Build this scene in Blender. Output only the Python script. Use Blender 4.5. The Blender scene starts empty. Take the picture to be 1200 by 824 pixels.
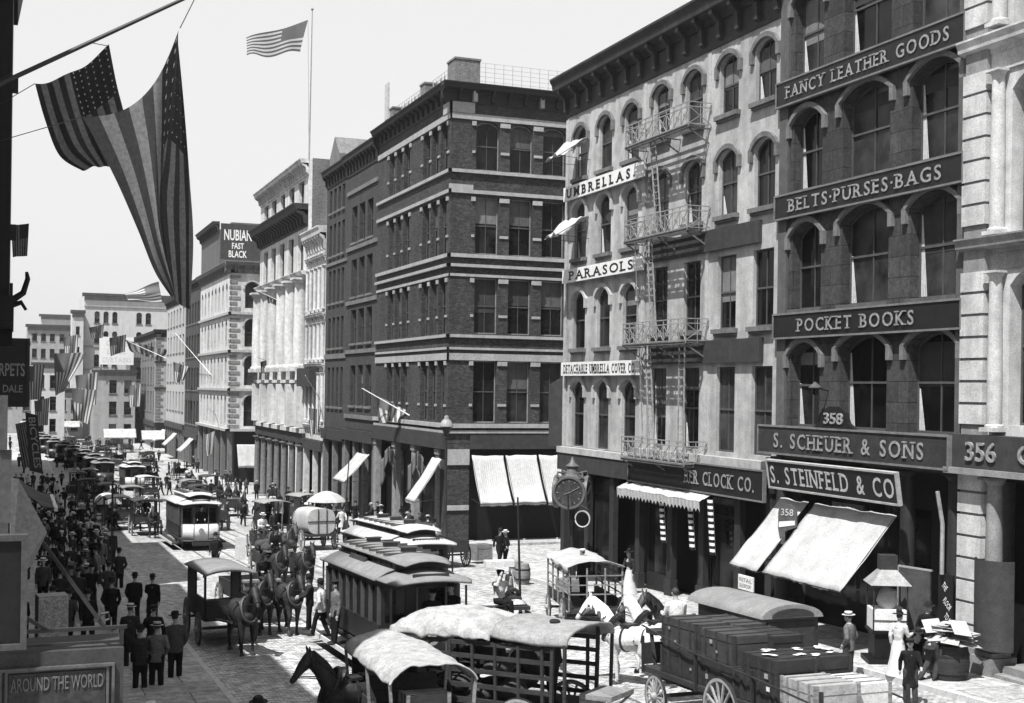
import bpy, bmesh, math, random
from mathutils import Matrix, Vector, noise as mnoise
random.seed(7)
R = math.radians
scn = bpy.context.scene
C = scn.collection

# ---------------------------------------------------------------- camera, sky, sun, exposure
FPX, HC, VPX, CYH, ROLL = 1500.0, 7.7, 15.0, 455.0, R(0.8)      # in pixels of the 1200 x 824 photograph
PSI = math.atan((600.0 - VPX) / FPX)
cam_d = bpy.data.cameras.new('camera'); cam = bpy.data.objects.new('camera', cam_d); C.objects.link(cam)
cam_d.sensor_width = 36.0; cam_d.lens = FPX / 1200 * 36
cam_d.shift_y = (CYH - 412.0) / 1200
cam_d.clip_start = 0.05; cam_d.clip_end = 6000
fwd = Vector((math.sin(PSI), math.cos(PSI), 0)); rgt = Vector((math.cos(PSI), -math.sin(PSI), 0)); upv = Vector((0, 0, 1))
cr, sr = math.cos(ROLL), math.sin(ROLL)
axx = rgt * cr + upv * sr; axy = upv * cr - rgt * sr
cam.matrix_world = Matrix(((axx.x, axy.x, -fwd.x, 0), (axx.y, axy.y, -fwd.y, 0), (axx.z, axy.z, -fwd.z, HC), (0, 0, 0, 1)))
scn.camera = cam

SUN = Vector((-1.0, -0.78, 2.3)).normalized()                    # towards the sun
elev = math.asin(SUN.z); azim = math.atan2(SUN.x, SUN.y)
w = bpy.data.worlds.new('World'); scn.world = w; w.use_nodes = True
nt = w.node_tree; nt.nodes.clear()
sky = nt.nodes.new('ShaderNodeTexSky'); sky.sky_type = 'NISHITA'; sky.sun_disc = False
sky.sun_elevation = elev; sky.sun_rotation = azim; sky.air_density = 1.0; sky.dust_density = 3.0; sky.ozone_density = 1.0
# the plate was blind to red: the sky registers by its blue light alone, as an even pale grey
sep = nt.nodes.new('ShaderNodeSeparateColor'); cmb = nt.nodes.new('ShaderNodeCombineColor')
bg = nt.nodes.new('ShaderNodeBackground'); bg.inputs['Strength'].default_value = 0.14
out = nt.nodes.new('ShaderNodeOutputWorld')
nt.links.new(sky.outputs[0], sep.inputs[0])
pw = nt.nodes.new('ShaderNodeMath'); pw.operation = 'POWER'; pw.inputs[1].default_value = .16; nt.links.new(sep.outputs[2], pw.inputs[0])
gn = nt.nodes.new('ShaderNodeMath'); gn.operation = 'MULTIPLY'; gn.inputs[1].default_value = 2.32; nt.links.new(pw.outputs[0], gn.inputs[0])
for i in range(3): nt.links.new(gn.outputs[0], cmb.inputs[i])
nt.links.new(cmb.outputs[0], bg.inputs[0]); nt.links.new(bg.outputs[0], out.inputs[0])
sd = bpy.data.lights.new('sun', 'SUN'); sd.energy = 4.6; sd.angle = R(0.5); sd.color = (1.0, 0.998, 0.992)
so = bpy.data.objects.new('sun', sd); C.objects.link(so)
so.rotation_euler = SUN.to_track_quat('Z', 'Y').to_euler(); so.location = (0, 0, 60)
vs = scn.view_settings
vs.view_transform = 'Standard'; vs.look = 'None'; vs.exposure = 1.1; vs.gamma = 1.0; vs.use_curve_mapping = False
scn.cycles.max_bounces = 5; scn.cycles.diffuse_bounces = 3; scn.cycles.glossy_bounces = 2; scn.cycles.transparent_max_bounces = 6

# ---------------------------------------------------------------- measuring helpers
def gz(Y):
    """height of the street, which falls gently away from the viewer"""
    if Y < 110: return -.04 * (Y - 30)
    if Y < 170:
        t = Y - 110; return -3.2 - .04 * (t - t * t / 120)
    return -4.4
def ray(px, py):
    a = (px - 600) / FPX; b = -(py - CYH) / FPX
    return fwd + rgt * (a * cr - b * sr) + upv * (a * sr + b * cr)
def at(px, py, dz=0.0):
    """the street point (plus a height) seen at a photograph pixel"""
    d = ray(px, py); lo, hi = 4.0, 900.0
    for _ in range(50):
        m = (lo + hi) / 2
        if HC + m * d.z - gz(m * d.y) - dz > 0: lo = m
        else: hi = m
    return Vector((d.x * lo, d.y * lo, HC + d.z * lo - dz))
def atY(px, py, Y):
    d = ray(px, py); t = Y / d.y; return Vector((d.x * t, Y, HC + d.z * t))
def atX(px, py, X):
    d = ray(px, py); t = X / d.x; return Vector((X, d.y * t, HC + d.z * t))

# ---------------------------------------------------------------- materials (the plate is monochrome: greys)
MATS = {}
def grain(n, L, vec, col, sc=45.0, lo=.72, hi=1.18):
    """fine speckle of pits, dust and weave over a colour"""
    g_ = n.new('ShaderNodeTexNoise'); g_.inputs['Scale'].default_value = sc; g_.inputs['Detail'].default_value = 2; L.new(vec, g_.inputs[0])
    r_ = n.new('ShaderNodeMapRange'); r_.inputs[1].default_value = .3; r_.inputs[2].default_value = .7; r_.inputs[3].default_value = lo; r_.inputs[4].default_value = hi; L.new(g_.outputs[0], r_.inputs[0])
    m_ = n.new('ShaderNodeMix'); m_.data_type = 'RGBA'; m_.blend_type = 'MULTIPLY'; m_.inputs[0].default_value = 1; L.new(col, m_.inputs[6]); L.new(r_.outputs[0], m_.inputs[7]); return m_.outputs[2]
def M(name, v, rough=.75, ns=3.0, amt=.25, bump=0.0, bs=30.0, spec=.25, big=.0, stretch=None, metal=0.0, transl=0.0):
    if name in MATS: return MATS[name]
    m = bpy.data.materials.new(name); m.use_nodes = True; t = m.node_tree; n = t.nodes; L = t.links
    b = n['Principled BSDF']; b.inputs['Roughness'].default_value = rough; b.inputs['Specular IOR Level'].default_value = spec
    b.inputs['Metallic'].default_value = metal
    geo = n.new('ShaderNodeNewGeometry'); mp = n.new('ShaderNodeMapping'); L.new(geo.outputs['Position'], mp.inputs[0])
    if stretch: mp.inputs['Scale'].default_value = stretch
    no = n.new('ShaderNodeTexNoise'); no.inputs['Scale'].default_value = ns; no.inputs['Detail'].default_value = 6
    no.inputs['Roughness'].default_value = .65
    L.new(mp.outputs[0], no.inputs[0])
    rp = n.new('ShaderNodeValToRGB')
    lo, hi = v * (1 - amt), v * (1 + amt)
    rp.color_ramp.elements[0].position = .3; rp.color_ramp.elements[1].position = .7
    rp.color_ramp.elements[0].color = (lo, lo, lo, 1); rp.color_ramp.elements[1].color = (hi, hi, hi, 1)
    L.new(no.outputs[0], rp.inputs[0]); col = rp.outputs[0]
    if big:                                                   # rain streaks and soot, running down
        mp2 = n.new('ShaderNodeMapping'); mp2.inputs['Scale'].default_value = (1, 1, .13); L.new(geo.outputs['Position'], mp2.inputs[0])
        n2 = n.new('ShaderNodeTexNoise'); n2.inputs['Scale'].default_value = 1.3; n2.inputs['Detail'].default_value = 5; L.new(mp2.outputs[0], n2.inputs[0])
        r2 = n.new('ShaderNodeValToRGB'); k = 1 - big
        r2.color_ramp.elements[0].position = .35; r2.color_ramp.elements[1].position = .62
        r2.color_ramp.elements[0].color = (k, k, k, 1); r2.color_ramp.elements[1].color = (1, 1, 1, 1); L.new(n2.outputs[0], r2.inputs[0])
        mx = n.new('ShaderNodeMix'); mx.data_type = 'RGBA'; mx.blend_type = 'MULTIPLY'; mx.inputs[0].default_value = 1
        L.new(col, mx.inputs[6]); L.new(r2.outputs[0], mx.inputs[7]); col = mx.outputs[2]
    if rough > .45: col = grain(n, L, geo.outputs['Position'], col, 26.0, 1-.22, 1.18)
    L.new(col, b.inputs['Base Color'])
    if bump:
        bn = n.new('ShaderNodeTexNoise'); bn.inputs['Scale'].default_value = bs; bn.inputs['Detail'].default_value = 3; L.new(mp.outputs[0], bn.inputs[0])
        bp = n.new('ShaderNodeBump'); bp.inputs['Strength'].default_value = bump; bp.inputs['Distance'].default_value = .03
        L.new(bn.outputs[0], bp.inputs['Height']); L.new(bp.outputs[0], b.inputs['Normal'])
    if transl:
        tr = n.new('ShaderNodeBsdfTranslucent'); L.new(col, tr.inputs[0]); ms = n.new('ShaderNodeMixShader'); ms.inputs[0].default_value = transl
        L.new(b.outputs[0], ms.inputs[1]); L.new(tr.outputs[0], ms.inputs[2]); L.new(ms.outputs[0], n['Material Output'].inputs[0])
    MATS[name] = m; return m
def MB_brick(name, v, vj, bw, bh, jt, amt=.2, rough=.8, bump=.35, ground=False, big=.2, off=.5, rot=0.0):
    """coursed brick, ashlar or paving in world space"""
    if name in MATS: return MATS[name]
    m = bpy.data.materials.new(name); m.use_nodes = True; t = m.node_tree; n = t.nodes; L = t.links
    b = n['Principled BSDF']; b.inputs['Roughness'].default_value = rough; b.inputs['Specular IOR Level'].default_value = .2
    geo = n.new('ShaderNodeNewGeometry'); s = n.new('ShaderNodeSeparateXYZ'); L.new(geo.outputs['Position'], s.inputs[0])
    cx = n.new('ShaderNodeCombineXYZ')
    if ground:
        L.new(s.outputs[0], cx.inputs[0]); L.new(s.outputs[1], cx.inputs[1])
    else:
        ad = n.new('ShaderNodeMath'); L.new(s.outputs[0], ad.inputs[0]); L.new(s.outputs[1], ad.inputs[1])
        L.new(ad.outputs[0], cx.inputs[0]); L.new(s.outputs[2], cx.inputs[1])
    mp = n.new('ShaderNodeMapping'); mp.inputs['Rotation'].default_value = (0, 0, rot); L.new(cx.outputs[0], mp.inputs[0])
    # uneven courses: nudge the lattice a little
    wn = n.new('ShaderNodeTexNoise'); wn.inputs['Scale'].default_value = 1.7; L.new(mp.outputs[0], wn.inputs[0])
    va = n.new('ShaderNodeVectorMath'); va.operation = 'MULTIPLY_ADD'; va.inputs[1].default_value = (jt * 3, jt * 1.5 if ground else jt * .6, 0)
    L.new(wn.outputs['Color'], va.inputs[0]); L.new(mp.outputs[0], va.inputs[2])
    br = n.new('ShaderNodeTexBrick'); L.new(va.outputs[0], br.inputs[0]); br.offset = off
    br.inputs['Scale'].default_value = 1; br.inputs['Brick Width'].default_value = bw; br.inputs['Row Height'].default_value = bh
    br.inputs['Mortar Size'].default_value = jt; br.inputs['Mortar Smooth'].default_value = .3; br.inputs['Bias'].default_value = 0
    lo, hi = v * (1 - amt), v * (1 + amt)
    br.inputs['Color1'].default_value = (lo, lo, lo, 1); br.inputs['Color2'].default_value = (hi, hi, hi, 1); br.inputs['Mortar'].default_value = (vj, vj, vj, 1)
    n2 = n.new('ShaderNodeTexNoise'); n2.inputs['Scale'].default_value = .55 if ground else .8; n2.inputs['Detail'].default_value = 8; n2.inputs['Roughness'].default_value = .7
    mp2 = n.new('ShaderNodeMapping'); mp2.inputs['Scale'].default_value = (1.6, .14, 1) if ground else (1, 1, .3); L.new(geo.outputs['Position'], mp2.inputs[0]); L.new(mp2.outputs[0], n2.inputs[0])
    r2 = n.new('ShaderNodeValToRGB'); k = 1 - big
    r2.color_ramp.elements[0].position = .33; r2.color_ramp.elements[1].position = .62
    r2.color_ramp.elements[0].color = (k, k, k, 1); r2.color_ramp.elements[1].color = (1, 1, 1, 1); L.new(n2.outputs[0], r2.inputs[0])
    mx = n.new('ShaderNodeMix'); mx.data_type = 'RGBA'; mx.blend_type = 'MULTIPLY'; mx.inputs[0].default_value = 1
    L.new(br.outputs[0], mx.inputs[6]); L.new(r2.outputs[0], mx.inputs[7]); L.new(grain(n, L, geo.outputs['Position'], grain(n, L, geo.outputs['Position'], mx.outputs[2], 5.0 if ground else 7.0, .62 if ground else .78, 1.22), 17.0, .75, 1.2), b.inputs['Base Color'])
    if ground:                                                 # droppings, straw and damp patches trodden into the setts
        d1 = n.new('ShaderNodeTexNoise'); d1.inputs['Scale'].default_value = 1.25; d1.inputs['Detail'].default_value = 9; d1.inputs['Roughness'].default_value = .75; L.new(geo.outputs['Position'], d1.inputs[0])
        d2 = n.new('ShaderNodeMapRange'); d2.inputs[1].default_value = .56; d2.inputs[2].default_value = .66; d2.inputs[3].default_value = 1; d2.inputs[4].default_value = .5; L.new(d1.outputs[0], d2.inputs[0])
        d3 = n.new('ShaderNodeMix'); d3.data_type = 'RGBA'; d3.blend_type = 'MULTIPLY'; d3.inputs[0].default_value = 1; src = b.inputs['Base Color'].links[0].from_socket; L.new(src, d3.inputs[6]); L.new(d2.outputs[0], d3.inputs[7]); L.new(d3.outputs[2], b.inputs['Base Color'])
    n3 = n.new('ShaderNodeTexNoise'); n3.inputs['Scale'].default_value = 25; L.new(geo.outputs['Position'], n3.inputs[0])
    ma = n.new('ShaderNodeMath'); ma.operation = 'MULTIPLY_ADD'; ma.inputs[1].default_value = .5; L.new(n3.outputs[0], ma.inputs[0])
    iv = n.new('ShaderNodeMath'); iv.operation = 'SUBTRACT'; iv.inputs[0].default_value = 1; L.new(br.outputs[1], iv.inputs[1]); L.new(iv.outputs[0], ma.inputs[2])
    bp = n.new('ShaderNodeBump'); bp.inputs['Strength'].default_value = bump; bp.inputs['Distance'].default_value = .03
    L.new(ma.outputs[0], bp.inputs['Height']); L.new(bp.outputs[0], b.inputs['Normal'])
    MATS[name] = m; return m
def M_glass(name, v, rough):
    if name in MATS: return MATS[name]
    m = M(name, v, rough, ns=.9, amt=.9, spec=.22, bump=.12, bs=1.5); return m  # mottled base colour stands in for uneven reflections

m_iron = M('black iron', .02, .5, amt=.3)
m_dark = M('dark painted wood', .014, .6, ns=6, amt=.4, spec=.2)
m_black = M('black paint', .007, .55, ns=5, amt=.4, spec=.2)
m_glass = M_glass('window glass', .006, .12)
m_glass_sh = M_glass('shop glass', .008, .1)
m_sash_d = M('dark sash paint', .06, .6)
m_sash_l = M('pale sash paint', .2, .6)
m_blind = M('roller blind', .07, .9, ns=2, amt=.3)
m_curt = M('white curtain', .36, .9, ns=4, amt=.1)
m_white = M('white paint', .55, .6, ns=4, amt=.1)
m_cloth_w = M('white canvas', .41, .95, ns=2.2, amt=.14, bump=.6, bs=5, transl=.2, big=.16)
m_cloth_g = M('weathered canvas', .2, .95, ns=5, amt=.25, bump=.5, bs=6)
m_gilt = M('gilt lettering', .2, .4, ns=9, amt=.5, spec=.4)

# ---------------------------------------------------------------- mesh builder
class MB:
    def __init__(s, xf=None): s.v = []; s.f = []; s.mi = []; s.xf = xf or Matrix.Identity(4); s.cur = 0
    def add(s, vs, fs, mi=None):
        k = len(s.v); x = s.xf
        s.v += [tuple(x @ Vector(p)) for p in vs]; s.f += [tuple(i + k for i in f) for f in fs]
        s.mi += [s.cur if mi is None else mi] * len(fs); return s
    def box(s, x0, x1, y0, y1, z0, z1, mi=None):
        return s.add([(x0,y0,z0),(x1,y0,z0),(x1,y1,z0),(x0,y1,z0),(x0,y0,z1),(x1,y0,z1),(x1,y1,z1),(x0,y1,z1)],
                     [(0,3,2,1),(4,5,6,7),(0,1,5,4),(1,2,6,5),(2,3,7,6),(3,0,4,7)], mi)
    def quad(s, *p, mi=None): return s.add(p, [tuple(range(len(p)))], mi)
    def bar(s, p, q, wd, ht=None, mi=None):
        p, q = Vector(p), Vector(q); d = q - p
        if d.length < 1e-6: return s
        d.normalize(); a = Vector((0,0,1)) if abs(d.z) < .95 else Vector((1,0,0))
        u = d.cross(a).normalized() * wd / 2; v = d.cross(u).normalized() * (ht or wd) / 2
        vs = [p-u-v, p+u-v, p+u+v, p-u+v, q-u-v, q+u-v, q+u+v, q-u+v]
        return s.add(vs, [(0,3,2,1),(4,5,6,7),(0,1,5,4),(1,2,6,5),(2,3,7,6),(3,0,4,7)], mi)
    def tube(s, pts, r, n=8, cap=True, mi=None, flat=1.0):
        pts = [Vector(p) for p in pts]; rs = r if isinstance(r, (list, tuple)) else [r] * len(pts)
        vs = []; prev = None
        for i, p in enumerate(pts):
            d = (pts[min(i+1, len(pts)-1)] - pts[max(i-1, 0)]).normalized()
            if prev is None:
                a = Vector((0,0,1)) if abs(d.z) < .9 else Vector((1,0,0)); u = d.cross(a).normalized()
            else: u = (prev - d * prev.dot(d)).normalized()
            prev = u; v = d.cross(u)
            for k in range(n):
                t = 2 * math.pi * k / n; vs.append(p + (u * math.cos(t) + v * math.sin(t) * flat) * rs[i])
        fs = []
        for i in range(len(pts) - 1):
            for k in range(n):
                k2 = (k + 1) % n; fs.append((i*n+k, i*n+k2, (i+1)*n+k2, (i+1)*n+k))
        if cap: fs += [tuple(range(n-1, -1, -1)), tuple(range((len(pts)-1)*n, len(pts)*n))]
        return s.add(vs, fs, mi)
    def blob(s, pts, r, n=10, mi=None):
        """tube with rounded ends"""
        pts = [Vector(p) for p in pts]; rs = list(r) if isinstance(r, (list, tuple)) else [r] * len(pts)
        a = (pts[0] - pts[1]).normalized(); b = (pts[-1] - pts[-2]).normalized()
        P = [pts[0] + a * rs[0] * .95, pts[0] + a * rs[0] * .7] + pts + [pts[-1] + b * rs[-1] * .7, pts[-1] + b * rs[-1] * .95]
        Q = [rs[0] * .3, rs[0] * .72] + rs + [rs[-1] * .72, rs[-1] * .3]
        return s.tube(P, Q, n, True, mi)
    def ball(s, c, rx, ry=None, rz=None, n=12, m=8, mi=None):
        ry = ry or rx; rz = rz or rx; c = Vector(c); vs = []; fs = []
        for i in range(m + 1):
            t = math.pi * i / m
            for k in range(n):
                p = 2 * math.pi * k / n; vs.append(c + Vector((rx*math.sin(t)*math.cos(p), ry*math.sin(t)*math.sin(p), rz*math.cos(t))))
        for i in range(m):
            for k in range(n): fs.append((i*n+k, (i+1)*n+k, (i+1)*n+(k+1) % n, i*n+(k+1) % n))
        return s.add(vs, fs, mi)
    def loft(s, rings, n=14, mi=None):
        """rings: (centre, rx, ry) in horizontal planes"""
        vs = []; fs = []
        for c, rx, ry in rings:
            for k in range(n):
                t = 2 * math.pi * k / n; vs.append((c[0] + rx*math.cos(t), c[1] + ry*math.sin(t), c[2]))
        for i in range(len(rings) - 1):
            for k in range(n): fs.append((i*n+k, i*n+(k+1) % n, (i+1)*n+(k+1) % n, (i+1)*n+k))
        fs += [tuple(range(n-1, -1, -1)), tuple(range((len(rings)-1)*n, len(rings)*n))]
        return s.add(vs, fs, mi)
    def lathe(s, prof, n=16, c=(0,0,0), mi=None, axis='z'):
        vs = []; fs = []; c = Vector(c)
        for r, z in prof:
            for k in range(n):
                t = 2 * math.pi * k / n; a, b = r*math.cos(t), r*math.sin(t)
                vs.append(c + (Vector((a,b,z)) if axis == 'z' else Vector((z,a,b)) if axis == 'x' else Vector((a,z,b))))
        for i in range(len(prof) - 1):
            for k in range(n): fs.append((i*n+k, i*n+(k+1) % n, (i+1)*n+(k+1) % n, (i+1)*n+k))
        if prof[0] == prof[-1]: return s.add(vs, fs, mi)
        if prof[0][0] > 1e-4: fs.append(tuple(range(n-1, -1, -1)))
        if prof[-1][0] > 1e-4: fs.append(tuple(range((len(prof)-1)*n, len(prof)*n)))
        return s.add(vs, fs, mi)
    def prism(s, pts, y0, y1, mi=None):
        """outline in x,z pulled from y0 to y1"""
        n = len(pts); vs = [(x, y0, z) for x, z in pts] + [(x, y1, z) for x, z in pts]
        fs = [tuple(range(n)), tuple(range(2*n-1, n-1, -1))] + [(i, i+n, (i+1) % n + n, (i+1) % n) for i in range(n)]
        return s.add(vs, fs, mi)
    def extrude_x(s, prof, x0, x1, mi=None):
        """closed outline in y,z pulled from x0 to x1"""
        n = len(prof); vs = [(x0, y, z) for y, z in prof] + [(x1, y, z) for y, z in prof]
        fs = [tuple(range(n)), tuple(range(2*n-1, n-1, -1))] + [(i, i+n, (i+1) % n + n, (i+1) % n) for i in range(n)]
        return s.add(vs, fs, mi)
    def grid(s, fn, nu, nv, mi=None, closed=False):
        vs = [fn(i / nu, j / nv) for j in range(nv + 1) for i in range(nu + 1)]; fs = []; k0 = len(s.v); x = s.xf
        s.v += [tuple(x @ Vector(p)) for p in vs]
        for j in range(nv):
            for i in range(nu):
                a = k0 + j*(nu+1) + i; s.f.append((a, a+1, a+nu+2, a+nu+1))
                s.mi.append(mi((i+.5)/nu, (j+.5)/nv) if callable(mi) else (mi or 0))
        return s
    def mesh(s, name, smooth=False):
        me = bpy.data.meshes.new(name); me.from_pydata(s.v, [], s.f); me.validate()
        if len(me.polygons) == len(s.mi): me.polygons.foreach_set('material_index', s.mi)
        if smooth:
            me.polygons.foreach_set('use_smooth', [True] * len(me.polygons))
            me.set_sharp_from_angle(angle=R(40))
        me.update(); return me
    def pieces(s):
        """groups of faces that touch or overlap, as builders of their own"""
        par = list(range(len(s.v)))
        def fd(a):
            while par[a] != a: par[a] = par[par[a]]; a = par[a]
            return a
        for f in s.f:
            for i in f[1:]: par[fd(i)] = fd(f[0])
        comp = {}
        for k, f in enumerate(s.f): comp.setdefault(fd(f[0]), []).append(k)
        bb = []
        for r, fs in comp.items():
            ps = [s.v[i] for k in fs for i in s.f[k]]; bb.append([[min(p[a] for p in ps)-.008 for a in range(3)], [max(p[a] for p in ps)+.008 for a in range(3)], list(fs)])
        ch = True
        while ch:
            ch = False; out_ = []
            for c in bb:
                for d in out_:
                    if all(c[0][a] <= d[1][a] and d[0][a] <= c[1][a] for a in range(3)):
                        d[0] = [min(x, y) for x, y in zip(c[0], d[0])]; d[1] = [max(x, y) for x, y in zip(c[1], d[1])]; d[2] += c[2]; ch = True; break
                else: out_.append(c)
            bb = out_
        res = []
        for lo, hi, fs in bb:
            q = MB(); mp = {}
            for k in fs:
                f = []
                for i in s.f[k]:
                    if i not in mp: mp[i] = len(q.v); q.v.append(s.v[i])
                    f.append(mp[i])
                q.f.append(tuple(f)); q.mi.append(s.mi[k])
            res.append(q)
        return res
    def build(s, name, mats, parent=None, smooth=False, label=None):
        me = s.mesh(name, smooth)
        for m in (mats if isinstance(mats, (list, tuple)) else [mats]): me.materials.append(m)
        return link(name, me, parent, label)
def multi(mb, name, mats, parent, **k):
    for q in mb.pieces(): q.build(name, mats, parent, **k)
def link(name, me, parent=None, label=None, loc=None, rz=0.0):
    o = bpy.data.objects.new(name, me); C.objects.link(o)
    if parent: o.parent = parent
    if loc is not None: o.location = loc
    if rz: o.rotation_euler = (0, 0, rz)
    if label: o['label'] = label
    return o
def tag(o, label, cat, group=None):
    o['label'] = label; o['category'] = cat
    if group: o['group'] = group
    return o
def thing(name, label, cat, loc=(0,0,0), rz=0.0, group=None, slope=False):
    o = bpy.data.objects.new(name, None); C.objects.link(o); o.location = loc; o.empty_display_size = .2
    if slope: o.rotation_euler = (Matrix.Rotation(-math.atan(.04), 4, 'X') @ Matrix.Rotation(rz, 4, 'Z')).to_euler()
    else: o.rotation_euler = (0, 0, rz)
    return tag(o, label, cat, group)
def struct(name, mb, mat, smooth=False):
    o = mb.build(name, mat, None, smooth); o['kind'] = 'structure'; return o
def dup(root, loc, rz=None, label=None, group=None, euler=None):
    def cp(o, par):
        c = o.copy(); C.objects.link(c)
        if par: c.parent = par
        for ch in list(kids.get(o.name, [])): cp(ch, c)
        return c
    kids = {}
    for o in list(root.children_recursive): kids.setdefault(o.parent.name, []).append(o)
    r = cp(root, None); r.location = loc
    if rz is not None: r.rotation_euler = (0, 0, rz)
    if euler is not None: r.rotation_euler = euler
    if label: r['label'] = label
    if group: r['group'] = group
    return r
_txt = {}
def text_mesh(body, h, wd=None, ext=.02, off=0.0, shear=0.0, x=0, y=0, z=0, center=False):
    """letters in the x,z plane, facing -y, standing proud by ext"""
    cu = bpy.data.curves.new('letters', 'FONT'); cu.body = body; cu.size = 1.0; cu.extrude = ext / h * .7 / 2; cu.offset = off; cu.shear = shear
    cu.resolution_u = 3
    o = bpy.data.objects.new('letters', cu); C.objects.link(o)
    dg = bpy.context.evaluated_depsgraph_get(); dg.update()
    me = bpy.data.meshes.new_from_object(o.evaluated_get(dg)); bpy.data.objects.remove(o)
    xs = [v.co.x for v in me.vertices]; ys = [v.co.y for v in me.vertices]
    x0, x1 = min(xs), max(xs); y0, y1 = min(ys), max(ys); sy = h / .7; sx = (wd / (x1 - x0)) if wd else sy
    dx = -(x1 - x0) * sx / 2 if center else 0
    for v in me.vertices:
        c = v.co.copy(); v.co = (x + dx + (c.x - x0) * sx, y - c.z * sy, z + c.y * sy)
    me.update(); return me
SERIF = dict(H='LTLBRTRB', I='CTCB', E='LTLB', F='LTLB', L='LTLB', T='CB', P='LTLB', R='LTLBRB', B='LTLB', D='LTLB', K='LTLBRTRB', N='LTLBRT', M='LTLBRTRB', U='LTRT', A='LBRB', Y='LTRTCB', X='LTLBRTRB', V='LTRT', W='LTRT')
def serif_mesh(body, h, wd, ext=.02, x=0, y=0, z=0, center=False, off=.02, cond=.86, gap=.16, small=False):
    """wide-set slab letters like a sign painter's, each drawn on its own and given its serifs"""
    m = MB(); cx = 0.0; first = True
    for ch in body:
        if ch == ' ': cx += .42; continue
        lh = .7 * (.8 if small and ch in small else 1)
        me = text_mesh(ch, lh, None, ext=.001, off=off)
        xs = [v.co.x for v in me.vertices]; zs = [v.co.z for v in me.vertices]; w_ = (max(xs)-min(xs))*cond; x0 = min(xs)
        k = len(m.v); m.v += [(cx + (v.co.x-x0)*cond, v.co.y*h*8, v.co.z) for v in me.vertices]; m.f += [tuple(i+k for i in p.vertices) for p in me.polygons]; m.mi += [0]*len(me.polygons)
        bpy.data.meshes.remove(me); sp = SERIF.get(ch, '')
        for i in range(0, len(sp), 2):
            px_ = cx + {'L': .05, 'R': w_-.05, 'C': w_/2}[sp[i]]; a = .115; zz = (0, .06) if sp[i+1] == 'B' else (lh-.06, lh)
            m.box(px_-a, px_+a, -.012, .012, zz[0], zz[1])
        cx += w_ + gap
    W_ = cx - gap; sx = wd / W_; sz = h / .7; ys = [v[1] for v in m.v]; yk = ext / max(1e-6, max(ys)-min(ys)) ; dx = -wd/2 if center else 0
    m.v = [(x + dx + a*sx, y + max(-ext/2, min(ext/2, b_*yk)), z + c*sz) for a, b_, c in m.v]
    return m.mesh('lettering')
def letters(body, mat, parent, h, wd=None, **k):
    me = text_mesh(body, h, wd, **k); me.materials.append(mat); return link('lettering', me, parent)

# ---------------------------------------------------------------- the street
m_cob = MB_brick('cobbles', .46, .2, .24, .115, .012, amt=.4, rough=.8, bump=.9, ground=True, big=.36)
m_flag = MB_brick('flagstones', .36, .13, 2.1, 1.35, .02, amt=.14, rough=.85, bump=.15, ground=True, big=.22)
m_kerb = M('kerb stone', .38, .8, ns=4, amt=.2, bump=.3)
m_earth = M('packed earth', .25, .95, ns=1, amt=.3)
m_rail = M('worn rail steel', .12, .4, ns=2, amt=.3, metal=.3, spec=.5)
def strip(mb, x0, x1, Y0, Y1, dz, side=0.0, nx=1):
    n = max(2, int((Y1 - Y0) / 6)); ys = [Y0 + (Y1 - Y0) * i / n for i in range(n + 1)]
    k = len(mb.v); vs = []
    for y in ys:
        vs += [(x0, y, gz(y) + dz), (x1, y, gz(y) + dz), (x0, y, gz(y) + dz - side), (x1, y, gz(y) + dz - side)]
    fs = []
    for i in range(n):
        a = 4*i; b = a + 4; fs.append((a, a+1, b+1, b))
        if side: fs += [(a, b, b+2, a+2), (a+1, a+3, b+3, b+1)]
    if side: fs += [(0, 2, 3, 1), (4*n, 4*n+1, 4*n+3, 4*n+2)]
    return mb.add(vs, fs)
g = MB(); strip(g, -400, 700, -60, 240, -.2); strip(g, -700, 900, 240, 3000, -.2); struct('ground', g, m_earth)
g = MB(); strip(g, 5.1, 21.7, 2, 420, 0); strip(g, 21.7, 90, 59, 70.5, 0); strip(g, 21.7, 90, 142, 154.5, 0); strip(g, -30, 5.1, 232, 420, 0); struct('road', g, m_cob)
g = MB(); strip(g, -1.2, 4.95, 2, 232, .15, .3); struct('pavement_left', g, m_flag)
g = MB()
for a, b, c, d in ((21.85, 26, 2, 59), (26.002, 90, 56, 59), (21.85, 26, 70.5, 142), (26.002, 90, 70.5, 73.5), (26.002, 90, 139, 142), (21.85, 26, 154.5, 420), (26.002, 90, 154.5, 157)):
    strip(g, a, b, c, d, .15, .3)
struct('pavement_right', g, m_flag)
g = MB()
strip(g, 4.952, 5.1, 2, 232, .155, .3); strip(g, 21.7, 21.848, 2, 59, .155, .3); strip(g, 21.7, 21.848, 70.5, 142, .155, .3); strip(g, 21.7, 21.848, 154.5, 420, .155, .3)
struct('kerb', g, m_kerb)
g = MB()
for c in (10.35, 13.6):
    for dx in (-.72, .72): strip(g, c+dx-.05, c+dx+.05, 4, 400, .005)
    strip(g, c-.09, c-.03, 4, 400, .005); strip(g, c+.03, c+.09, 4, 400, .005)
struct('tram_rails', g, m_rail)

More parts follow.
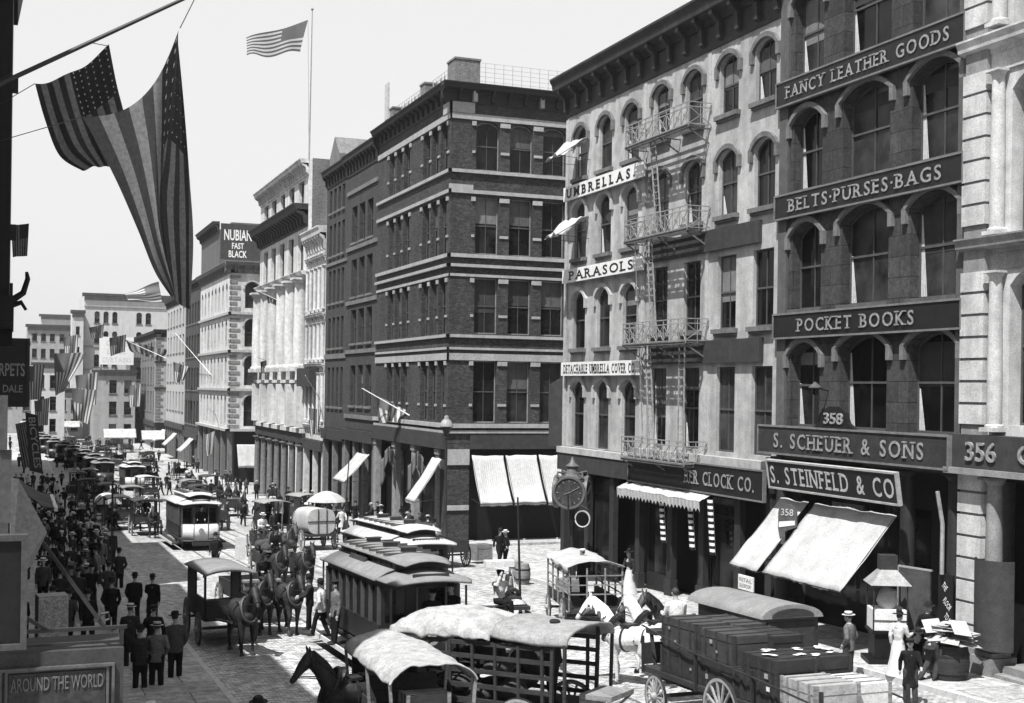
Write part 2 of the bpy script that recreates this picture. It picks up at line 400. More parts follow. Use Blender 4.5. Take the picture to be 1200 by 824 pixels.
# ---------------------------------------------------------------- facade kit
def arch_pts(x0, x1, zs, rise, n=8):
    """springing-to-springing points of a segmental or round arch"""
    hw = (x1 - x0) / 2; cx = (x0 + x1) / 2
    if rise <= 0: return [(x0, zs), (x1, zs)]
    r = (hw*hw + rise*rise) / (2*rise); cz = zs + rise - r; a0 = math.asin(min(1, hw / r))
    if rise > hw: a0 = math.pi - a0
    return [(cx + r*math.sin(-a0 + 2*a0*i/n), cz + r*math.cos(-a0 + 2*a0*i/n)) for i in range(n + 1)]
def wall_face(mb, x0, x1, z0, z1, ops, dep=.3, y=0.0):
    """a wall skin with real openings: ops = (xa, xb, za, zb, rise)"""
    xs = sorted({x0, x1, *[o[0] for o in ops], *[o[1] for o in ops]}); zs = sorted({z0, z1, *[o[2] for o in ops], *[o[3] for o in ops]})
    xs = [x for x in xs if x0 <= x <= x1]; zs = [z for z in zs if z0 <= z <= z1]
    for i in range(len(xs) - 1):
        run = None
        for j in range(len(zs) - 1):
            cx, cz = (xs[i]+xs[i+1]) / 2, (zs[j]+zs[j+1]) / 2
            hole = any(o[0] < cx < o[1] and o[2] < cz < o[3] for o in ops)
            if not hole: mb.quad((xs[i],y,zs[j]), (xs[i+1],y,zs[j]), (xs[i+1],y,zs[j+1]), (xs[i],y,zs[j+1]))
    for a, b, c, d, r in ops:
        s = d - r; yb = y + dep
        mb.quad((a,y,c), (a,yb,c), (a,yb,s), (a,y,s)); mb.quad((b,y,c), (b,y,s), (b,yb,s), (b,yb,c)); mb.quad((a,y,c), (b,y,c), (b,yb,c), (a,yb,c))
        P = arch_pts(a, b, s, r)
        for (p, q), (u, v) in zip(P[:-1], P[1:]):
            mb.quad((p,y,q), (p,yb,q), (u,yb,v), (u,y,v))
            if r > 0: mb.quad((p,y,q), (u,y,v), (u,y,d), (p,y,d))
_win = {}
m_glass2 = M_glass('painted-reflection glass', .016, .2); m_glass3 = M_glass('pale painted-reflection glass', .028, .3); m_blind2 = M('pale roller blind', .13, .9, ns=2, amt=.2); m_blind3 = M('drab shutter', .03, .8, ns=2, amt=.3)  # lighter panes: sky reflection put into the base colour
def win_meshes(wd, h, rise, style):
    k = (round(wd,2), round(h,2), round(rise,2), style)
    if k in _win: return _win[k]
    s = h - rise; f = .055; P = arch_pts(0, wd, s, rise)
    fr = MB(); y0, y1 = 0, .07
    fr.box(0, f, y0, y1, 0, s); fr.box(wd-f, wd, y0, y1, 0, s); fr.box(f, wd-f, y0-.003, y1, 0, f*1.3)
    for (p, q), (u, v) in zip(P[:-1], P[1:]):
        cx = wd/2; p2, u2 = p + (cx-p)*f*2/wd, u + (cx-u)*f*2/wd
        fr.add([(p,y0,q),(u,y0,v),(u2,y0,v-f*1.3),(p2,y0,q-f*1.3),(p,y1,q),(u,y1,v),(u2,y1,v-f*1.3),(p2,y1,q-f*1.3)], [(0,3,2,1),(3,7,6,2),(4,5,6,7),(0,1,5,4)])
    sash = MB(); mid = h * .5
    sash.box(f, wd-f, -.012, .05, mid-.035, mid+.035)
    if style.get('v', 1): 
        for i in range(style.get('v', 1)):
            x = wd * (i+1) / (style.get('v', 1)+1); sash.box(x-.016, x+.016, .004, .05, f, mid-.036); sash.box(x-.016, x+.016, .004, .05, mid+.036, (h-.04) if rise < .3 else h-.1)
    gl = MB(); gl.add([(p, .045, q) for p, q in [(0,0), (wd,0)] + [tuple(t) for t in reversed(P)]], [tuple(range(len(P)+2))])
    _win[k] = (fr.mesh('window'), sash.mesh('sash'), gl.mesh('pane')); return _win[k]
class _S(dict):
    def __hash__(s): return hash(tuple(sorted(s.items())))
ST1 = _S(v=1); ST0 = _S(v=0); ST2 = _S(v=2)
_mesh_cache = {}
def cached(key, fn):
    if key not in _mesh_cache: _mesh_cache[key] = fn()
    return _mesh_cache[key]
def setm(me, m):
    if not len(me.materials): me.materials.append(m)
    elif me.materials[0] is not m: 
        me2 = me.copy(); me2.materials.clear(); me2.materials.append(m); return me2
    return me
def mm(key, fn, m): return cached((key, m.name), lambda: setm(fn(), m))
def window(b, xf, o, style=ST1, dep=.24, frame=None, sill=None, hood=None, blind=.5, curtain=0.0, sash=None, sw=.12, sp=.14, glass=None):
    a, bx, z0, z1, rise = o; wd, h = bx - a, z1 - z0
    fr, sa, gl = win_meshes(wd, h, rise, style); fm = frame or m_sash_d; k = (round(wd,2), round(h,2), round(rise,2), style)
    base = xf @ Matrix.Translation((a, dep, z0 - b.zb)); rz = b.face_rz(xf)
    W = link('window', mm(('f',)+k, lambda: fr, fm), b.root, None, base.to_translation(), rz)
    link('sash', mm(('s',)+k, lambda: sa, sash or fm), W); link('pane', mm(('g',)+k, lambda: gl, glass or random.choice([m_glass, m_glass, m_glass2, m_glass3])), W)
    if random.random() < blind:
        hh = h * random.choice([.18, .25, .35, .46, .46, .3, .55, .62]); q = round(hh, 1)
        def mk():
            m_ = MB(); zt = h - rise*.75; m_.quad((.07,.035,h-q), (wd-.07,.035,h-q), (wd-.07,.035,zt), (.07,.035,zt)); return m_.mesh('blind')
        link('blind', mm(('b',q)+k, mk, random.choice([m_blind, m_blind2, m_blind3])), W)
    if curtain and random.random() < curtain:
        q = random.choice([.3, .42, .5, .8])
        def mk2():
            m_ = MB(); m_.grid(lambda s, t: (.06 + s*(.05+.22*(1-t)), .028 - .008*math.sin(s*16), .06 + t*h*q), 10, 3); return m_.mesh('curtain', True)
        link('curtain', mm(('c',q)+k, mk2, m_curt), W)
    if sill:
        def mk3():
            m_ = MB(); m_.box(-sw, wd+sw, -dep-sp, -dep+.06, -.17, -.003); m_.box(-sw+.04, wd+sw-.04, -dep-sp*.55, -dep+.05, -.26, -.172); return m_.mesh('sill')
        link('sill', mm(('si',sw,sp,dep)+k, mk3, sill), W)
    if hood:
        kind, hm = hood
        def mk4():
            m_ = MB(); s = h - rise; e = .1; th = .2; pr = dep + .13
            P = arch_pts(-e, wd+e, s, rise + (.05 if rise else 0)); Q = arch_pts(-e-th*.8, wd+e+th*.8, s, rise + th*1.15 if rise else 0)
            if rise:
                n = len(P)
                for i in range(n-1):
                    (p,q),(u,v),(P2,Q2),(U2,V2) = P[i], P[i+1], Q[i], Q[i+1]
                    m_.add([(p,-pr,q),(u,-pr,v),(U2,-pr,V2),(P2,-pr,Q2),(p,-dep+.02,q),(u,-dep+.02,v),(U2,-dep+.02,V2),(P2,-dep+.02,Q2)], [(0,1,2,3),(0,4,5,1),(3,2,6,7)])
                for x in (-e-th*.9, wd+e-.02):
                    m_.box(x, x+th*.95, -pr+.004, -dep+.02, s-.42 if kind == 'drop' else s-.12, s+.01)
                if kind == 'drop':
                    m_.box(-e-th*.4, wd+e+th*.4, -dep-.05, -dep+.02, s-.03, s+.0) if False else None
            else:
                m_.box(-.12, wd+.12, -pr, -dep+.02, h+.02, h+.22); m_.box(-.2, wd+.2, -pr-.1, -dep+.02, h+.222, h+.33)
            return m_.mesh('hood')
        link('hood', mm(('h',kind,dep)+k, mk4, hm), W)
    return W
class Bld:
    """a building: local x along the front (left to right as seen from the street), y into the house, z up"""
    def __init__(s, name, label, cat, ox, oy, rz, W, D, z0=None):
        s.zb = gz(oy) if z0 is None else z0
        s.root = thing(name, label, cat, (ox, oy, s.zb), rz); s.W = W; s.D = D; s.I = Matrix.Identity(4)
        s.side = Matrix.Translation((W, 0, 0)) @ Matrix.Rotation(R(90), 4, 'Z'); s.n = 0
    def face_rz(s, xf): return xf.to_euler().z
    def mb(s, xf=None): return MB(Matrix.Translation((0, 0, -s.zb)) @ (xf or s.I))
    def put(s, mb, name, m, **k):
        if name in ('wall', 'shop_front'): return mb.build(name, m, s.root, **k)
        return [q.build(name, m, s.root, **k) for q in mb.pieces()][0]
    def shell(s, mb, zt, left=True, right=True, z0=None):
        W, D = s.W, s.D; z0 = s.zb - .5 if z0 is None else z0
        if left: mb.quad((0,0,z0), (0,0,zt), (0,D,zt), (0,D,z0))
        if right: mb.quad((W,0,z0), (W,D,z0), (W,D,zt), (W,0,zt))
        mb.quad((0,D,z0), (W,D,z0), (W,D,zt), (0,D,zt)); mb.quad((0,0,zt-.02), (W,0,zt-.02), (W,D,zt-.02), (0,D,zt-.02))
def cornice(mb, x0, x1, z0, z1, pr, brk=0, bw=.18, ends=True, frieze=True):
    """moulded cornice between z0 and z1 standing pr proud, with brackets"""
    h = z1 - z0
    if frieze: mb.box(x0, x1, -.06, .02, z0, z0 + h*.5)
    mb.extrude_x([(.02,z0+h*.5), (-.1*pr-.05,z0+h*.5), (-.25*pr,z0+h*.62), (-.8*pr,z0+h*.7), (-.85*pr,z0+h*.84), (-pr,z0+h*.95), (-pr,z1), (.02,z1+.02)], x0 - (pr*.5 if ends else 0), x1 + (pr*.5 if ends else 0))
    if brk:
        n = max(1, round((x1-x0) / brk)); 
        for i in range(n + 1):
            x = x0 + bw/2 + (x1-x0-bw) * i / n
            mb.extrude_x([(-.05,z0+h*.1), (-.22*pr-.05,z0+h*.14), (-.34*pr,z0+h*.45), (-.72*pr,z0+h*.6), (-.74*pr,z0+h*.74), (-.05,z0+h*.74)], x-bw/2, x+bw/2)
def band(mb, x0, x1, z0, z1, pr): mb.box(x0, x1, -pr, .02, z0, z1)
def column(mb, x, z0, z1, r, y=-.02, cap=True, base=True):
    zt = z1 - .45*r*2 if cap else z1; zb = z0 + .5*r*2 if base else z0
    mb.lathe([(r,zb), (r*1.0,zb+(zt-zb)*.35), (r*.84,zt)], 14, (x,y,0))
    if base: mb.box(x-r*1.35, x+r*1.35, y-r*1.35, y+r*1.35, z0, z0+r*.55); mb.lathe([(r*1.25,z0+r*.55), (r*1.25,z0+r*.8), (r*1.02,zb)], 14, (x,y,0))
    if cap: mb.lathe([(r*.84,zt-.003), (r*.95,zt+.05), (r*1.25,z1-r*.32), (r*1.25,z1-r*.3)], 14, (x,y,0)); mb.box(x-r*1.3, x+r*1.3, y-r*1.3, y+r*1.3, z1-r*.3, z1)
def sign(name, label, root_loc, rz, wd, h, lines, bgm, lm, th=.08, frame=None, group=None, tilt=0.0, ext=.03):
    """a board with raised letters; lines = (text, centre x, base z, letter height, width)"""
    t = thing(name, label, 'sign', root_loc, rz, group)
    if tilt: t.rotation_euler = (tilt, 0, rz)
    b = MB(); b.box(0, wd, -th, 0, 0, h); b.build('board', bgm, t)
    if frame:
        f = MB(); e = .06; y0, y1 = -th-.035, .0
        f.box(-e, wd+e, y0, y1, -e, 0); f.box(-e, wd+e, y0, y1, h, h+e); f.box(-e, 0, y0+.003, y1, 0, h); f.box(wd, wd+e, y0+.003, y1, 0, h); f.build('frame', frame, t)
    for tx, cx, bz, lh, lw in lines:
        me = (serif_mesh if lw and lh > .3 else text_mesh)(tx, lh, lw, ext=ext, off=.012, x=cx, y=-th-ext*.5-.002, z=bz, center=True); me.materials.append(lm); link('lettering', me, t)
    return t
XF = 24.5                                                        # the right-hand building line
RF = R(-90)

# ================================================================ RIGHT-HAND ROW
# ---- the pale stone front at the right edge
m_marble = M('pale ashlar', .46, .75, ns=2.2, amt=.22, bump=.3, big=.35)
m_marble_d = M('soot stained ashlar', .2, .8, ns=2.5, amt=.25, bump=.15, big=.2)
b = Bld('stone_building', 'pale ashlar building with grooved pier and fluted reveals at the right edge of the photo', 'building', XF, 28.35, RF, 14, 14, 0.0)
m = b.mb(); ops = []
for zz in ((17.35, 21.6), (12.0, 16.3), (6.9, 11.1)):
    for x in (1.62, 4.9, 8.2): ops.append((x, x+2.1, zz[0], zz[1], .5))
wall_face(m, 0, 14, 5.7, 24, ops, .42); b.shell(m, 24); b.put(m, 'wall', m_marble)
for o in ops: window(b, b.I, o, ST1, .4, blind=.4, curtain=.5)
m = b.mb()
z = .9
for k in range(32):                                              # rusticated blocks of the end pier
    zt = z + .6
    if not (5.55 < z + .3 < 6.75 or 11.0 < z + .3 < 12.0 or 16.35 < z + .3 < 17.5): m.box(.02, .92, -.26, .02, z, zt - .075)
    z = zt
b.put(m, 'rusticated_pier', m_marble)
m = b.mb(); m.box(.06, .88, -.2, .02, .8, 24); b.put(m, 'pier_core', m_marble_d)
for zz in ((17.5, 24), (11.95, 16.35), (6.72, 11.0)):
    for x in (1.28, 4.36, 7.6):
        m = b.mb(); column(m, x, zz[0], zz[1], .2, -.16); b.put(m, 'column', m_marble, smooth=True)
for z0, z1, pr in ((16.36, 17.36, .42), (11.05, 11.95, .42)):
    m = b.mb(); cornice(m, -.12, 14, z0, z1, pr, 0, frieze=True, ends=False); b.put(m, 'cornice', m_marble_d if z0 < 12 else m_marble)
m = b.mb(); m.box(-.1, 14, -.5, .02, 5.72, 6.62); b.put(m, 'fascia', M('fascia paint', .035, .6, amt=.3))
m = b.mb(); m.box(-.16, 14, -.62, .02, 5.55, 5.715); b.put(m, 'fascia_moulding', m_marble_d)
for tx, x, wd_ in (('356', .62, 1.15), ('C.', 2.55, .75)):
    l = letters(tx, m_gilt, b.root, .5, wd_, ext=.05, off=.01, x=x, y=-.53, z=5.93 - b.zb)
m = b.mb(); m.box(.95, 14, .9, 1.0, -.1, 5.55); m.box(.95, 14, .0, .9, 5.4, 5.55); b.put(m, 'shop_front', m_black)
for x in (1.28, 4.9, 8.4):
    m = b.mb(); column(m, x, .75, 5.5, .24, -.1); m.box(x-.4, x+.4, -.5, .35, .1, .75); b.put(m, 'shop_column', m_marble_d, smooth=True)
m = b.mb(); m.box(0, .95, -.3, .05, 0, .86); b.put(m, 'pier_plinth', m_marble_d)
m = b.mb()
for i in range(3): m.box(1.75, 7.5, -.75 + .28*i, .9, .0 + .2*i, .2 + .2*i)
b.put(m, 'step', m_marble_d)
m = b.mb(); P = []
for i in range(9):
    a = R(180 + 180*i/8); P.append((1.42 + .62*math.cos(a), -.1 + .55*math.sin(a)))
vs = [(x, y, z) for z in (.98, 3.35) for x, y in P]; vs[9] = (P[0][0], P[0][1], 3.15)
m.add(vs, [(i, i+1, i+10, i+9) for i in range(8)]); 
t_ = m.build('curved_hoarding', M('grey hoarding paint', .035, .8, ns=3, amt=.3), b.root, True)

# ---- the brownstone with leather-goods signs
m_brown = MB_brick('brownstone blocks', .048, .018, 1.15, .62, .014, amt=.18, rough=.85, bump=.3, big=.4)
m_brown_t = M('brownstone trim', .08, .85, ns=3, amt=.2, bump=.2, big=.15)
m_brown_l = M('weathered hood mould', .12, .85, ns=3, amt=.25)
m_signd = M('sign black', .01, .5, ns=5, amt=.35, spec=.3)
b = Bld('brownstone_building', 'dark brownstone building with arched windows and leather goods signs between floors', 'building', XF, 37.65, RF, 9.28, 14, 0.0)
m = b.mb(); ops = []
for z0, z1 in ((18.32, 21.3), (14.46, 17.2), (10.48, 13.42), (6.56, 9.42)):
    for xa, xb, e in ((.72, 2.4, -.1), (3.5, 5.85, .08), (6.85, 8.9, .08)): ops.append((xa, xb, z0, z1 + e, .38))
wall_face(m, 0, 9.28, 5.6, 24.5, ops, .42); b.shell(m, 24.5); b.put(m, 'wall', m_brown)
for i, o in enumerate(ops): window(b, b.I, o, ST1, .34, hood=('drop', m_brown_l), sill=m_brown_t, sash=m_sash_d, blind=.5, curtain=.5, sw=.1, sp=.12)
m = b.mb(); m.box(.0, .5, -.09, .02, 5.6, 24.5); m.box(8.98, 9.26, -.12, .02, 5.6, 24.5); b.put(m, 'end_pilaster', m_brown_t)
m = b.mb(); cornice(m, 0, 9.28, 22.4, 24.4, .8, .9); b.put(m, 'cornice', m_brown_t)
m = b.mb(); m.box(0, 9.3, 1.2, 1.3, -.2, 5.6); m.box(0, 9.3, 0, 1.2, 5.45, 5.6); b.put(m, 'shop_front', m_black)
for x in (.3, 6.85, 8.9):
    m = b.mb(); m.box(x-.3, x+.3, -.1, .5, 0, .5); column(m, x, .5, 5.5, .24, .05); b.put(m, 'shop_column', M('iron column paint', .022, .6, amt=.3), smooth=True)
for x0, x1 in ((.7, 2.9), (3.1, 4.3), (4.5, 6.5), (7.2, 8.6)):
    m = b.mb(); m.quad((x0,1.19,.9), (x1,1.19,.9), (x1,1.19,4.2), (x0,1.19,4.2)); b.put(m, 'shop_window', m_glass_sh)
def fsign(name, label, u0, u1, z0, z1, tx, lh, wd, Yl, pr, bgm=m_signd, lm=m_gilt, fr=None, tilt=0, cx=None, ext=.05, th=.1):
    t = sign(name, label, (XF - pr, Yl - u0, z0), RF, u1-u0, z1-z0, [(tx, (u1-u0)/2 if cx is None else cx, (z1-z0-lh)/2, lh, wd)] if tx else [], bgm, lm, th, fr, tilt=tilt, ext=ext); return t
fsign('sign_board', 'long black sign with raised gilt letters reading FANCY LEATHER GOODS, highest on the brownstone front', .02, 9.3, 17.44, 18.2, 'FANCY LEATHER GOODS', .4, 8.1, 37.65, .13, fr=m_brown_l)
fsign('sign_board', 'long black sign reading BELTS PURSES BAGS on the brownstone front', .02, 9.3, 13.6, 14.34, 'BELTS\u00b7PURSES\u00b7BAGS', .42, 7.6, 37.65, .13, fr=m_brown_l)
fsign('sign_board', 'long black sign reading POCKET BOOKS on the brownstone front', .02, 9.3, 9.55, 10.3, 'POCKET BOOKS', .42, 5.9, 37.65, .13, fr=m_brown_l, cx=4.4)
fsign('sign_board', 'dark fascia sign with raised letters reading S. SCHEUER & SONS', -.25, 9.3, 5.66, 6.52, 'S. SCHEUER & SONS', .48, 7.6, 37.65, .5, bgm=M('fascia brown', .028, .55, amt=.3), fr=m_brown_l)
fsign('sign_board', 'slanted board with pale painted letters reading S. STEINFELD & CO', .95, 7.6, 4.56, 5.42, 'S. STEINFELD & CO', .56, 6.4, 37.65, .78, lm=M('worn sign paint', .36, .7, ns=5, amt=.2), fr=M('pale sign frame', .3, .6), tilt=R(9), ext=.012)
t = thing('number_pediment', 'small arched black pediment numbered 358 above the fascia sign', 'sign', (XF-.6, 37.65-4.05, 6.585), RF)
m = MB(); m.prism([(-1.1,0), (1.1,0), (.75,.18), (.6,.5), (.3,.68), (-.3,.68), (-.6,.5), (-.75,.18)], 0, .12); m.build('board', m_signd, t)
letters('358', m_gilt, t, .34, 1.0, ext=.04, off=.012, x=0, y=-.02, z=.14, center=True)
t = thing('number_plate', 'faint number 358 on the dark lintel behind the big white awnings', 'sign', (XF-.3, 37.65-3.6, 3.7), RF)
m = MB(); m.box(0, 1.6, 0, .06, 0, .55); m.build('board', m_signd, t); letters('358', M('dull lettering', .2, .6), t, .36, .9, ext=.02, x=.35, y=-.01, z=.1)
t = thing('wall_lamp', 'small dark lantern bracketed to the brownstone wall between first floor windows', 'lamp', (XF, 37.65-2.9, 7.75), RF)
m = MB(); m.tube([(0,.05,0), (0,-.5,.12)], .025, 6); m.build('bracket', m_iron, t)
m = MB(); m.lathe([(.0,.3), (.22,.12), (.22,.09), (.07,.08)], 10, (0,-.5,0)); m.build('lamp_hood', M('grey tin', .06, .5, amt=.2), t); 
m = MB(); m.lathe([(.07,.08), (.09,-.1), (.02,-.14)], 10, (0,-.5,0)); m.build('lamp_glass', m_glass, t)

# ---- the cream-painted building of the umbrella makers
m_cream = M('cream painted stucco', .35, .8, ns=2.5, amt=.22, bump=.3, bs=14, big=.38)
m_cream_t = M('cream trim', .34, .8, ns=4, amt=.2, big=.2)
m_lint = M('grimy lintel', .12, .85, ns=3, amt=.3, big=.2)
m_band = M('painted-out sign band', .032, .75, ns=3, amt=.3, big=.15)
b = Bld('cream_building', 'cream painted building with fire escape and umbrella makers signs, left of the brownstone', 'building', XF, 56.0, RF, 18.33, 15, gz(47))
LB = ((1.0, 2.3), (3.62, 4.92), (6.24, 7.54)); MBY = ((8.95, 10.25), (11.6, 12.9)); RB = ((14.2, 15.5), (16.65, 17.98))
rows = [('arch', 17.95, 20.1), ('arch', 14.2, 16.6), ('flat', 10.0, 12.72), ('flat', 5.45, 8.6)]
m = b.mb(); ops = []; info = []
for i, (kd, z0, z1) in enumerate(rows):
    for j, (xa, xb) in enumerate(LB + MBY + RB):
        if j < 3: o = (xa, xb, z0 - .42, z1 - (.2 if i < 2 else .5), .36); hd = ('drop', m_cream_t if i else m_lint)
        elif kd == 'arch': o = (xa, xb, z0, z1, .32); hd = ('drop', m_lint)
        else: o = (xa, xb, z0, z1, 0); hd = None
        ops.append(o); info.append((hd, j))
wall_face(m, 0, 18.33, 5.0, 22.3, ops, .2); b.shell(m, 22.3, z0=5.0); b.put(m, 'wall', m_cream)
for o, (hd, j) in zip(ops, info): window(b, b.I, o, ST1 if j >= 3 else ST0, .14, hood=hd, sill=m_lint if not (o[2] < 6) else None, blind=.55, curtain=.35, sp=.2, sw=.16)
m = b.mb(); cornice(m, 0, 18.33, 20.6, 22.45, .8, 1.3, .24); b.put(m, 'cornice', M('cornice paint', .035, .7, ns=4, amt=.4, big=.3))
m = b.mb(); m.box(.2, 18.1, 1.5, 1.8, 22.6, 23.0); b.put(m, 'parapet', m_lint)
m = b.mb(); m.box(-.02, .3, -.06, .02, 5.0, 20.5); m.box(8.0, 8.28, -.05, .02, 5.0, 20.5); m.box(13.3, 13.55, -.05, .02, 5.0, 20.5); b.put(m, 'pilaster', m_cream_t)
m = b.mb(); m.box(.0, 7.9, -.35, .02, 4.7, 4.98); m.box(7.95, 18.33, -.3, .02, 4.98, 5.28); b.put(m, 'string_course', m_cream_t)
m = b.mb(); m.box(0, 7.93, -.3, .02, 3.9, 4.69); b.put(m, 'fascia', m_band)
for u0, u1, z0, z1 in ((9.0, 17.2, 12.95, 13.75), (9.0, 17.4, 8.75, 9.6)):
    m = b.mb(); m.box(u0, u1, -.18, .02, z0, z1); b.put(m, 'blank_sign_band', m_band)
m = b.mb(); m.box(0, 18.33, 1.0, 1.1, -1.5, 4.7); m.box(0, 18.33, 0, 1.0, 4.62, 4.72); m.quad((0,0,-1.5), (0,0,4.7), (0,15,4.7), (0,15,-1.5)); m.quad((18.33,0,-1.5), (18.33,0,5), (18.33,15,5), (18.33,15,-1.5)); b.put(m, 'shop_front', m_black)
for x in (.3, 3.0, 5.6, 8.1, 10.9, 13.4, 16.0, 18.05):
    m = b.mb(); m.box(x-.2, x+.2, -.12, .12, gz(56-x)-.1, 4.6); m.box(x-.28, x+.28, -.18, .12, gz(56-x)-.1, gz(56-x)+.8); m.box(x-.27, x+.27, -.2, .1, 4.2, 4.6); b.put(m, 'shop_pilaster', M('iron column paint', .022, .6, amt=.3))
for x0, x1 in ((.7, 2.7), (3.3, 5.2), (8.5, 10.5), (11.3, 12.4), (13.8, 15.6), (16.4, 17.7)):
    y = .25 if x0 in (.7, 3.3, 8.5, 13.8) else .95; zg = gz(56 - x0)
    m = b.mb(); m.box(x0, x1, y, y+.08, zg+.9, 3.7); w_ = b.put(m, 'shop_window', m_glass_sh)
    m = b.mb(); m.box(x0-.06, x1+.06, y-.06, y+.3, zg, zg+.88); m.box(x0-.06, x1+.06, y-.05, y+.1, 3.0, 3.08); m.box(x0-.05, x0, y-.05, y+.1, zg+.88, 3.7); m.box(x1, x1+.05, y-.05, y+.1, zg+.88, 3.7); m.build('window_frame', m_dark, w_)
m = b.mb(); m.box(6.5, 8.5, 4, 6, 22.3, 24.6); b.put(m, 'chimney', MB_brick('chimney brick', .16, .1, .22, .075, .01))
t = fsign('sign_board', 'white board with black letters reading UMBRELLAS. across three windows', .35, 8.6, 16.55, 17.2, None, .4, 6, 56, .22, m_white, m_black)
me = serif_mesh('UMBRELLAS.', .4, 7.1, ext=.02, off=.03, x=.4, y=-.112, z=.12, gap=.3); me.materials.append(m_black); link('lettering', me, t)
fsign('sign_board', 'white board with black letters reading PARASOLS across three windows', .35, 8.6, 12.68, 13.3, 'PARASOLS', .4, 6.6, 56, .22, m_white, m_black, ext=.02)
fsign('sign_board', 'white board with black letters reading DETACHABLE UMBRELLA COVER CO.', .35, 8.5, 8.32, 8.95, 'DETACHABLE UMBRELLA COVER CO.', .4, 7.5, 56, .22, m_white, m_black, ext=.02)
fsign('sign_board', 'dark shop fascia with faint raised letters reading BER CLOCK CO.', 8.0, 18.3, 3.95, 4.95, 'BER CLOCK CO.', .5, 4.9, 56, .42, m_signd, M('dull gilt', .2, .5, amt=.3), M('fascia edge', .12, .6), cx=7.3)
# fire escape
t = thing('fire_escape', 'iron fire escape with railed balconies and ladders on the cream building', 'fire escape', (XF, 56.0, 5.0), RF)
m_fe = M('pale painted iron', .2, .6, ns=5, amt=.3)
for zf in (5.1, 9.75, 14.0, 17.9):
    u0, u1, dp = 8.3, 13.6, 1.0; z = zf - 5.0 - .25
    m = MB()
    for i in range(7): m.bar((u0, -.28-.125*i, z+.05), (u1, -.28-.125*i, z+.05), .055, .025)
    m.bar((u0, -dp, z), (u1, -dp, z), .06, .09)
    for x in (u0+.1, u0+2.9, u1-.1): m.bar((x, .0, z-.6), (x, -dp, z-.02), .05); m.bar((x, 0, z-.03), (x, -dp, z-.03), .05)
    m.build('balcony_floor', m_lint, t)
    m = MB(); zr = z + .92
    for zz in (z+.1, zr-.18, zr):
        m.bar((u0,-dp,zz), (u1,-dp,zz), .035); m.bar((u0,-.02,zz), (u0,-dp,zz), .035); m.bar((u1,-.02,zz), (u1,-dp,zz), .035)
    n = 9
    for i in range(n + 1):
        x = u0 + (u1-u0)*i/n; m.bar((x,-dp,z), (x,-dp,zr), .03)
        if i < n:
            x2 = u0 + (u1-u0)*(i+1)/n; m.bar((x,-dp,z+.1), (x2,-dp,zr-.18), .022); m.bar((x2,-dp,z+.1), (x,-dp,zr-.18), .022); m.lathe([(.09,-.012), (.12,-.012), (.12,.012), (.09,.012), (.09,-.012)], 10, ((x+x2)/2,-dp,(z+zr)/2-.05), axis='y')
    for x in (u0, u1): m.bar((x,-.02,z+.1), (x,-dp,zr-.18), .022); m.bar((x,-dp,z+.1), (x,-.02,zr-.18), .022); m.bar((x,-dp/2,z), (x,-dp/2,zr), .025)
    m.build('railing', m_fe, t)
for (ua, za, ub, zb_) in ((10.3, 4.75, 9.5, 9.1), (10.6, 9.0, 9.7, 13.0), (10.3, 0.1, 9.5, 4.75), (12.6, .1, 12.4, 4.75)):
    m = MB()
    for du in (0, .42): m.bar((ua+du,-.72,za), (ub+du,-.6,zb_), .045)
    n = 15
    for i in range(1, n): 
        f = i/n; m.bar((ua+(ub-ua)*f, -.72+.12*f, za+(zb_-za)*f), (ua+.42+(ub-ua)*f, -.72+.12*f, za+(zb_-za)*f), .028)
    m.build('ladder', m_fe, t)
m = MB(); m.bar((9.0,-.4,1.0), (9.05,-.9,9.0), .03); m.build('drop_rod', m_fe, t)
for (u, z) in ((1.9, 18.7), (1.9, 15.1)):                          # wind-blown window awnings on the first bay
    p = Vector((XF, 56-u, z))
    def fn(s, t_, p=p): 
        return (p.x - .1 - 1.5*t_, p.y + .75 - 1.5*s, p.z + .25 - .2*t_ + .2*math.sin(t_*5 + s) + .09*math.sin(s*14+t_*4) + .1*mnoise.noise((s*4, t_*5, p.z)) - .3*t_*t_)
    mbx = MB(); mbx.grid(fn, 14, 10); o = mbx.build('window_awning', m_cloth_w, None, True)
    sm = o.modifiers.new('thickness', 'SOLIDIFY'); sm.thickness = .02
    rd = MB(); rd.bar(fn(0,.02), fn(0,.98), .03); rd.bar(fn(1,.02), fn(1,.98), .03); rd.bar(fn(0,.98), fn(1,.98), .03); rd.bar(fn(0,.95), Vector((XF, fn(0,0)[1], z-.5)), .02); rd.bar(fn(1,.95), Vector((XF, fn(1,0)[1], z-.5)), .02); rd.build('awning_rod', m_iron, o)
    tag(o, 'white wind-blown cloth awning at the %s corner window of the cream building' % ('topmost' if z > 17 else 'second highest'), 'awning')

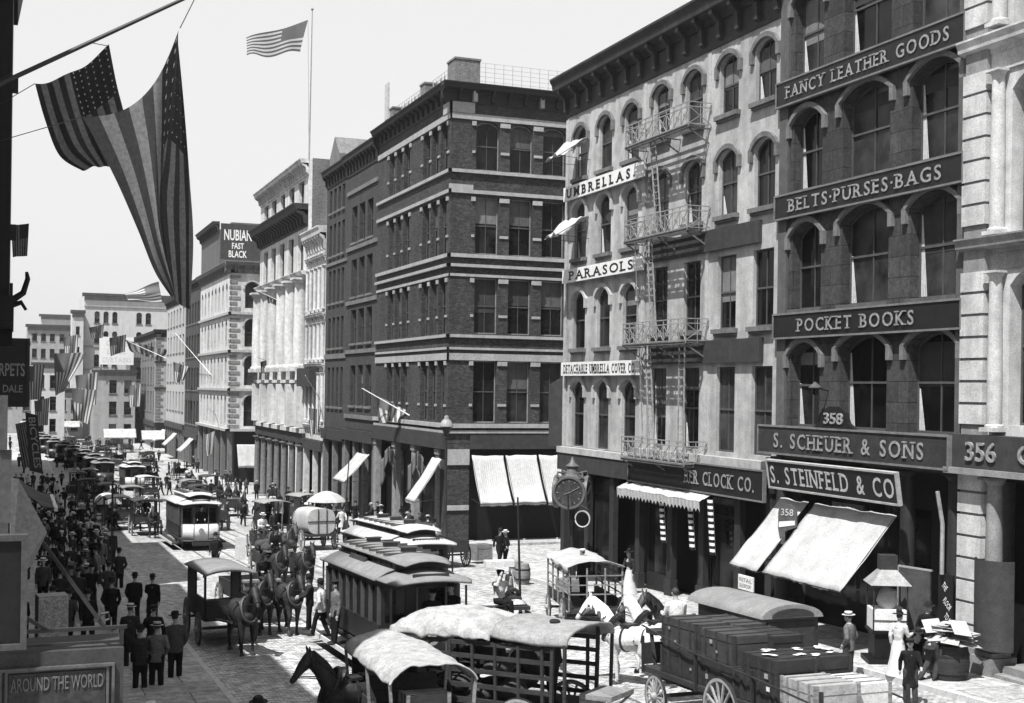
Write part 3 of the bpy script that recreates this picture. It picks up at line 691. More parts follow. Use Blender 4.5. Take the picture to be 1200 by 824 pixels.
# ---- the brick corner building
m_brick = MB_brick('dark red brick', .05, .03, .22, .075, .008, amt=.4, rough=.85, bump=.3, big=.4)
m_lime = M('limestone band', .29, .8, ns=5, amt=.18, big=.2)
m_corn = M('sooty cornice', .02, .7, ns=5, amt=.4)
b = Bld('corner_building', 'five storey dark brick corner building with pale stone bands and roof sign frames', 'building', XF, 90.0, RF, 16.5, 22, gz(73))
S = b.side; SL = 22
fl = ((20.98, 23.95, .3), (15.86, 19.35, 0), (11.0, 14.4, 0), (5.56, 9.35, 0))
o1, o2 = [], []
for z0, z1, r in fl:
    for x0 in (2.9, 10.85):
        for k in range(3): o1.append((x0 + k*1.78, x0 + k*1.78 + 1.38, z0, z1, r))
    for k in range(9): o2.append((1.62 + k*2.2, 1.62 + k*2.2 + 1.52, z0, z1, r))
m = b.mb(); wall_face(m, 0, 16.5, 4.3, 25.6, o1, .34); b.shell(m, 25.9, right=False, z0=4.3); m.xf = Matrix.Translation((0,0,-b.zb)) @ S; wall_face(m, 0, SL, 4.3, 25.6, o2, .34); b.put(m, 'wall', m_brick)
for o in o1: window(b, b.I, o, ST0, .3, frame=m_sash_d, blind=.5, curtain=.0)
for o in o2: window(b, S, o, ST1, .26, frame=m_sash_l, sash=m_sash_d, blind=.6, curtain=.0)
m = b.mb(); L2 = []
for xf, W_ in ((b.I, 16.5), (S, SL)):
    m.xf = Matrix.Translation((0,0,-b.zb)) @ xf; e = .0 if xf is b.I else .0
    for z0, z1, pr in ((20.74, 20.94, .16), (19.5, 19.72, .12), (15.6, 15.82, .16), (15.02, 15.2, .2), (14.45, 14.62, .06), (10.74, 10.92, .16), (10.0, 10.14, .1), (9.36, 9.78, .09), (5.25, 5.5, .22), (4.92, 5.1, .14), (24.0, 24.35, .08)):
        band(m, 0 if xf is b.I else -pr, W_ + (pr if xf is b.I else 0), z0, z1, pr)
b.put(m, 'stone_band', m_lime)
m = b.mb(); tie = b.mb()                                                # stone caps and ties on the mullions
m.xf = tie.xf = Matrix.Translation((0,0,-b.zb)) @ S
for z0, z1, r in fl:
    for k in range(10):
        x = 1.62 + k*2.2 - .68
        if k == 0: x = 1.3
        wd_ = .68 if k else .3
        m.box(x+.02, x+wd_-.02, -.09, .02, z1-.3, z1-.04); tie.box(x+.06, x+wd_-.06, -.07, .02, z0+1.0, z0+1.16)
m.xf = Matrix.Translation((0,0,-b.zb)); tie.xf = m.xf
for z0, z1, r in fl:
    for x0 in (2.9, 10.85):
        for k in range(4):
            x = x0 + k*1.78 - .4; m.box(x+.05, x+.4, -.08, .02, z1-.3, z1-.05); tie.box(x+.05, x+.4, -.07, .02, z0+.95, z0+1.1)
b.put(m, 'mullion_cap', m_lime); b.put(tie, 'stone_tie', m_lime)
m = b.mb(); m.box(15.2, 16.62, -.12, .02, 24.36, 25.0); m.xf = Matrix.Translation((0,0,-b.zb)) @ S; m.box(-.12, 1.46, -.12, .02, 24.36, 25.0)
m.box(-.1, 1.42, -.1, .02, 19.72, 20.02); m.box(-.1, 1.42, -.1, .02, 3.0, 3.95); m.box(-.1, 1.42, -.1, .02, .25, .55); b.put(m, 'corner_stone', m_lime)
m = b.mb(); cornice(m, 0, 16.5, 24.95, 26.1, .7, 1.1, .16, ends=False); m.xf = Matrix.Translation((0,0,-b.zb)) @ S; cornice(m, -.7, SL, 24.95, 26.1, .7, 1.1, .16, ends=False); b.put(m, 'cornice', m_corn)
m = b.mb(); m.xf = Matrix.Translation((0,0,-b.zb)) @ S
for k in range(0, 10, 2): m.box(1.3 + k*2.2, 1.55 + k*2.2, -.35, 0, 25.05, 25.75)
b.put(m, 'cornice_block', m_lime)
for (x, y, sx, hh) in ((15.0, .2, 1.5, 27.6), (9.0, .3, 1.0, 27.5), (1.6, .3, .9, 27.4)):
    m = b.mb(); m.box(x, x+sx, y, y+1.6, 25.8, hh); m.box(x-.05, x+sx+.05, y-.05, y+1.65, hh, hh+.12); b.put(m, 'chimney', MB_brick('chimney brick', .16, .1, .22, .075, .01))
m = b.mb(); m.box(0, 16.5, .9, 1.0, -2.4, 4.3); m.box(0, 16.5, 0, .9, 4.25, 4.32); m.quad((0,0,-2.4), (0,0,4.3), (0,20,4.3), (0,20,-2.4)); m.xf = Matrix.Translation((0,0,-b.zb)) @ S; m.box(1.46, SL, .6, .7, -2, 4.3); b.put(m, 'shop_front', m_black)
for x in (.35, 5.3, 9.8, 14.9):
    m = b.mb(); m.box(x-.35, x+.35, -.1, .3, gz(90-x)-.1, 3.9); m.box(x-.42, x+.42, -.16, .3, 3.55, 3.9); b.put(m, 'shop_pilaster', M('sandstone pilaster', .2, .8, amt=.25, big=.2))
m = b.mb(); m.box(15.2, 16.5, .0, .5, -1.9, 4.29); m.xf = Matrix.Translation((0,0,-b.zb)) @ S; m.box(.002, 1.45, -.003, .5, -1.9, 4.29); b.put(m, 'corner_pier', m_brick)
m = b.mb(); m.box(0, 16.5, -.28, .02, 3.95, 4.9); m.xf = Matrix.Translation((0,0,-b.zb)) @ S; m.box(1.45, SL, -.1, .02, 3.95, 4.9); b.put(m, 'fascia', m_band)
for x in (3.0, 6.9, 7.2, 12.0):
    m = b.mb(); m.box(x, x+1.6, .84, .89, -.6, 3.3); b.put(m, 'shop_window', m_glass_sh)
# openwork letter frames along both parapets
t = thing('roof_sign', 'openwork wire sign frames standing along the parapet of the brick corner building', 'roof sign', (XF, 90.0, 26.0), RF)
m = MB(); 
for i in range(26): m.bar((.6+i*.6, .8, 0), (.6+i*.6, .8, 1.7), .02)
for i in range(6): m.bar((.6, .8, .3+i*.28), (15.6, .8, .3+i*.28), .014)
m.build('lattice', m_fe, t)
m = MB()
for i in range(34): m.bar((15.8, 1.2+i*.6, 0), (15.8, 1.2+i*.6, 1.7), .02)
for i in range(6): m.bar((15.8, 1.2, .3+i*.28), (15.8, 21, .3+i*.28), .014)
m.build('lattice', m_fe, t)
m = MB()
for i in range(18):
    m.bar((1.2+i*.8, .78, .4), (1.5+i*.8, .78, 1.5), .07, .02); m.bar((1.8+i*.8, .78, .4), (1.5+i*.8, .78, 1.5), .07, .02)
m.build('wire_letter', M('dull lettering', .2, .6), t)
# awnings round the corner shop
m_stripe_d = M('awning stripe', .4, .9, ns=5, amt=.2)
def awning(name, label, O, U, D, wd, rise, proj, val=.18, mat=m_cloth_w, stripe=0, sag=.12, rods=True, cat='awning', group=None):
    """canvas from the wall line O..O+U*wd, falling by rise over proj along D, with a valance"""
    t = thing(name, label, cat, O, 0, group); U = Vector(U); D = Vector(D); n = 24; O = tuple(O)
    def fn(s, v): return U*wd*s + D*proj*v + Vector((0, 0, -rise*v - sag*math.sin(v*math.pi)*(.6 + .4*math.sin(s*math.pi)) + .07*mnoise.noise((s*wd*1.4+O[1], v*2.2, O[0])) + .03*mnoise.noise((s*wd*4, v*5, O[1]))))
    m = MB(); m.grid(fn, n if not stripe else stripe*2, 14, (lambda s, v: int(s*stripe*2) % 2) if stripe else 0)
    o = m.build('canvas', [mat, m_stripe_d], t, True); sm = o.modifiers.new('thickness', 'SOLIDIFY'); sm.thickness = .015
    m = MB(); k = stripe*2 if stripe else n
    m.grid(lambda s, v: fn(s, 1) + Vector((0,0,-val*v*(1 - .35*abs(math.sin(s*k*math.pi*.5))))) - D*.03*v, k*2, 2, (lambda s, v: int(s*k) % 2) if stripe else 0); m.build('valance', [mat, m_stripe_d], t, True)
    if rods:
        m = MB()
        for s in (.01, .99): m.bar(fn(s,1)+Vector((0,0,-.03)), U*wd*s + Vector((0,0,-rise*.95)), .03); m.bar(fn(s,1)+Vector((0,0,-.03)), U*wd*s+Vector((0,0,0)), .02)
        m.bar(fn(0,1)+Vector((0,0,-.02)), fn(1,1)+Vector((0,0,-.02)), .03); m.build('frame', m_iron, t)
    return t
for i, nm in enumerate(('nearest the corner pier', 'in the middle of the row', 'half hidden by the street clock', 'farthest up the side street')):
    awning('striped_awning', 'striped white awning on the brick corner building side, ' + nm, (26.05 + i*2.2, 73.5-.12, 3.55), (1,0,0), (0,-1,0), 2.05, 2.75, 1.7, stripe=15, sag=.4)
awning('striped_awning', 'striped awning over the street front of the corner building beside the lamp post', (XF-.3, 73.6, 3.35), (0,1,0), (-1,0,0), 1.9, 2.55, 1.7, stripe=12)
awning('shop_awning', 'narrow white awning tilted steeply on the dark front left of the corner building', (XF-.3, 90.4, 2.7), (0,1,0), (-1,0,0), 3.4, 1.9, 1.9)

# ---- the two dark brick fronts beyond the corner
m_brick2 = MB_brick('sooty brick', .05, .035, .22, .075, .008, amt=.2, rough=.85, bump=.2, big=.3)
m_trim2 = M('sooty stone trim', .13, .8, ns=4, amt=.3, big=.2)
def plain_front(name, label, Yl, Yr, zt, rows, nx, wallm, trim, zshop, mx=.5, gap=.45, arch=0.0, hood=None, D=14, cor=(1.3, .6), zoff=0.0, sill=True, frame=None, shopm=None, left=True):
    W = Yl - Yr; b = Bld(name, label, 'building', XF, Yl, RF, W, D, gz((Yl+Yr)/2)); ops = []
    pw = (W - 2*mx) / nx
    for z0, z1 in rows:
        for k in range(nx): ops.append((mx + k*pw + gap/2, mx + (k+1)*pw - gap/2, z0, z1, arch))
    m = b.mb(); wall_face(m, 0, W, zshop, zt, ops, .34); b.shell(m, zt, z0=zshop); b.put(m, 'wall', wallm)
    for o in ops: window(b, b.I, o, ST0 if pw < 1.6 else ST1, .3, sill=trim if sill else None, hood=hood, frame=frame, blind=.3, sw=.06)
    m = b.mb(); cornice(m, 0, W, zt - cor[0], zt, cor[1], 1.0, .18, ends=False); b.put(m, 'cornice', m_corn if trim is m_trim2 else trim)
    m = b.mb(); m.box(0, W, .8, .9, b.zb - .8, zshop); m.box(0, W, 0, .8, zshop-.05, zshop); m.quad((0,0,b.zb-.8), (0,0,zshop), (0,D,zshop), (0,D,b.zb-.8)); m.quad((W,0,b.zb-.8), (W,0,zshop), (W,D,zshop), (W,D,b.zb-.8)); b.put(m, 'shop_front', m_black)
    m = b.mb(); m.box(0, W, -.3, .02, zshop-.9, zshop-.06); b.put(m, 'fascia', shopm or m_band)
    n = max(2, int(W/3))
    for k in range(n + 1):
        x = .25 + (W-.5)*k/n; m = b.mb(); m.box(x-.22, x+.22, -.1, .3, b.zb-.8, zshop-.9); b.put(m, 'shop_pilaster', trim)
    return b
b = plain_front('dark_brick_building', 'sooty dark brick building with triple windows joined to the corner building', 99.0, 90.0, 25.7, [(18.8, 21.6), (14.6, 17.5), (11.0, 13.6), (6.2, 9.3)], 3, m_brick2, m_trim2, 4.4, mx=1.0, gap=.7, cor=(1.6, .6))
m = b.mb()
for z in (18.2, 14.0, 10.2, 5.2, 22.6): band(m, 0, 9.0, z, z+.3, .12)
b.put(m, 'string_course', m_trim2)
b = plain_front('dark_brick_building', 'narrow sooty brick building topped by a small pedimented dormer', 106.3, 99.0, 25.6, [(22.0, 23.9), (18.4, 21.0), (14.5, 17.2), (10.8, 13.3), (6.0, 9.2)], 4, m_brick2, m_trim2, 4.2, mx=.7, gap=.6, cor=(1.4, .6))
m = b.mb(); m.prism([(2.0,25.6), (5.4,25.6), (5.4,26.4), (3.7,28.0), (2.0,26.4)], -.3, 3.0); b.put(m, 'dormer', m_trim2)
m = b.mb(); band(m, 0, 7.3, 9.9, 10.3, .1); band(m, 0, 7.3, 17.6, 17.85, .1); b.put(m, 'string_course', m_trim2)
t = thing('roof_signboard', 'tall thin signboard on trestle legs above the dark brick roofs', 'roof sign', (XF+1.2, 93.0, 25.7), R(-90))
m = MB(); m.box(0, .9, 0, .12, 1.9, 4.6); m.build('board', M('grey board', .35, .8), t)
m = MB(); 
for x in (.05, .85): m.bar((x,.2,0), (x,.06,2.2), .08); m.bar((x,2.4,0), (x,.1,2.0), .08)
m.bar((.0,.25,.9), (.9,.25,.9), .06); m.build('trestle', m_iron, t)
# ---- narrow white front
m_wht = M('white painted iron front', .5, .7, ns=3, amt=.22, big=.35)
b = plain_front('white_narrow_building', 'narrow white iron-fronted building between sooty brick and the columned building', 113.6, 106.3, 21.2, [(14.2, 17.6), (9.9, 12.8), (4.6, 8.2)], 4, m_wht, m_wht, 3.0, mx=.35, gap=.5, cor=(2.2, .8), D=12)
m = b.mb()
for z in (18.2, 13.2, 8.9, 3.6): cornice(m, 0, 7.3, z, z+.7, .35, .8, .12, ends=False, frieze=False)
b.put(m, 'string_course', m_wht)
for k in range(5):
    m = b.mb(); x = .45 + k*1.6
    for z0, z1 in ((14.2, 17.9), (9.9, 13.1), (4.6, 8.8)): column(m, x, z0, z1, .15, -.12)
    b.put(m, 'column', m_wht, smooth=True)
m = b.mb(); m.box(.1, 5.2, -.9, -.1, 7.6, 9.2); b.put(m, 'projecting_sign_box', m_band)
# ---- white columned building with the great dark cornice
b = plain_front('columned_building', 'tall white building with giant columns, wide dark cornice and a flagpole on its roof', 137.5, 113.6, 28.0, [(24.3, 26.4), (18.0, 21.6), (8.2, 14.6), (4.2, 7.6)], 5, m_wht, m_wht, 3.4, mx=1.0, gap=2.0, cor=(1.4, .9), D=16)
m = b.mb(); m.box(23.85, 23.92, .3, 15.9, 14, 28.1); b.put(m, 'side_wall', MB_brick('party wall brick', .14, .09, .22, .075, .008, big=.3))
m = b.mb(); cornice(m, 0, 23.8, 22.0, 24.0, 1.4, 1.4, .3, ends=False); b.put(m, 'main_cornice', m_corn)
for k in range(6):
    m = b.mb(); x = 1.2 + k*4.28; column(m, x, 9.0, 17.4, .62, -.35); b.put(m, 'column', m_wht, smooth=True)
m = b.mb(); cornice(m, 0, 23.85, 17.0, 18.0, .7, 0, ends=False); band(m, 0, 23.85, 7.9, 8.2, .5); band(m, 0, 23.85, 3.4, 3.8, .5); b.put(m, 'string_course', m_wht)
for k in range(6):
    m = b.mb(); x = .9 + k*4.4; m.prism([(x-.7,3.9), (x+.7,3.9), (x+.55,7.8), (x-.55,7.8)], -.75, .0); b.put(m, 'buttress', m_wht)
for k in range(7):
    m = b.mb(); column(m, 1.1 + k*3.6, gz(126)-.2, 2.3, .34, -.2); b.put(m, 'porch_column', m_trim2, smooth=True)
# ---- corner house with quoins and the painted wall above
m_quoin = M('quoin stone', .3, .8, ns=5, amt=.25)
b = Bld('quoined_building', 'white corner house with round arched windows, dark quoins and NUBIAN painted wall above', 'building', XF, 184.0, RF, 27, 22, gz(170))
S = b.side; o1, o2 = [], []
for z0, z1 in ((17.0, 20.2), (12.3, 15.7), (7.6, 11.2), (2.6, 6.4)):
    for k in range(8): o1.append((1.2+k*3.1, 1.2+k*3.1+1.5, z0, z1, .7))
    for k in range(5): o2.append((1.7+k*3.5, 1.7+k*3.5+1.7, z0, z1, .84))
m = b.mb(); wall_face(m, 0, 27, 2.2, 22, o1, .34); b.shell(m, 22, right=False, z0=2.2); m.xf = Matrix.Translation((0,0,-b.zb)) @ S; wall_face(m, 0, 22, 2.2, 22, o2, .34); b.put(m, 'wall', m_wht)
for o in o1: window(b, b.I, o, ST0, .3, blind=0)
for o in o2: window(b, S, o, ST0, .3, blind=.2, hood=('arch', m_quoin))
m = b.mb()
for i in range(30):
    z = 2.4 + i*.65; e = .75 if i % 2 else 1.15; m.box(27-e, 27.06, -.06, .02, z, z+.38)
m.xf = Matrix.Translation((0,0,-b.zb)) @ S
for i in range(30):
    z = 2.4 + i*.65; e = .75 if i % 2 else 1.15; m.box(-.055, e, -.06, .02, z, z+.38)
b.put(m, 'quoins', M('grimy quoin', .16, .8, amt=.3))
m = b.mb()
for z, pr in ((6.9, .3), (11.6, .3), (16.2, .3), (2.0, .5)): band(m, 0, 27+pr, z, z+.3, pr)
m.xf = Matrix.Translation((0,0,-b.zb)) @ S
for z, pr in ((6.9, .3), (11.6, .3), (16.2, .3), (2.0, .5)): band(m, -pr, 22, z, z+.3, pr)
b.put(m, 'string_course', m_quoin)
m = b.mb(); cornice(m, 0, 27, 21.2, 22.6, .8, 1.2, .25, ends=False); m.xf = Matrix.Translation((0,0,-b.zb)) @ S; cornice(m, -.8, 22, 21.2, 22.6, .8, 1.2, .25, ends=False); b.put(m, 'cornice', m_trim2)
m = b.mb(); m.box(0, 17, .02, 22, 22.6, 27.6); m.box(12.5, 17, 1.5, 22, 27.6, 28.6); b.put(m, 'upper_storey', MB_brick('painted party wall', .1, .08, .22, .075, .006, big=.2))
m = b.mb(); m.xf = Matrix.Translation((0,0,-b.zb)) @ Matrix.Translation((17,0,0)) @ Matrix.Rotation(R(90), 4, 'Z'); m.box(.15, 14, -.02, .02, 23.8, 28.4); b.put(m, 'painted_sign', m_band)
for tx, h_, w_, z in (('NUBIAN', 1.35, 4.4, 26.3), ('FAST', .75, 1.9, 25.2), ('BLACK', .85, 2.9, 24.1)):
    me = text_mesh(tx, h_, w_*.8, ext=.02, off=.015, x=2.35, y=-.035, z=z-b.zb, center=True); me.materials.append(m_white); l = link('lettering', me, b.root, None, (17, 0, 0), R(90))
m = b.mb(); cornice(m, 0, 17, 27.2, 28.6, .9, 1.5, .3, ends=False); b.put(m, 'roof_cornice', m_corn)
m = b.mb(); m.box(0, 27, .6, .7, -5, 2.2); m.box(0, 27, 0, .6, 2.1, 2.2); m.xf = Matrix.Translation((0,0,-b.zb)) @ S; m.box(.7, 22, .6, .7, -5, 2.2); m.box(.6, 22, 0, .6, 2.1, 2.2); b.put(m, 'shop_front', m_black)
for k in range(6):
    m = b.mb(); m.box(k*5.2+.1, k*5.2+.9, -.1, .4, -5, 2.0); b.put(m, 'shop_pilaster', m_trim2)
awning('shop_awning', 'square white awning on the side street front of the quoined corner house', (25.4, 157-.3, .4), (1,0,0), (0,-1,0), 7.0, 2.6, 1.4, rods=False)

# ---- farther right-hand fronts
plain_front('grey_brick_building', 'sooty grey building beyond the quoined corner house', 200.5, 184.2, 22.6, [(16.5, 19.5), (11.6, 14.8), (6.8, 10.0), (1.8, 5.2)], 5, m_brick2, m_trim2, .6, gap=1.3)
plain_front('pale_narrow_building', 'pale stuccoed building in the far right-hand row with sooty cornice', 226.0, 200.7, 21.6, [(17.0, 19.6), (12.6, 15.4), (8.0, 11.0), (3.4, 6.4)], 6, M('pale stucco', .34, .8, ns=2, amt=.15, big=.25), m_trim2, 1.4, gap=2.2)
b = plain_front('far_corner_building', 'far corner house with dark windows and white awnings behind the flagged fronts', 300.0, 243.0, 17.4, [(12.4, 15.4), (7.6, 10.8), (2.4, 6.2)], 10, m_trim2, m_trim2, .6, gap=3.0, D=20)
S = b.side; o2 = []
for z0, z1 in ((12.4, 15.0), (7.4, 10.6), (2.2, 6.0)):
    for k in range(3): o2.append((2.4+k*4, 4.2+k*4, z0, z1, 0))
m = b.mb(S @ Matrix.Translation((0, -.06, 0))); wall_face(m, -.3, 16, .5, 17.3, o2, .34); b.put(m, 'side_wall', M('pale side wall', .3, .8, amt=.2, big=.2))
for o in o2:
    w_ = window(b, S, o, ST0, .26, blind=0)
    mq = MB(); mq.box(-.1, o[1]-o[0]+.1, -1.0, -.3, o[3]-o[2]-1.6, o[3]-o[2]-.1); mq.build('window_awning', m_cloth_w, w_)
m = b.mb(S)
for i in range(26): m.box(-.1, .8 if i % 2 else 1.3, -.12, -.05, .8+i*.62, 1.2+i*.62)
b.put(m, 'quoins', m_trim2)
m = b.mb(S); cornice(m, -.6, 16, 16.2, 17.6, .8, 1.4, .25, ends=False); m.box(-.3, 16, -.3, 0, 6.7, 7.0); m.box(-.3, 16, -.3, 0, 11.5, 11.8); b.put(m, 'cornice', m_corn)
# ---- the far end of the street, where it bends
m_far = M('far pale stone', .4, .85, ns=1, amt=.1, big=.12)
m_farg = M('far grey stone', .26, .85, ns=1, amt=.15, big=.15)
def frontal(name, label, X0, X1, Y, zt, rows, cols, wallm, trim, D=25, cor=(1.6, 1.2), sign_=None, arch=0, mx=1.2, gap=1.2):
    W = X1 - X0; b = Bld(name, label, 'building', X0, Y, 0, W, D, -4.5); ops = []
    for z0, z1 in rows:
        for xa, xb in cols: ops.append((xa, xb, z0, z1, arch))
    m = b.mb(); wall_face(m, 0, W, -4.6, zt, ops, .4); b.shell(m, zt); b.put(m, 'wall', wallm)
    for o in ops: window(b, b.I, o, ST0, .35, blind=.2, sill=trim)
    m = b.mb(); cornice(m, 0, W, zt - cor[0], zt, cor[1], 0); b.put(m, 'cornice', trim)
    return b
cl = [(2.2,3.3), (4.1,5.2), (6.0,7.1), (11.2,12.4), (13.2,14.4), (20.2,21.4), (22.2,23.4), (27,28.2)]
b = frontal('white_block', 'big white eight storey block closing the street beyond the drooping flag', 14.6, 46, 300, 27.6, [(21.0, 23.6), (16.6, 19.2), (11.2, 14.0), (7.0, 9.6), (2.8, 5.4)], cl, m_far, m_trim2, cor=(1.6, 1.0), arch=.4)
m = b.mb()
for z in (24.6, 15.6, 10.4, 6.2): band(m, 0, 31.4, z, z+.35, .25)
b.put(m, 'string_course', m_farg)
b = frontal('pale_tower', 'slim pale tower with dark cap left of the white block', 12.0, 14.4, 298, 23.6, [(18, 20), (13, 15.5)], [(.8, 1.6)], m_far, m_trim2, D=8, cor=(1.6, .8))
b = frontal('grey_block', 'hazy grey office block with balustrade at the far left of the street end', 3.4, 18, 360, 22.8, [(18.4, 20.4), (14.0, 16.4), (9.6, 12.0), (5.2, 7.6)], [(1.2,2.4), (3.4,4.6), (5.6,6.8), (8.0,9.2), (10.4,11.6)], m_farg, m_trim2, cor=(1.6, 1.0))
b = frontal('small_grey_building', 'small grey house with one column of windows under a white roof sign', 14.6, 22.5, 262, 10.2, [(5.6, 8.2), (1.4, 4.0), (-2.4, -.4)], [(3.0, 4.4), (5.8, 7.2)], m_farg, m_trim2, D=12, cor=(1.2, .7))
sign('roof_billboard', 'white roof billboard with faint capitals reading LACE CURTAINS', (15.6, 261, 11.2), 0, 6.4, 5.4, [('CEHE', 3.2, 3.7, 1.0, 4.0), ('LACE', 3.2, 2.1, 1.0, 3.4), ('CURTAINS', 3.2, .5, .9, 5.4)], m_white, M('faded lettering', .4, .8), .15, None, ext=.01)
t = bpy.data.objects['roof_billboard']; m = MB()
for x in (.4, 3.2, 6.0): m.bar((x,.1,-1.1), (x,.1,5.2), .14); m.bar((x,2.2,-1.1), (x,.1,3.2), .1)
m.build('strut', m_iron, t)
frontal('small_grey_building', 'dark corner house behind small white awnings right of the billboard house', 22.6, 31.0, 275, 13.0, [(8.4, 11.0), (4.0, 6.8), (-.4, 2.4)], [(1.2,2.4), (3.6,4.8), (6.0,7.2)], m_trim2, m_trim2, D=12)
for (X, Y, wd_, lb) in ((15.2, 240, 5.6, 'wide white far awning under the billboard house'), (21.0, 232, 4.6, 'white far awning sagging over the right pavement')):
    awning('far_awning', lb, (X, Y, -.6), (1,0,0), (0,-1,0), wd_, 1.5, 2.0, rods=True)
for (Y, lb) in ((228, 'small white awning in the far row, left of the dark doorway'), (212, 'small white awning on the pale stuccoed front'), (192, 'rounded white awning on the sooty grey front')):
    awning('far_awning', lb, (XF-.3, Y, -.2), (0,-1,0), (-1,0,0), 5.0, 1.8, 1.8, rods=False)

# ================================================================ LEFT-HAND ROW (in its own shade)
m_leftb = MB_brick('left row brick', .05, .035, .22, .075, .008, big=.3)
XL = -1.2; LF = R(90)
def left_front(label, Y0, Y1, H_, nx):
    W = Y1 - Y0; b = Bld('left_row_building', label, 'building', XL, Y0, LF, W, 12, gz((Y0+Y1)/2)); ops = []
    pw = W / nx; n = int((H_ - 6) / 4)
    for f in range(n):
        for k in range(nx): ops.append((k*pw + pw*.28, k*pw + pw*.72, 5.6 + 4*f, 8.2 + 4*f, .3))
    m = b.mb(); wall_face(m, 0, W, b.zb-.4, H_, ops + [(.6, W-.6, b.zb+.4, 3.6, 0)], .35); b.shell(m, H_); b.put(m, 'wall', m_leftb)
    for o in ops: window(b, b.I, o, ST1, .3, sill=m_trim2, blind=.3)
    m = b.mb(); m.quad((.6,.34,b.zb+.4), (W-.6,.34,b.zb+.4), (W-.6,.34,3.6), (.6,.34,3.6)); b.put(m, 'shop_window', m_glass_sh)
    m = b.mb(); cornice(m, 0, W, H_-1.4, H_, .7, 1.2, .2, ends=False); b.put(m, 'cornice', m_corn)
    m = b.mb(); band(m, 0, W, 3.9, 4.6, .3); b.put(m, 'fascia', m_band)
    return b
L1 = left_front('dark left-hand building whose tall bay shows as a black edge at the top left', 14, 32, 17.5, 5)
left_front('second left-hand building in shade behind the carpets sign', 32.2, 52, 16.0, 6)
left_front('third left-hand building in shade, hidden past the near signs', 52.2, 74, 18.5, 6)
left_front('fourth left-hand building in shade, far down the left row', 74.2, 98, 15.0, 6)
left_front('fifth left-hand building in shade, far down the left row', 98.2, 136, 19.5, 8)
left_front('sixth left-hand building in shade at the end of the left row', 136.2, 200, 19.0, 12)
b = L1
m = b.mb(); m.box(7, 11, -1.13, 0, 9.0, 24); m.box(6.8, 11.2, -1.2, 0, 8.6, 9.0); b.put(m, 'bay', m_black)
m = b.mb(); m.box(6.7, 11.1, -1.34, -1.1, 15.0, 24); m.extrude_x([(-1.1,14.2), (-1.2,14.2), (-1.34,15.0), (-1.1,15.0)], 6.7, 11.1); b.put(m, 'bay_panel', m_black)
for z in (9.9, 12.2, 14.0):
    m = b.mb(); m.box(7.2, 7.5, -1.22, -1.1, z, z+.22); b.put(m, 'bay_bracket', m_dark)
t = thing('side_bracket', 'dark carved bracket sticking out below the black bay at the left', 'bracket', (-.3, 24, 9.2))
m = MB(); m.box(-.6, .28, -.2, .2, -.9, .2); m.tube([(.25,0,-.1), (.45,0,.05), (.52,0,.3), (.5,0,.42)], [.07,.06,.05,.03], 6); m.tube([(.2,0,-.2), (.42,0,-.12), (.5,0,-.25)], [.06,.05,.03], 6); m.build('bracket_body', m_black, t)

# projecting signs on the left
sign('hanging_sign', 'dark projecting board with faint white letters ending in CARPETS, left edge', (-1.18, 30, 7.2), 0, 1.46, 1.38, [('CARPETS', 1.02, .62, .27, .8), ('DALE', 1.18, .26, .16, .4)], m_signd, M('faded sign letters', .2, .7, amt=.3), .06, m_iron, ext=.012)
t = thing('signboard', 'plain grey board hung below the carpets sign at the left edge', 'signboard', (-1.1, 12.6, 6.35))
m = MB(); m.box(0, 1.1, 0, .05, .05, .72); m.box(.98, 1.06, -.03, .0, .72, 1.22); m.build('board', M('bare grey board', .05, .8, ns=4, amt=.15), t)
t = thing('signboard', 'large dark framed panel hanging over the left pavement, seen edge-on top', 'signboard', (-1.1, 13.6, 5.1))
m = MB(); m.box(0, 1.2, 0, .08, 0, 1.02); m.build('board', m_black, t)
m = MB(); m.box(0, 1.26, -.04, .1, 1.02, 1.08); m.box(1.2, 1.26, -.04, .1, -.06, 1.02); m.box(0, 1.2, -.04, .1, -.06, 0); m.build('frame', M('pale grey frame', .045, .7), t)
t = thing('canvas_wing', 'pale triangular canvas side screen beside the dark hanging panel', 'canvas screen', (.05, 14.3, 5.7))
m = MB(); m.add([(-.06,0,1.0), (.01,.02,.98), (.3,.2,.4), (.15,.2,.05), (-.06,0,-.1)], [(0,1,2,3,4)]); o = m.build('canvas', M('grey canvas', .1, .9, amt=.15), t); sm = o.modifiers.new('t', 'SOLIDIFY'); sm.thickness = .02
t = awning('side_awning', 'small dark awning with a pale edge over the left pavement', (.1, 34, 5.05), (0,1,0), (1,0,0), 4.2, .55, .95, mat=m_band, rods=False)
m = MB(); m.bar((0.95,0,-.55), (0.95,4.2,-.55), .09); m.build('edge', m_white, t)
t = thing('vertical_sign', 'dark slanting sign with white letters reading BICYCLES down its face', 'sign', (.42, 34.5, 5.45), 0); t.scale = (.8, .8, .8)
m = MB(); m.prism([(0,0), (.4,-.1), (.2,1.75), (-.15,1.85)], -.04, .04); m.build('board', m_signd, t)
me = text_mesh('BICYCLES', .2, 1.6, ext=.01, off=.01)
for v in me.vertices:
    x, z = v.co.x, v.co.z; v.co.x = -.05 + z + x*.12 ; v.co.z = 1.68 - x; v.co.y -= .05
me.materials.append(M('faded sign letters', .2)); link('lettering', me, t)
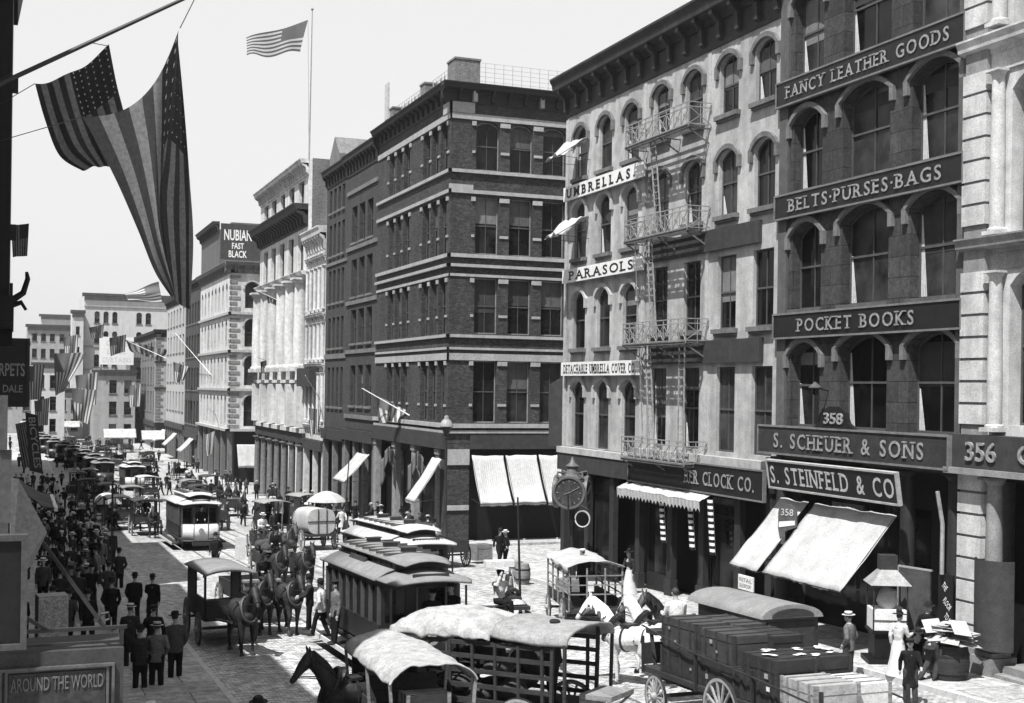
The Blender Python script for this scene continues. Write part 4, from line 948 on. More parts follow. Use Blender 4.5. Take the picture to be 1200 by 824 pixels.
# AROUND THE WORLD: a projecting box sign with stays
t = thing('projecting_box_sign', 'large framed box sign lettered AROUND THE WORLD over a globe, bottom left', 'sign', (-.2, 15.2, 2.9), 0)
m_greyw = M('grey painted frame', .035, .7, ns=5, amt=.25)
m = MB(); m.box(0, 1.42, 0, .9, 0, 1.78); m.build('box', m_greyw, t)
m = MB()
for e, y in ((.1, -.05), (.16, -.03)): m.box(e, 1.42-e, y, 0, 1.62-e*.3, 1.65-e*.3); m.box(1.42-e-.03, 1.42-e, y+.002, 0, 0, 1.62-e*.3); m.box(e, e+.03, y+.002, 0, 0, 1.62-e*.3)
m.build('moulding', M('pale moulding', .07, .6), t)
m = MB(); m.box(.2, 1.22, -.02, 0, 0, 1.55); m.build('panel', M('sign panel', .03, .7, ns=6, amt=.5), t)
me = text_mesh('AROUND THE WORLD', .15, .98, ext=.01, off=.005, x=.71, y=-.03, z=1.36, center=True); me.materials.append(M('dim lettering', .1, .7, amt=.3)); link('lettering', me, t)
m = MB(); m.lathe([(.46,-.022), (.42,-.06), (.3,-.085), (.12,-.1), (0,-.102)], 28, (.71,0,.68), axis='y'); m.build('globe', M('painted globe', .05, .7, ns=3.5, amt=.7), t, True)
m = MB(); m.bar((-.9,.1,2.0), (1.46,.1,2.0), .05, .04); m.bar((-.9,.1,1.84), (1.4,.1,1.84), .03); m.bar((1.4,.1,1.8), (1.4,.1,2.0), .045); m.tube([(1.22,.1,2.02), (1.14,.1,2.08), (1.17,.1,2.16), (1.25,.1,2.17), (1.27,.1,2.1), (1.22,.1,2.08)], .018, 6); m.build('rail', m_iron, t)
m = MB(); m.bar((.35,.4,3.25), (1.2,.1,2.02), .035); m.bar((-.5,.2,2.75), (.6,.1,2.0), .04); m.build('stay', m_iron, t)
t = thing('poster_column', 'pale poster-covered box standing on the left pavement behind the sign rail', 'poster stand', (1.05, 36.5, gz(36.5)+.15), R(8))
m = MB(); m.box(-.38, .38, -.3, .3, 0, 2.1); m.build('box', M('pasted paper', .3, .9, ns=9, amt=.45), t)
m = MB()
for i in range(3):
    for j in range(2): m.box(-.33+j*.34, -.02+j*.34, -.312, -.3, .2+i*.63, .75+i*.63)
m.build('poster', M('printed poster', .3, .9, ns=22, amt=.8), t)
# more hazy fronts across the far bend
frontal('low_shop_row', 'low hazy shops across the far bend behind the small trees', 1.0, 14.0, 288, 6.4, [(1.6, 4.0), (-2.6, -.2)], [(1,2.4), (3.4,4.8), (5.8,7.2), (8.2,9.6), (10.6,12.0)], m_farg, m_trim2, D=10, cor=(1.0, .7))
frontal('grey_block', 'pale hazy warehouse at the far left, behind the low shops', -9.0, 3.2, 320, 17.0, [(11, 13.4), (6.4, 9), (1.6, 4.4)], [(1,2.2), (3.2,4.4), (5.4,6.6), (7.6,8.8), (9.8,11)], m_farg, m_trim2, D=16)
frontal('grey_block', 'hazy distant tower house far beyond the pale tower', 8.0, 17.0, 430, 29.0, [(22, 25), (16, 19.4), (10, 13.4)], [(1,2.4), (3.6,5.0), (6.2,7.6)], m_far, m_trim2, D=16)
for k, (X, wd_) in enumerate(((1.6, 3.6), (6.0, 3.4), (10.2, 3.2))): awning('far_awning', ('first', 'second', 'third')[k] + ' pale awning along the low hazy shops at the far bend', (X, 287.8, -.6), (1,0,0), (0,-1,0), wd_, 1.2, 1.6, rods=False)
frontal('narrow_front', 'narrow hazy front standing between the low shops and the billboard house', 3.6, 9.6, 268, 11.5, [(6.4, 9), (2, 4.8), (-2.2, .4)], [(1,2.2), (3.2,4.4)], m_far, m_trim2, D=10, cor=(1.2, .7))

# ================================================================ PEOPLE
m_skin = M('skin', .28, .6, ns=12, amt=.1); m_hair = M('dark hair', .03, .7)
COATS = [M('black coat', .009, .9, ns=8, amt=.5, spec=.1, bump=.7, bs=11), M('dark coat', .022, .9, ns=8, amt=.4, spec=.1, bump=.7, bs=11), M('grey coat', .05, .9, ns=8, amt=.3, spec=.1, bump=.7, bs=11), M('mid grey coat', .1, .9, ns=8, amt=.3, spec=.1, bump=.7, bs=11), M('white shirt', .48, .9, ns=8, amt=.14, bump=.7, bs=11)]
TROUS = [M('black trousers', .008, .9, ns=8, amt=.4, spec=.1), M('grey trousers', .035, .9, ns=8, amt=.2, spec=.1)]
m_collar = M('linen collar', .3, .9); m_skirt = M('pale skirt', .42, .9, ns=6, amt=.12); m_straw = M('straw', .5, .8, ns=14, amt=.15); m_felt = M('black felt', .014, .85, spec=.15); m_shoe = M('black leather', .015, .5)
def remesh(mb, vox, name, smooth=4):
    me = mb.mesh('tmp'); o = bpy.data.objects.new('tmp', me); C.objects.link(o)
    a = o.modifiers.new('r', 'REMESH'); a.mode = 'VOXEL'; a.voxel_size = vox; a.use_smooth_shade = True
    if smooth: s = o.modifiers.new('s', 'SMOOTH'); s.iterations = smooth; s.factor = .5
    dg = bpy.context.evaluated_depsgraph_get(); dg.update()
    r = bpy.data.meshes.new_from_object(o.evaluated_get(dg)); r.name = name; bpy.data.objects.remove(o); bpy.data.meshes.remove(me); return r
POSE = {}
def pose(key, lean=0.0, legs=None, arms=None, sit=False, head=(0, 0), skirt=False, long=False, stout=1.0):
    """front is -y. legs: (foot x, y, lift) x2 with a knee bend; arms: elbow and wrist x2, relative to the shoulder"""
    hip = .92 if not sit else .0; sl = math.sin(lean); cl = math.cos(lean)
    def T(x, u, f=0.0): return Vector((x, -u*sl - f*cl, hip + u*cl - f*sl))   # u up the trunk, f forward
    sh = .52; body = MB(); coat = MB(); tro = MB(); shoe = MB()
    body.blob([T(0,0), T(0,.2), T(0,.42)], [.125, .115, .135], 12); body.blob([T(-.12,sh-.07), T(.12,sh-.07)], [.065,.065], 10)
    hd = T(head[0]*.03, .73, .03 + head[1]); nk = T(0, .5)
    body.blob([nk, nk + (hd-nk)*.55], [.062, .055], 10)
    body.ball(hd, .076, .095, .115, 14, 10); fd = Vector((head[0]*.4, -1, -.15)).normalized()
    body.ball(hd + fd*.055 + Vector((0,0,-.06)), .05, .05, .05, 8, 6); body.ball(hd + fd*.1 + Vector((0,0,-.005)), .014, .02, .025, 6, 5)
    for s in (-1, 1): body.ball(hd + Vector((s*.078, .01, -.01)), .014, .022, .032, 6, 5)
    # trunk of the coat
    rings = [(-.16,.185,.135), (-.02,.18,.135), (.14,.165,.125), (.3,.19,.14), (.42,.205,.135), (.5,.17,.115), (.555,.085,.08)]
    if long: rings = [(-.46,.215,.17), (-.3,.2,.155)] + rings
    rings = [(u, rx*(1 + (stout-1)*max(0, 1-abs(u-.1)*2)), ry*(1 + (stout-1)*1.6*max(0, 1-abs(u-.1)*2))) for u, rx, ry in rings]
    if sit: rings = rings[1:]
    if skirt: rings = [(-.02,.15,.12), (.1,.125,.105), (.22,.14,.12), (.36,.17,.135), (.46,.17,.115), (.55,.08,.075)]
    n = 16; vs = []; fs = []
    for u, rx, ry in rings:
        for k in range(n): t = 2*math.pi*k/n; vs.append(T(rx*math.cos(t), u, 0) + Vector((0, ry*math.sin(t), 0)))
    for i in range(len(rings)-1):
        for k in range(n): fs.append((i*n+k, i*n+(k+1) % n, (i+1)*n+(k+1) % n, (i+1)*n+k))
    fs += [tuple(range(n-1,-1,-1)), tuple(range((len(rings)-1)*n, len(rings)*n))]; coat.add(vs, fs)
    for s, (el, wr) in zip((-1, 1), arms):
        S = T(s*.185, sh-.05); E = S + Vector((s*abs(el[0]) if el[0] >= 0 else -s*abs(el[0]), el[1], el[2])); W = E + Vector((s*wr[0], wr[1], wr[2]))
        body.blob([S, E, W], [.052,.042,.028], 8); coat.blob([T(s*.15, sh-.05), S, (S+E)/2, E, E+(W-E)*.92], [.07,.078,.066,.06,.05], 10)
        d = (W-E).normalized(); sd = d.cross(Vector((0,1,.2))).normalized(); fw = d.cross(sd).normalized()
        body.blob([W, W+d*.05, W+d*.085], [.026,.036,.034], 8)
        for q in range(4): b0 = W + d*.085 + fw*(q-1.5)*.019; L = (.065,.078,.073,.055)[q]; body.blob([b0, b0+d*L*.5+sd*.006*s, b0+d*L*.9+sd*.022*s], [.0105,.010,.009], 6)
        th = W + d*.03 + fw*.03; body.blob([th, th+d*.03+fw*.018, th+d*.06+fw*.02], [.012,.011,.009], 6)
    if skirt:
        sk = MB(); sk.lathe([(.13,.98), (.17,.85), (.22,.5), (.3,.12), (.34,.02), (.33,.0)], 20); POSE[key+'_skirt'] = sk.mesh('skirt', True)
        for k in range(2):
            pass
        tro = None
    if not skirt:
        for s, (kn, ft) in zip((-1, 1), legs):
            H = T(s*.09, -.02); K = Vector((s*.1, kn[0], kn[1])); F = Vector((s*.11, ft[0], ft[1] + .07))
            body.blob([H, K, F], [.085,.055,.04], 10); tro.blob([H + Vector((0,0,.04)), H, (H+K)/2, K, (K+F)/2, F + Vector((0,0,.02))], [.1,.112,.1,.08,.078,.068], 12)
            shoe.blob([F + Vector((0,.04,-.025)), F + Vector((0,-.08,-.035)), F + Vector((0,-.17,-.045))], [.042,.044,.032], 8)
        tro.ball(T(0,.02), .165, .125, .12)
    else:
        for s in (-1, 1): F = Vector((s*.09, 0, .06)); body.blob([T(s*.08,0), Vector((s*.09,0,.5)), F], [.085,.055,.04], 10); shoe.blob([F + Vector((0,.04,-.025)), F + Vector((0,-.08,-.03)), F + Vector((0,-.2,-.035))], [.04,.042,.03], 8)
    POSE[key+'_body'] = remesh(body, .011, 'body', 2); POSE[key+'_coat'] = remesh(coat, .02, 'coat', 3)
    if tro: POSE[key+'_trousers'] = remesh(tro, .02, 'trousers', 3)
    POSE[key+'_shoe'] = shoe.mesh('shoes', True); POSE[key] = (hd, lean, head)
    cl_ = MB(); cl_.tube([nk + (hd-nk)*.12, nk + (hd-nk)*.36], [.075, .066], 12, False); POSE[key+'_collar'] = cl_.mesh('collar', True)
    hb = MB(); hb.ball(hd + Vector((0,.014,.022)), .083, .094, .1, 12, 8); POSE[key+'_hair'] = hb.mesh('hair', True)
dn = ((.05, .03, -.3), (.0, -.06, -.25)); fw_ = ((.06, -.12, -.24), (-.04, -.2, -.08)); bk = ((.05, .14, -.25), (.0, .02, -.26)); pk = ((.09, .07, -.26), (-.07, -.12, -.19)); rn = ((.05, -.08, -.27), (-.05, -.26, .02)); up_ = ((.04, -.22, -.02), (-.05, -.06, .26))
st = ((-.01, .49), (0, 0))
pose('stand', .0, (st, ((-.02, .49), (-.06, 0))), (dn, dn))
pose('walk', .06, (((-.2, .52), (-.32, .0)), ((.06, .48), (.3, .04))), (bk, ((.05, -.1, -.26), (0, -.16, -.18))))
pose('stride', .1, (((.04, .48), (.26, .05)), ((-.24, .54), (-.36, .0))), (((.05, -.12, -.26), (0, -.17, -.16)), bk))
pose('pocket', .0, (st, ((-.05, .49), (-.1, 0))), (pk, pk))
pose('hold', .03, (st, ((-.03, .49), (-.05, 0))), (fw_, fw_), head=(.3, .0))
pose('bend', .95, (((-.12, .5), (.02, 0)), ((.0, .48), (.3, 0))), (((.02, -.12, -.28), (0, -.16, -.18)), ((.02, -.1, -.28), (0, -.14, -.2))), head=(0, .05))
pose('sit', .12, (((-.45, -.02), (-.5, -.5)), ((-.44, -.02), (-.46, -.5))), (rn, rn), sit=True)
pose('situp', .02, (((-.45, -.02), (-.5, -.5)), ((-.44, -.02), (-.46, -.5))), (up_, up_), sit=True)
pose('stand2', .03, (((-.03, .49), (-.1, .0)), ((.02, .49), (.06, 0))), (pk, dn), head=(.5, 0), stout=1.15)
pose('stand3', -.02, (((.0, .49), (.04, .0)), ((-.06, .49), (-.12, 0))), (bk, fw_), head=(-.6, 0), long=True)
pose('walk2', .08, (((-.16, .52), (-.2, .0)), ((.08, .47), (.38, .09))), (dn, ((.04, -.14, -.22), (-.02, -.2, -.06))), head=(.3, .0), long=True)
pose('walk3', .04, (((.02, .48), (.2, .02)), ((-.16, .53), (-.24, .0))), (((.04, -.08, -.27), (0, -.1, -.22)), pk), head=(-.4, 0), stout=1.2)
pose('lady', .04, None, (rn, dn), skirt=True)
def hat_mesh(kind):
    m = MB()
    if kind == 'bowler': m.lathe([(.135,-.004), (.145,.006), (.1,.0), (.098,.05), (.085,.1), (.05,.125), (0,.13)], 16)
    elif kind == 'straw': m.lathe([(.165,-.002), (.168,.006), (.1,.008), (.098,.085), (.09,.09), (0,.09)], 18)
    elif kind == 'cap': m.lathe([(.1,-.01), (.108,.02), (.12,.045), (.1,.07), (0,.075)], 14); m.box(-.07, .07, -.17, -.08, -.012, .0)
    elif kind == 'soft': m.lathe([(.17,-.012), (.172,-.002), (.1,.004), (.094,.07), (.07,.105), (.03,.1), (0,.095)], 16)
    elif kind == 'lady': m.lathe([(.2,.0), (.2,.012), (.1,.015), (.09,.07), (0,.08)], 16); m.ball((.05,.0,.09), .06); m.ball((-.04,.04,.1), .05)
    elif kind == 'top': m.lathe([(.15,.0), (.152,.01), (.1,.01), (.097,.16), (.104,.17), (0,.172)], 16)
    return m.mesh('hat', True)
HATS = {k: hat_mesh(k) for k in ('bowler', 'straw', 'cap', 'soft', 'lady', 'top')}
def mband():
    m = MB(); m.lathe([(.103,.008), (.104,.045), (.1,.046)], 18); return m.mesh('hat_band', True)
HBAND = mband()
_pc = {}
def withm(me, mat):
    k = (me.name, mat.name)
    if k not in _pc: c = me.copy(); c.materials.clear(); c.materials.append(mat); c.name = me.name; _pc[k] = c
    return _pc[k]
_pr = random.Random(77)
def person(label, loc, face, ps='stand', coat=0, tr=0, hat='bowler', hatm=None, sc=1.0, group=None, skin=None):
    """face: heading in degrees, 0 = away from the viewer up the street, 180 = towards us, 90 = to the left"""
    alt = {'stand': ('stand', 'stand2', 'stand3'), 'walk': ('walk', 'walk2', 'walk3'), 'stride': ('stride', 'walk2')}.get(ps)
    if group and hat == 'bowler': hat = _pr.choice(['bowler', 'bowler', 'soft', 'cap', 'top', 'straw'])
    if alt: ps = _pr.choice(alt)
    t = thing('person', label, 'person', loc, R(face + 180 + _pr.uniform(-14, 14)), group); sc *= _pr.uniform(.955, 1.05); t.scale = (sc*_pr.uniform(.96, 1.06), sc*_pr.uniform(.96, 1.06), sc)
    link('body', withm(POSE[ps+'_body'], skin or m_skin), t)
    link('coat', withm(POSE[ps+'_coat'], COATS[coat] if isinstance(coat, int) else coat), t)
    if ps == 'lady': link('skirt', withm(POSE['lady_skirt'], m_skirt), t)
    else: link('trousers', withm(POSE[ps+'_trousers'], TROUS[tr]), t)
    link('collar', withm(POSE[ps+'_collar'], m_collar), t); link('shoes', withm(POSE[ps+'_shoe'], m_shoe), t); link('hair', withm(POSE[ps+'_hair'], m_hair), t)
    if hat:
        hd, lean, _ = POSE[ps]; h = link('hat', withm(HATS[hat], hatm or (m_straw if hat == 'straw' else m_felt)), t, None, hd + Vector((0, .005, .06)))
        h.rotation_euler = (min(lean, .4) * .8 + .05, random.uniform(-.06, .06), 0)
        if hat == 'straw': link('hat_band', withm(HBAND, m_felt), h)
    return t
def P(px, py, label, face, ps='stand', coat=0, tr=0, hat='bowler', dz=.15, **k): return person(label, at(px, py, dz), face, ps, coat, tr, hat, **k)

# ================================================================ HORSES (front is +x)
m_bay = M('dark horse coat', .016, .6, ns=4, amt=.6, spec=.3, bump=.5, bs=7); m_bay2 = M('brown horse coat', .04, .6, ns=4, amt=.5, spec=.3, bump=.5, bs=7); m_whiteh = M('white horse coat', .42, .85, ns=3, amt=.25, bump=.5, bs=7); m_dapple = M('dappled horse coat', .35, .7, ns=7, amt=.6)
m_mane = M('black mane', .012, .8); m_leather = M('harness leather', .02, .5); m_hoof = M('hoof', .05, .6)
HORSE = {}
def horse_mesh(key, headup=0.0, phase=0, turn=0.0):
    b = MB()
    b.blob([(-.72,0,1.2), (-.5,0,1.26), (-.1,0,1.2), (.3,0,1.18), (.58,0,1.2)], [.24,.325,.32,.33,.26], 16)
    b.ball((-.6,0,1.32), .3, .26, .25); b.ball((.5,0,1.34), .26, .17, .25)
    nx, nz = .62, 1.45 + headup*.06; H = Vector((1.12, turn*.3, 1.98 + headup*.12)); A = Vector((.85, turn*.1, 1.72 + headup*.1))
    b.blob([(.48,0,1.3), (.66,0,1.48), A, H], [.24,.2,.155,.12], 12)
    hdir = Vector((math.cos(turn)*.62, math.sin(turn)*.62, -.78)).normalized()
    b.blob([H + Vector((0,0,-.01)), H + hdir*.2, H + hdir*.42, H + hdir*.54], [.125,.112,.072,.068], 12)
    b.ball(H + hdir*.14 - Vector((0,0,.05)), .1, .075, .11); sd = Vector((-math.sin(turn), math.cos(turn), 0))
    for s in (-1, 1): b.blob([H + sd*s*.055 + Vector((-.02,0,.09)), H + sd*s*.075 + Vector((0,0,.19)), H + sd*s*.08 + Vector((.02,0,.25))], [.04,.034,.012], 7)
    ph = [(0,0,0,0), (.14,-.12,.16,-.1), (-.1,.15,-.08,.12)][phase]; hv = MB()
    for i, s in enumerate((-1, 1)):
        d = ph[i]; lf = .1 if d > .1 else 0
        b.blob([(.45,s*.15,1.2), (.46+d*.3,s*.17,.95), (.48+d,s*.165,.56+lf*.5), (.46+d*1.1-lf,s*.165,.3+lf), (.46+d*1.2-lf,s*.165,.14+lf), (.5+d*1.2-lf,s*.165,.07+lf)], [.16,.12,.068,.05,.052,.05], 10)
        hv.lathe([(.078,.0), (.06,.1)], 10, (.52+d*1.2-lf,s*.165,lf))
        d = ph[2+i]; lf = .08 if d < -.09 else 0
        b.blob([(-.6,s*.15,1.2), (-.52,s*.18,.92), (-.56+d*.5,s*.17,.78), (-.76+d,s*.165,.54+lf*.4), (-.72+d*1.1,s*.165,.3+lf), (-.7+d*1.2,s*.165,.14+lf), (-.66+d*1.2,s*.165,.07+lf)], [.22,.19,.13,.075,.05,.052,.05], 10)
        hv.lathe([(.078,.0), (.06,.1)], 10, (-.65+d*1.2,s*.165,lf))
    HORSE[key] = remesh(b, .026, 'body', 4); HORSE[key+'_hoof'] = hv.mesh('hooves', True)
    mn = MB(); rnd = random.Random(3)
    pts = [Vector((.5,0,1.58)), A + Vector((-.1,0,.13)), H + Vector((-.1,0,.1)), H + Vector((.04,0,.1))]
    mn.tube(pts, [.05,.06,.055,.03], 7)
    def mane(a_, v):
        f = a_*2.99; k = int(f); p = pts[k].lerp(pts[k+1], f-k); return p + Vector((-.05*v, .1*min(1, v*2.5) + .05*v, .03 - (.24 + .07*math.sin(a_*37) + .04*math.sin(a_*83))*v))
    mn.grid(mane, 40, 5)
    HORSE[key+'_mane'] = mn.mesh('mane', True)
    tl = MB(); tl.tube([(-.9,0,1.36), (-1.03,0,1.22), (-1.07,.01,.95), (-1.03,.02,.6)], [.045,.075,.09,.03], 8); HORSE[key+'_tail'] = tl.mesh('tail', True)
    hn = MB()
    def loop(c, rx, ry, tl_, w, th=.02):                            # an oval strap round the body
        vs = [];
        for i in range(22):
            t = 2*math.pi*i/21; vs.append(Vector(c) + Vector((tl_*math.sin(t), rx*math.cos(t), ry*math.sin(t))))
        for p, q in zip(vs[:-1], vs[1:]): hn.bar(p, q, w, w)
    loop((.56,0,1.4), .23, .33, -.22, .085); loop((.12,0,1.2), .34, .34, 0, .045); loop((-.55,0,1.22), .335, .33, .05, .04)
    for s in (-1, 1): hn.bar((.55,s*.25,1.25), (-.9,s*.3,1.05), .04); hn.bar((.1,s*.2,1.5), H + hdir*.45 + sd*s*.07, .018); hn.bar(H + sd*s*.1 + Vector((0,0,.05)), H + hdir*.45 + sd*s*.075, .03); hn.ball(H + hdir*.14 + sd*s*.115, .045, .012, .05, 8, 5)
    hn.bar((.1,0,1.53), (-.85,0,1.46), .035)
    hn.tube([Vector((.64 - .2*math.sin(t_), .235*math.cos(t_), 1.4 + .35*math.sin(t_))) for t_ in [i*6.2832/20 for i in range(21)]], .05, 7); hn.box(-.02, .24, -.2, .2, 1.5, 1.56)
    for s in (-1, 1): hn.bar((-.5,s*.33,1.25), (-.95,s*.16,1.0), .035); hn.bar((-.3,s*.34,1.2), (-.25,0,1.53), .03)
    hn.bar((-.95,-.17,1.0), (-.95,.17,1.0), .04)
    q = H + hdir*.42; hn.tube([q + (sd*math.cos(a) + hdir.cross(sd)*math.sin(a))*.085 for a in [i*6.2832/12 for i in range(13)]], .012, 5)
    HORSE[key+'_harness'] = hn.mesh('harness', False)
horse_mesh('walk', 0, 1); horse_mesh('stand', .4, 0); horse_mesh('step', 0, 2); horse_mesh('turn', .6, 1, .9); horse_mesh('turnr', .6, 0, -.8)
def horse(label, loc, rz, kind='stand', coat=None, group=None, sc=1.0, mane=None):
    """rz: 90 = facing away up the street, 180 = facing left, -90 = facing us"""
    t = thing('horse', label, 'horse', loc, R(rz), group); t.scale = (sc,)*3
    for k, mt in (('', coat or m_bay), ('_hoof', m_hoof), ('_mane', mane or m_mane), ('_tail', mane or m_mane), ('_harness', m_leather)): link({'':'body','_hoof':'hooves','_mane':'mane','_tail':'tail','_harness':'harness'}[k], withm(HORSE[kind+k], mt), t)
    return t
# ================================================================ WHEELS
def wheel_mesh(r, n=14):
    def mk():
        m = MB(); w = .05
        m.lathe([(r-.09,-w/2), (r-.02,-w/2), (r-.02,w/2), (r-.09,w/2), (r-.09,-w/2)], 32, axis='x'); m.lathe([(.0,-.13), (.06,-.13), (.1,-.05), (.1,.05), (.06,.13), (0,.13)], 12, axis='x')
        for i in range(n): a = 2*math.pi*i/n; m.bar((0, .08*math.cos(a), .08*math.sin(a)), (0, (r-.07)*math.cos(a), (r-.07)*math.sin(a)), .045, .036)
        return m.mesh('wheel')
    def mk2():
        m = MB(); w = .056; m.lathe([(r-.02,-w/2), (r,-w/2), (r,w/2), (r-.02,w/2), (r-.02,-w/2)], 32, axis='x'); return m.mesh('tyre')
    return cached(('wheel', r), mk), cached(('tyre', r), mk2)
m_spoke = M('pale wheel paint', .22, .6, ns=5, amt=.3); m_wood = M('weathered planks', .16, .85, ns=4, amt=.4, bump=.3, stretch=(1, .15, 4)); m_woodd = M('dark planks', .025, .8, ns=4, amt=.4, bump=.3, stretch=(1, .2, 4))
def wheels(t, hw, ys, rs, mat=None):
    for y, r in zip(ys, rs):
        for s in (-1, 1):
            a, b_ = wheel_mesh(r); w_ = link('wheel', withm(a, mat or m_spoke), t, None, (s*hw, y, r)); link('tyre', withm(b_, m_iron), w_)
        m = MB(); m.bar((-hw, y, r), (hw, y, r), .08); m.build('axle', m_iron, t)

# ================================================================ STREET CARS (near end at y = 0, running away along +y)
m_carroof = M('grey roof canvas', .17, .85, ns=3, amt=.18, big=.15); m_carroof2 = M('white roof canvas', .42, .85, ns=3, amt=.2, big=.3)
m_carbody = M('dark car paint', .015, .4, ns=4, amt=.35, spec=.4); m_carlite = M('pale dash paint', .45, .5, ns=4, amt=.12); m_carpost = M('varnished post', .06, .4, amt=.3)
def streetcar(label, loc, roofm, dashm, L=8.4, boards=True, detail=True, group='street cars on the tracks'):
    t = thing('street_car', label, 'street car', loc, 0, group, slope=True); w = 1.12; y0, y1 = 1.15, L - 1.15
    m = MB(); m.box(-w, w, y0, y1, .78, 1.42); m.box(-w+.06, w-.06, y0+.05, y1-.05, .5, .78); m.box(-w+.02, w-.02, y0, y1, 2.42, 2.62)
    m.box(-w+.05, w-.05, y0, y0+.06, 1.42, 2.42); m.box(-w+.05, w-.05, y1-.06, y1, 1.42, 2.42); m.build('body', m_carbody, t)
    n = 7
    m = MB()
    for i in range(n + 1):
        y = y0 + .05 + (y1-y0-.1)*i/n
        for s in (-1, 1): m.box(s*w-.045, s*w+.045, y-.05, y+.05, 1.42, 2.45)
    multi(m, 'window_post', m_carpost, t)
    for s in (-1, 1):
        m = MB(); m.box(s*(w-.06)-.008, s*(w-.06)+.008, y0+.1, y1-.1, 1.42, 2.42); m.build('side_window', m_glass, t)
    m = MB(); m.box(-w+.15, -.42, y0-.012, y0, 1.5, 2.35); m.box(.42, w-.15, y0-.012, y0, 1.5, 2.35); multi(m, 'end_window', m_glass, t)
    m = MB(); m.box(-.38, .38, y0-.03, y0, .78, 2.4); m.build('end_door', m_carpost, t)
    m = MB(); m.box(-w-.02, w+.02, .05, L-.05, .62, .7); m.box(-w-.42, -w+.0, y0-.2, y1+.2, .36, .42); m.box(w, w+.42, y0-.2, y1+.2, .36, .42); m.build('platform', m_woodd, t)
    m = MB(); m.box(-w-.43, -w-.38, y0-.2, y1+.2, .33, .46); m.box(w+.38, w+.43, y0-.2, y1+.2, .33, .46); multi(m, 'step_edge', m_carlite, t)
    for ye, s in ((.0, -1), (L, 1)):                             # curved dashboards
        m = MB(); m.grid(lambda a, v: (-w*.96 + 1.92*w*a, ye - s*(.02 + .3*(abs(2*a-1)**2.4)), .55 + v*.95), 16, 1); o = m.build('dash_panel', dashm, t, True); sm = o.modifiers.new('t', 'SOLIDIFY'); sm.thickness = .03
        m = MB()
        for x in (-w*.93, -.4, .4, w*.93): m.bar((x, ye - s*(.04 + .3*(abs(x/w)**2.4)), .6), (x, ye - s*(.04 + .3*(abs(x/w)**2.4)), 2.5), .05)
        m.grid(lambda a, v: (-w*.96 + 1.92*w*a, ye - s*(.02 + .3*(abs(2*a-1)**2.4)), 1.5 + v*.05), 16, 1); m.build('vestibule_post', m_carpost, t)
        m = MB(); m.lathe([(.0,-.02), (.14,-.02), (.15,.1), (0,.14)], 14, (0, ye + s*.08, 1.15), axis='y'); m.build('headlight', M('lamp brass', .3, .3, metal=.5, spec=.6), t)
        m = MB(); m.box(-.5, .5, ye - s*.12 - .02, ye - s*.12 + .02, 2.66, 2.86); b_ = m.build('route_board', m_woodd, t)
        m = MB()                                                  # bonnet roof over the platform
        yb = y0 if s < 0 else y1
        m.grid(lambda a, v: ((2*a-1)*(w+.1)*(1 - .16*v**3), yb + (ye + s*.22 - yb)*v, 2.58 + .3*math.cos((2*a-1)*1.45)*(1-.72*v*v) ), 18, 8); o = m.build('bonnet_roof', roofm, t, True); sm = o.modifiers.new('t', 'SOLIDIFY'); sm.thickness = .05
    m = MB()
    for s in (-1, 1): m.grid(lambda a, v: (s*(.66 + (w+.12-.66)*a), y0 + (y1-y0)*v, 2.86 - .27*a**1.7), 6, 2)
    o = m.build('lower_roof', roofm, t, True); sm = o.modifiers.new('t', 'SOLIDIFY'); sm.thickness = .05
    m = MB()
    for i in range(1, 8):
        y = y0 + (y1-y0)*i/8
        for s_ in (-1, 1): m.bar((s_*.7, y, 2.875), (s_*1.0, y, 2.79), .05, .02); m.bar((s_*1.0, y, 2.79), (s_*(w+.1), y, 2.63), .05, .02)
        m.box(-.8, .8, y-.02, y+.02, 3.2, 3.268)
    m.build('roof_batten', m_carpost, t)
    m = MB(); m.box(-.68, .68, y0+.0, y1-.0, 2.55, 3.1); m.build('clerestory', m_carbody, t)
    m = MB()
    for i in range(10):
        y = y0+.3 + (y1-y0-.6)*i/10
        for s in (-1, 1): m.box(s*.68-.012, s*.68+.012, y+.05, y+(y1-y0-.6)/10-.05, 2.86, 3.04)
    multi(m, 'clerestory_window', m_glass, t)
    m = MB()
    m.grid(lambda a, v: ((2*a-1)*.84*(1 - .25*abs(2*v-1)**9), .35 + (L-.7)*v, 3.26 - .12*(2*a-1)**2 - .2*max(0, abs(2*v-1)-.72)**1.3*2.2), 10, 20); o = m.build('monitor_roof', roofm, t, True); sm = o.modifiers.new('t', 'SOLIDIFY'); sm.thickness = .035
    for i in range(3):
        y = L*(.26 + .22*i); m = MB(); m.box(-.2, .2, y-.1, y+.1, 3.2, 3.38); m.box(-.24, .24, y-.14, y+.14, 3.38, 3.41); m.build('roof_ventilator', m_carpost, t)
    if boards:
        m = MB(); m.add([(-.95,y0+2.6,2.74), (-.78,y0+2.6,3.0), (-.78,y0+4.4,3.0), (-.95,y0+4.4,2.74), (-.9,y0+2.6,2.72), (-.73,y0+2.6,2.98), (-.73,y0+4.4,2.98), (-.9,y0+4.4,2.72)], [(0,1,2,3), (4,7,6,5), (0,3,7,4), (1,5,6,2), (0,4,5,1), (3,2,6,7)]); m.build('side_board', m_woodd, t)
    for y in (L*.3, L*.7):
        for s in (-1, 1):
            m = MB(); m.lathe([(0,-.04), (.36,-.04), (.39,-.02), (.39,.04), (.33,.05), (0,.05)], 20, (s*.72,y,.4), axis='x'); m.build('wheel', m_iron, t)
    m = MB(); m.box(-.8, .8, L*.2, L*.8, .3, .5); m.box(-.5, .5, -.12, .1, .3, .5); m.build('truck_frame', m_iron, t)
    return t
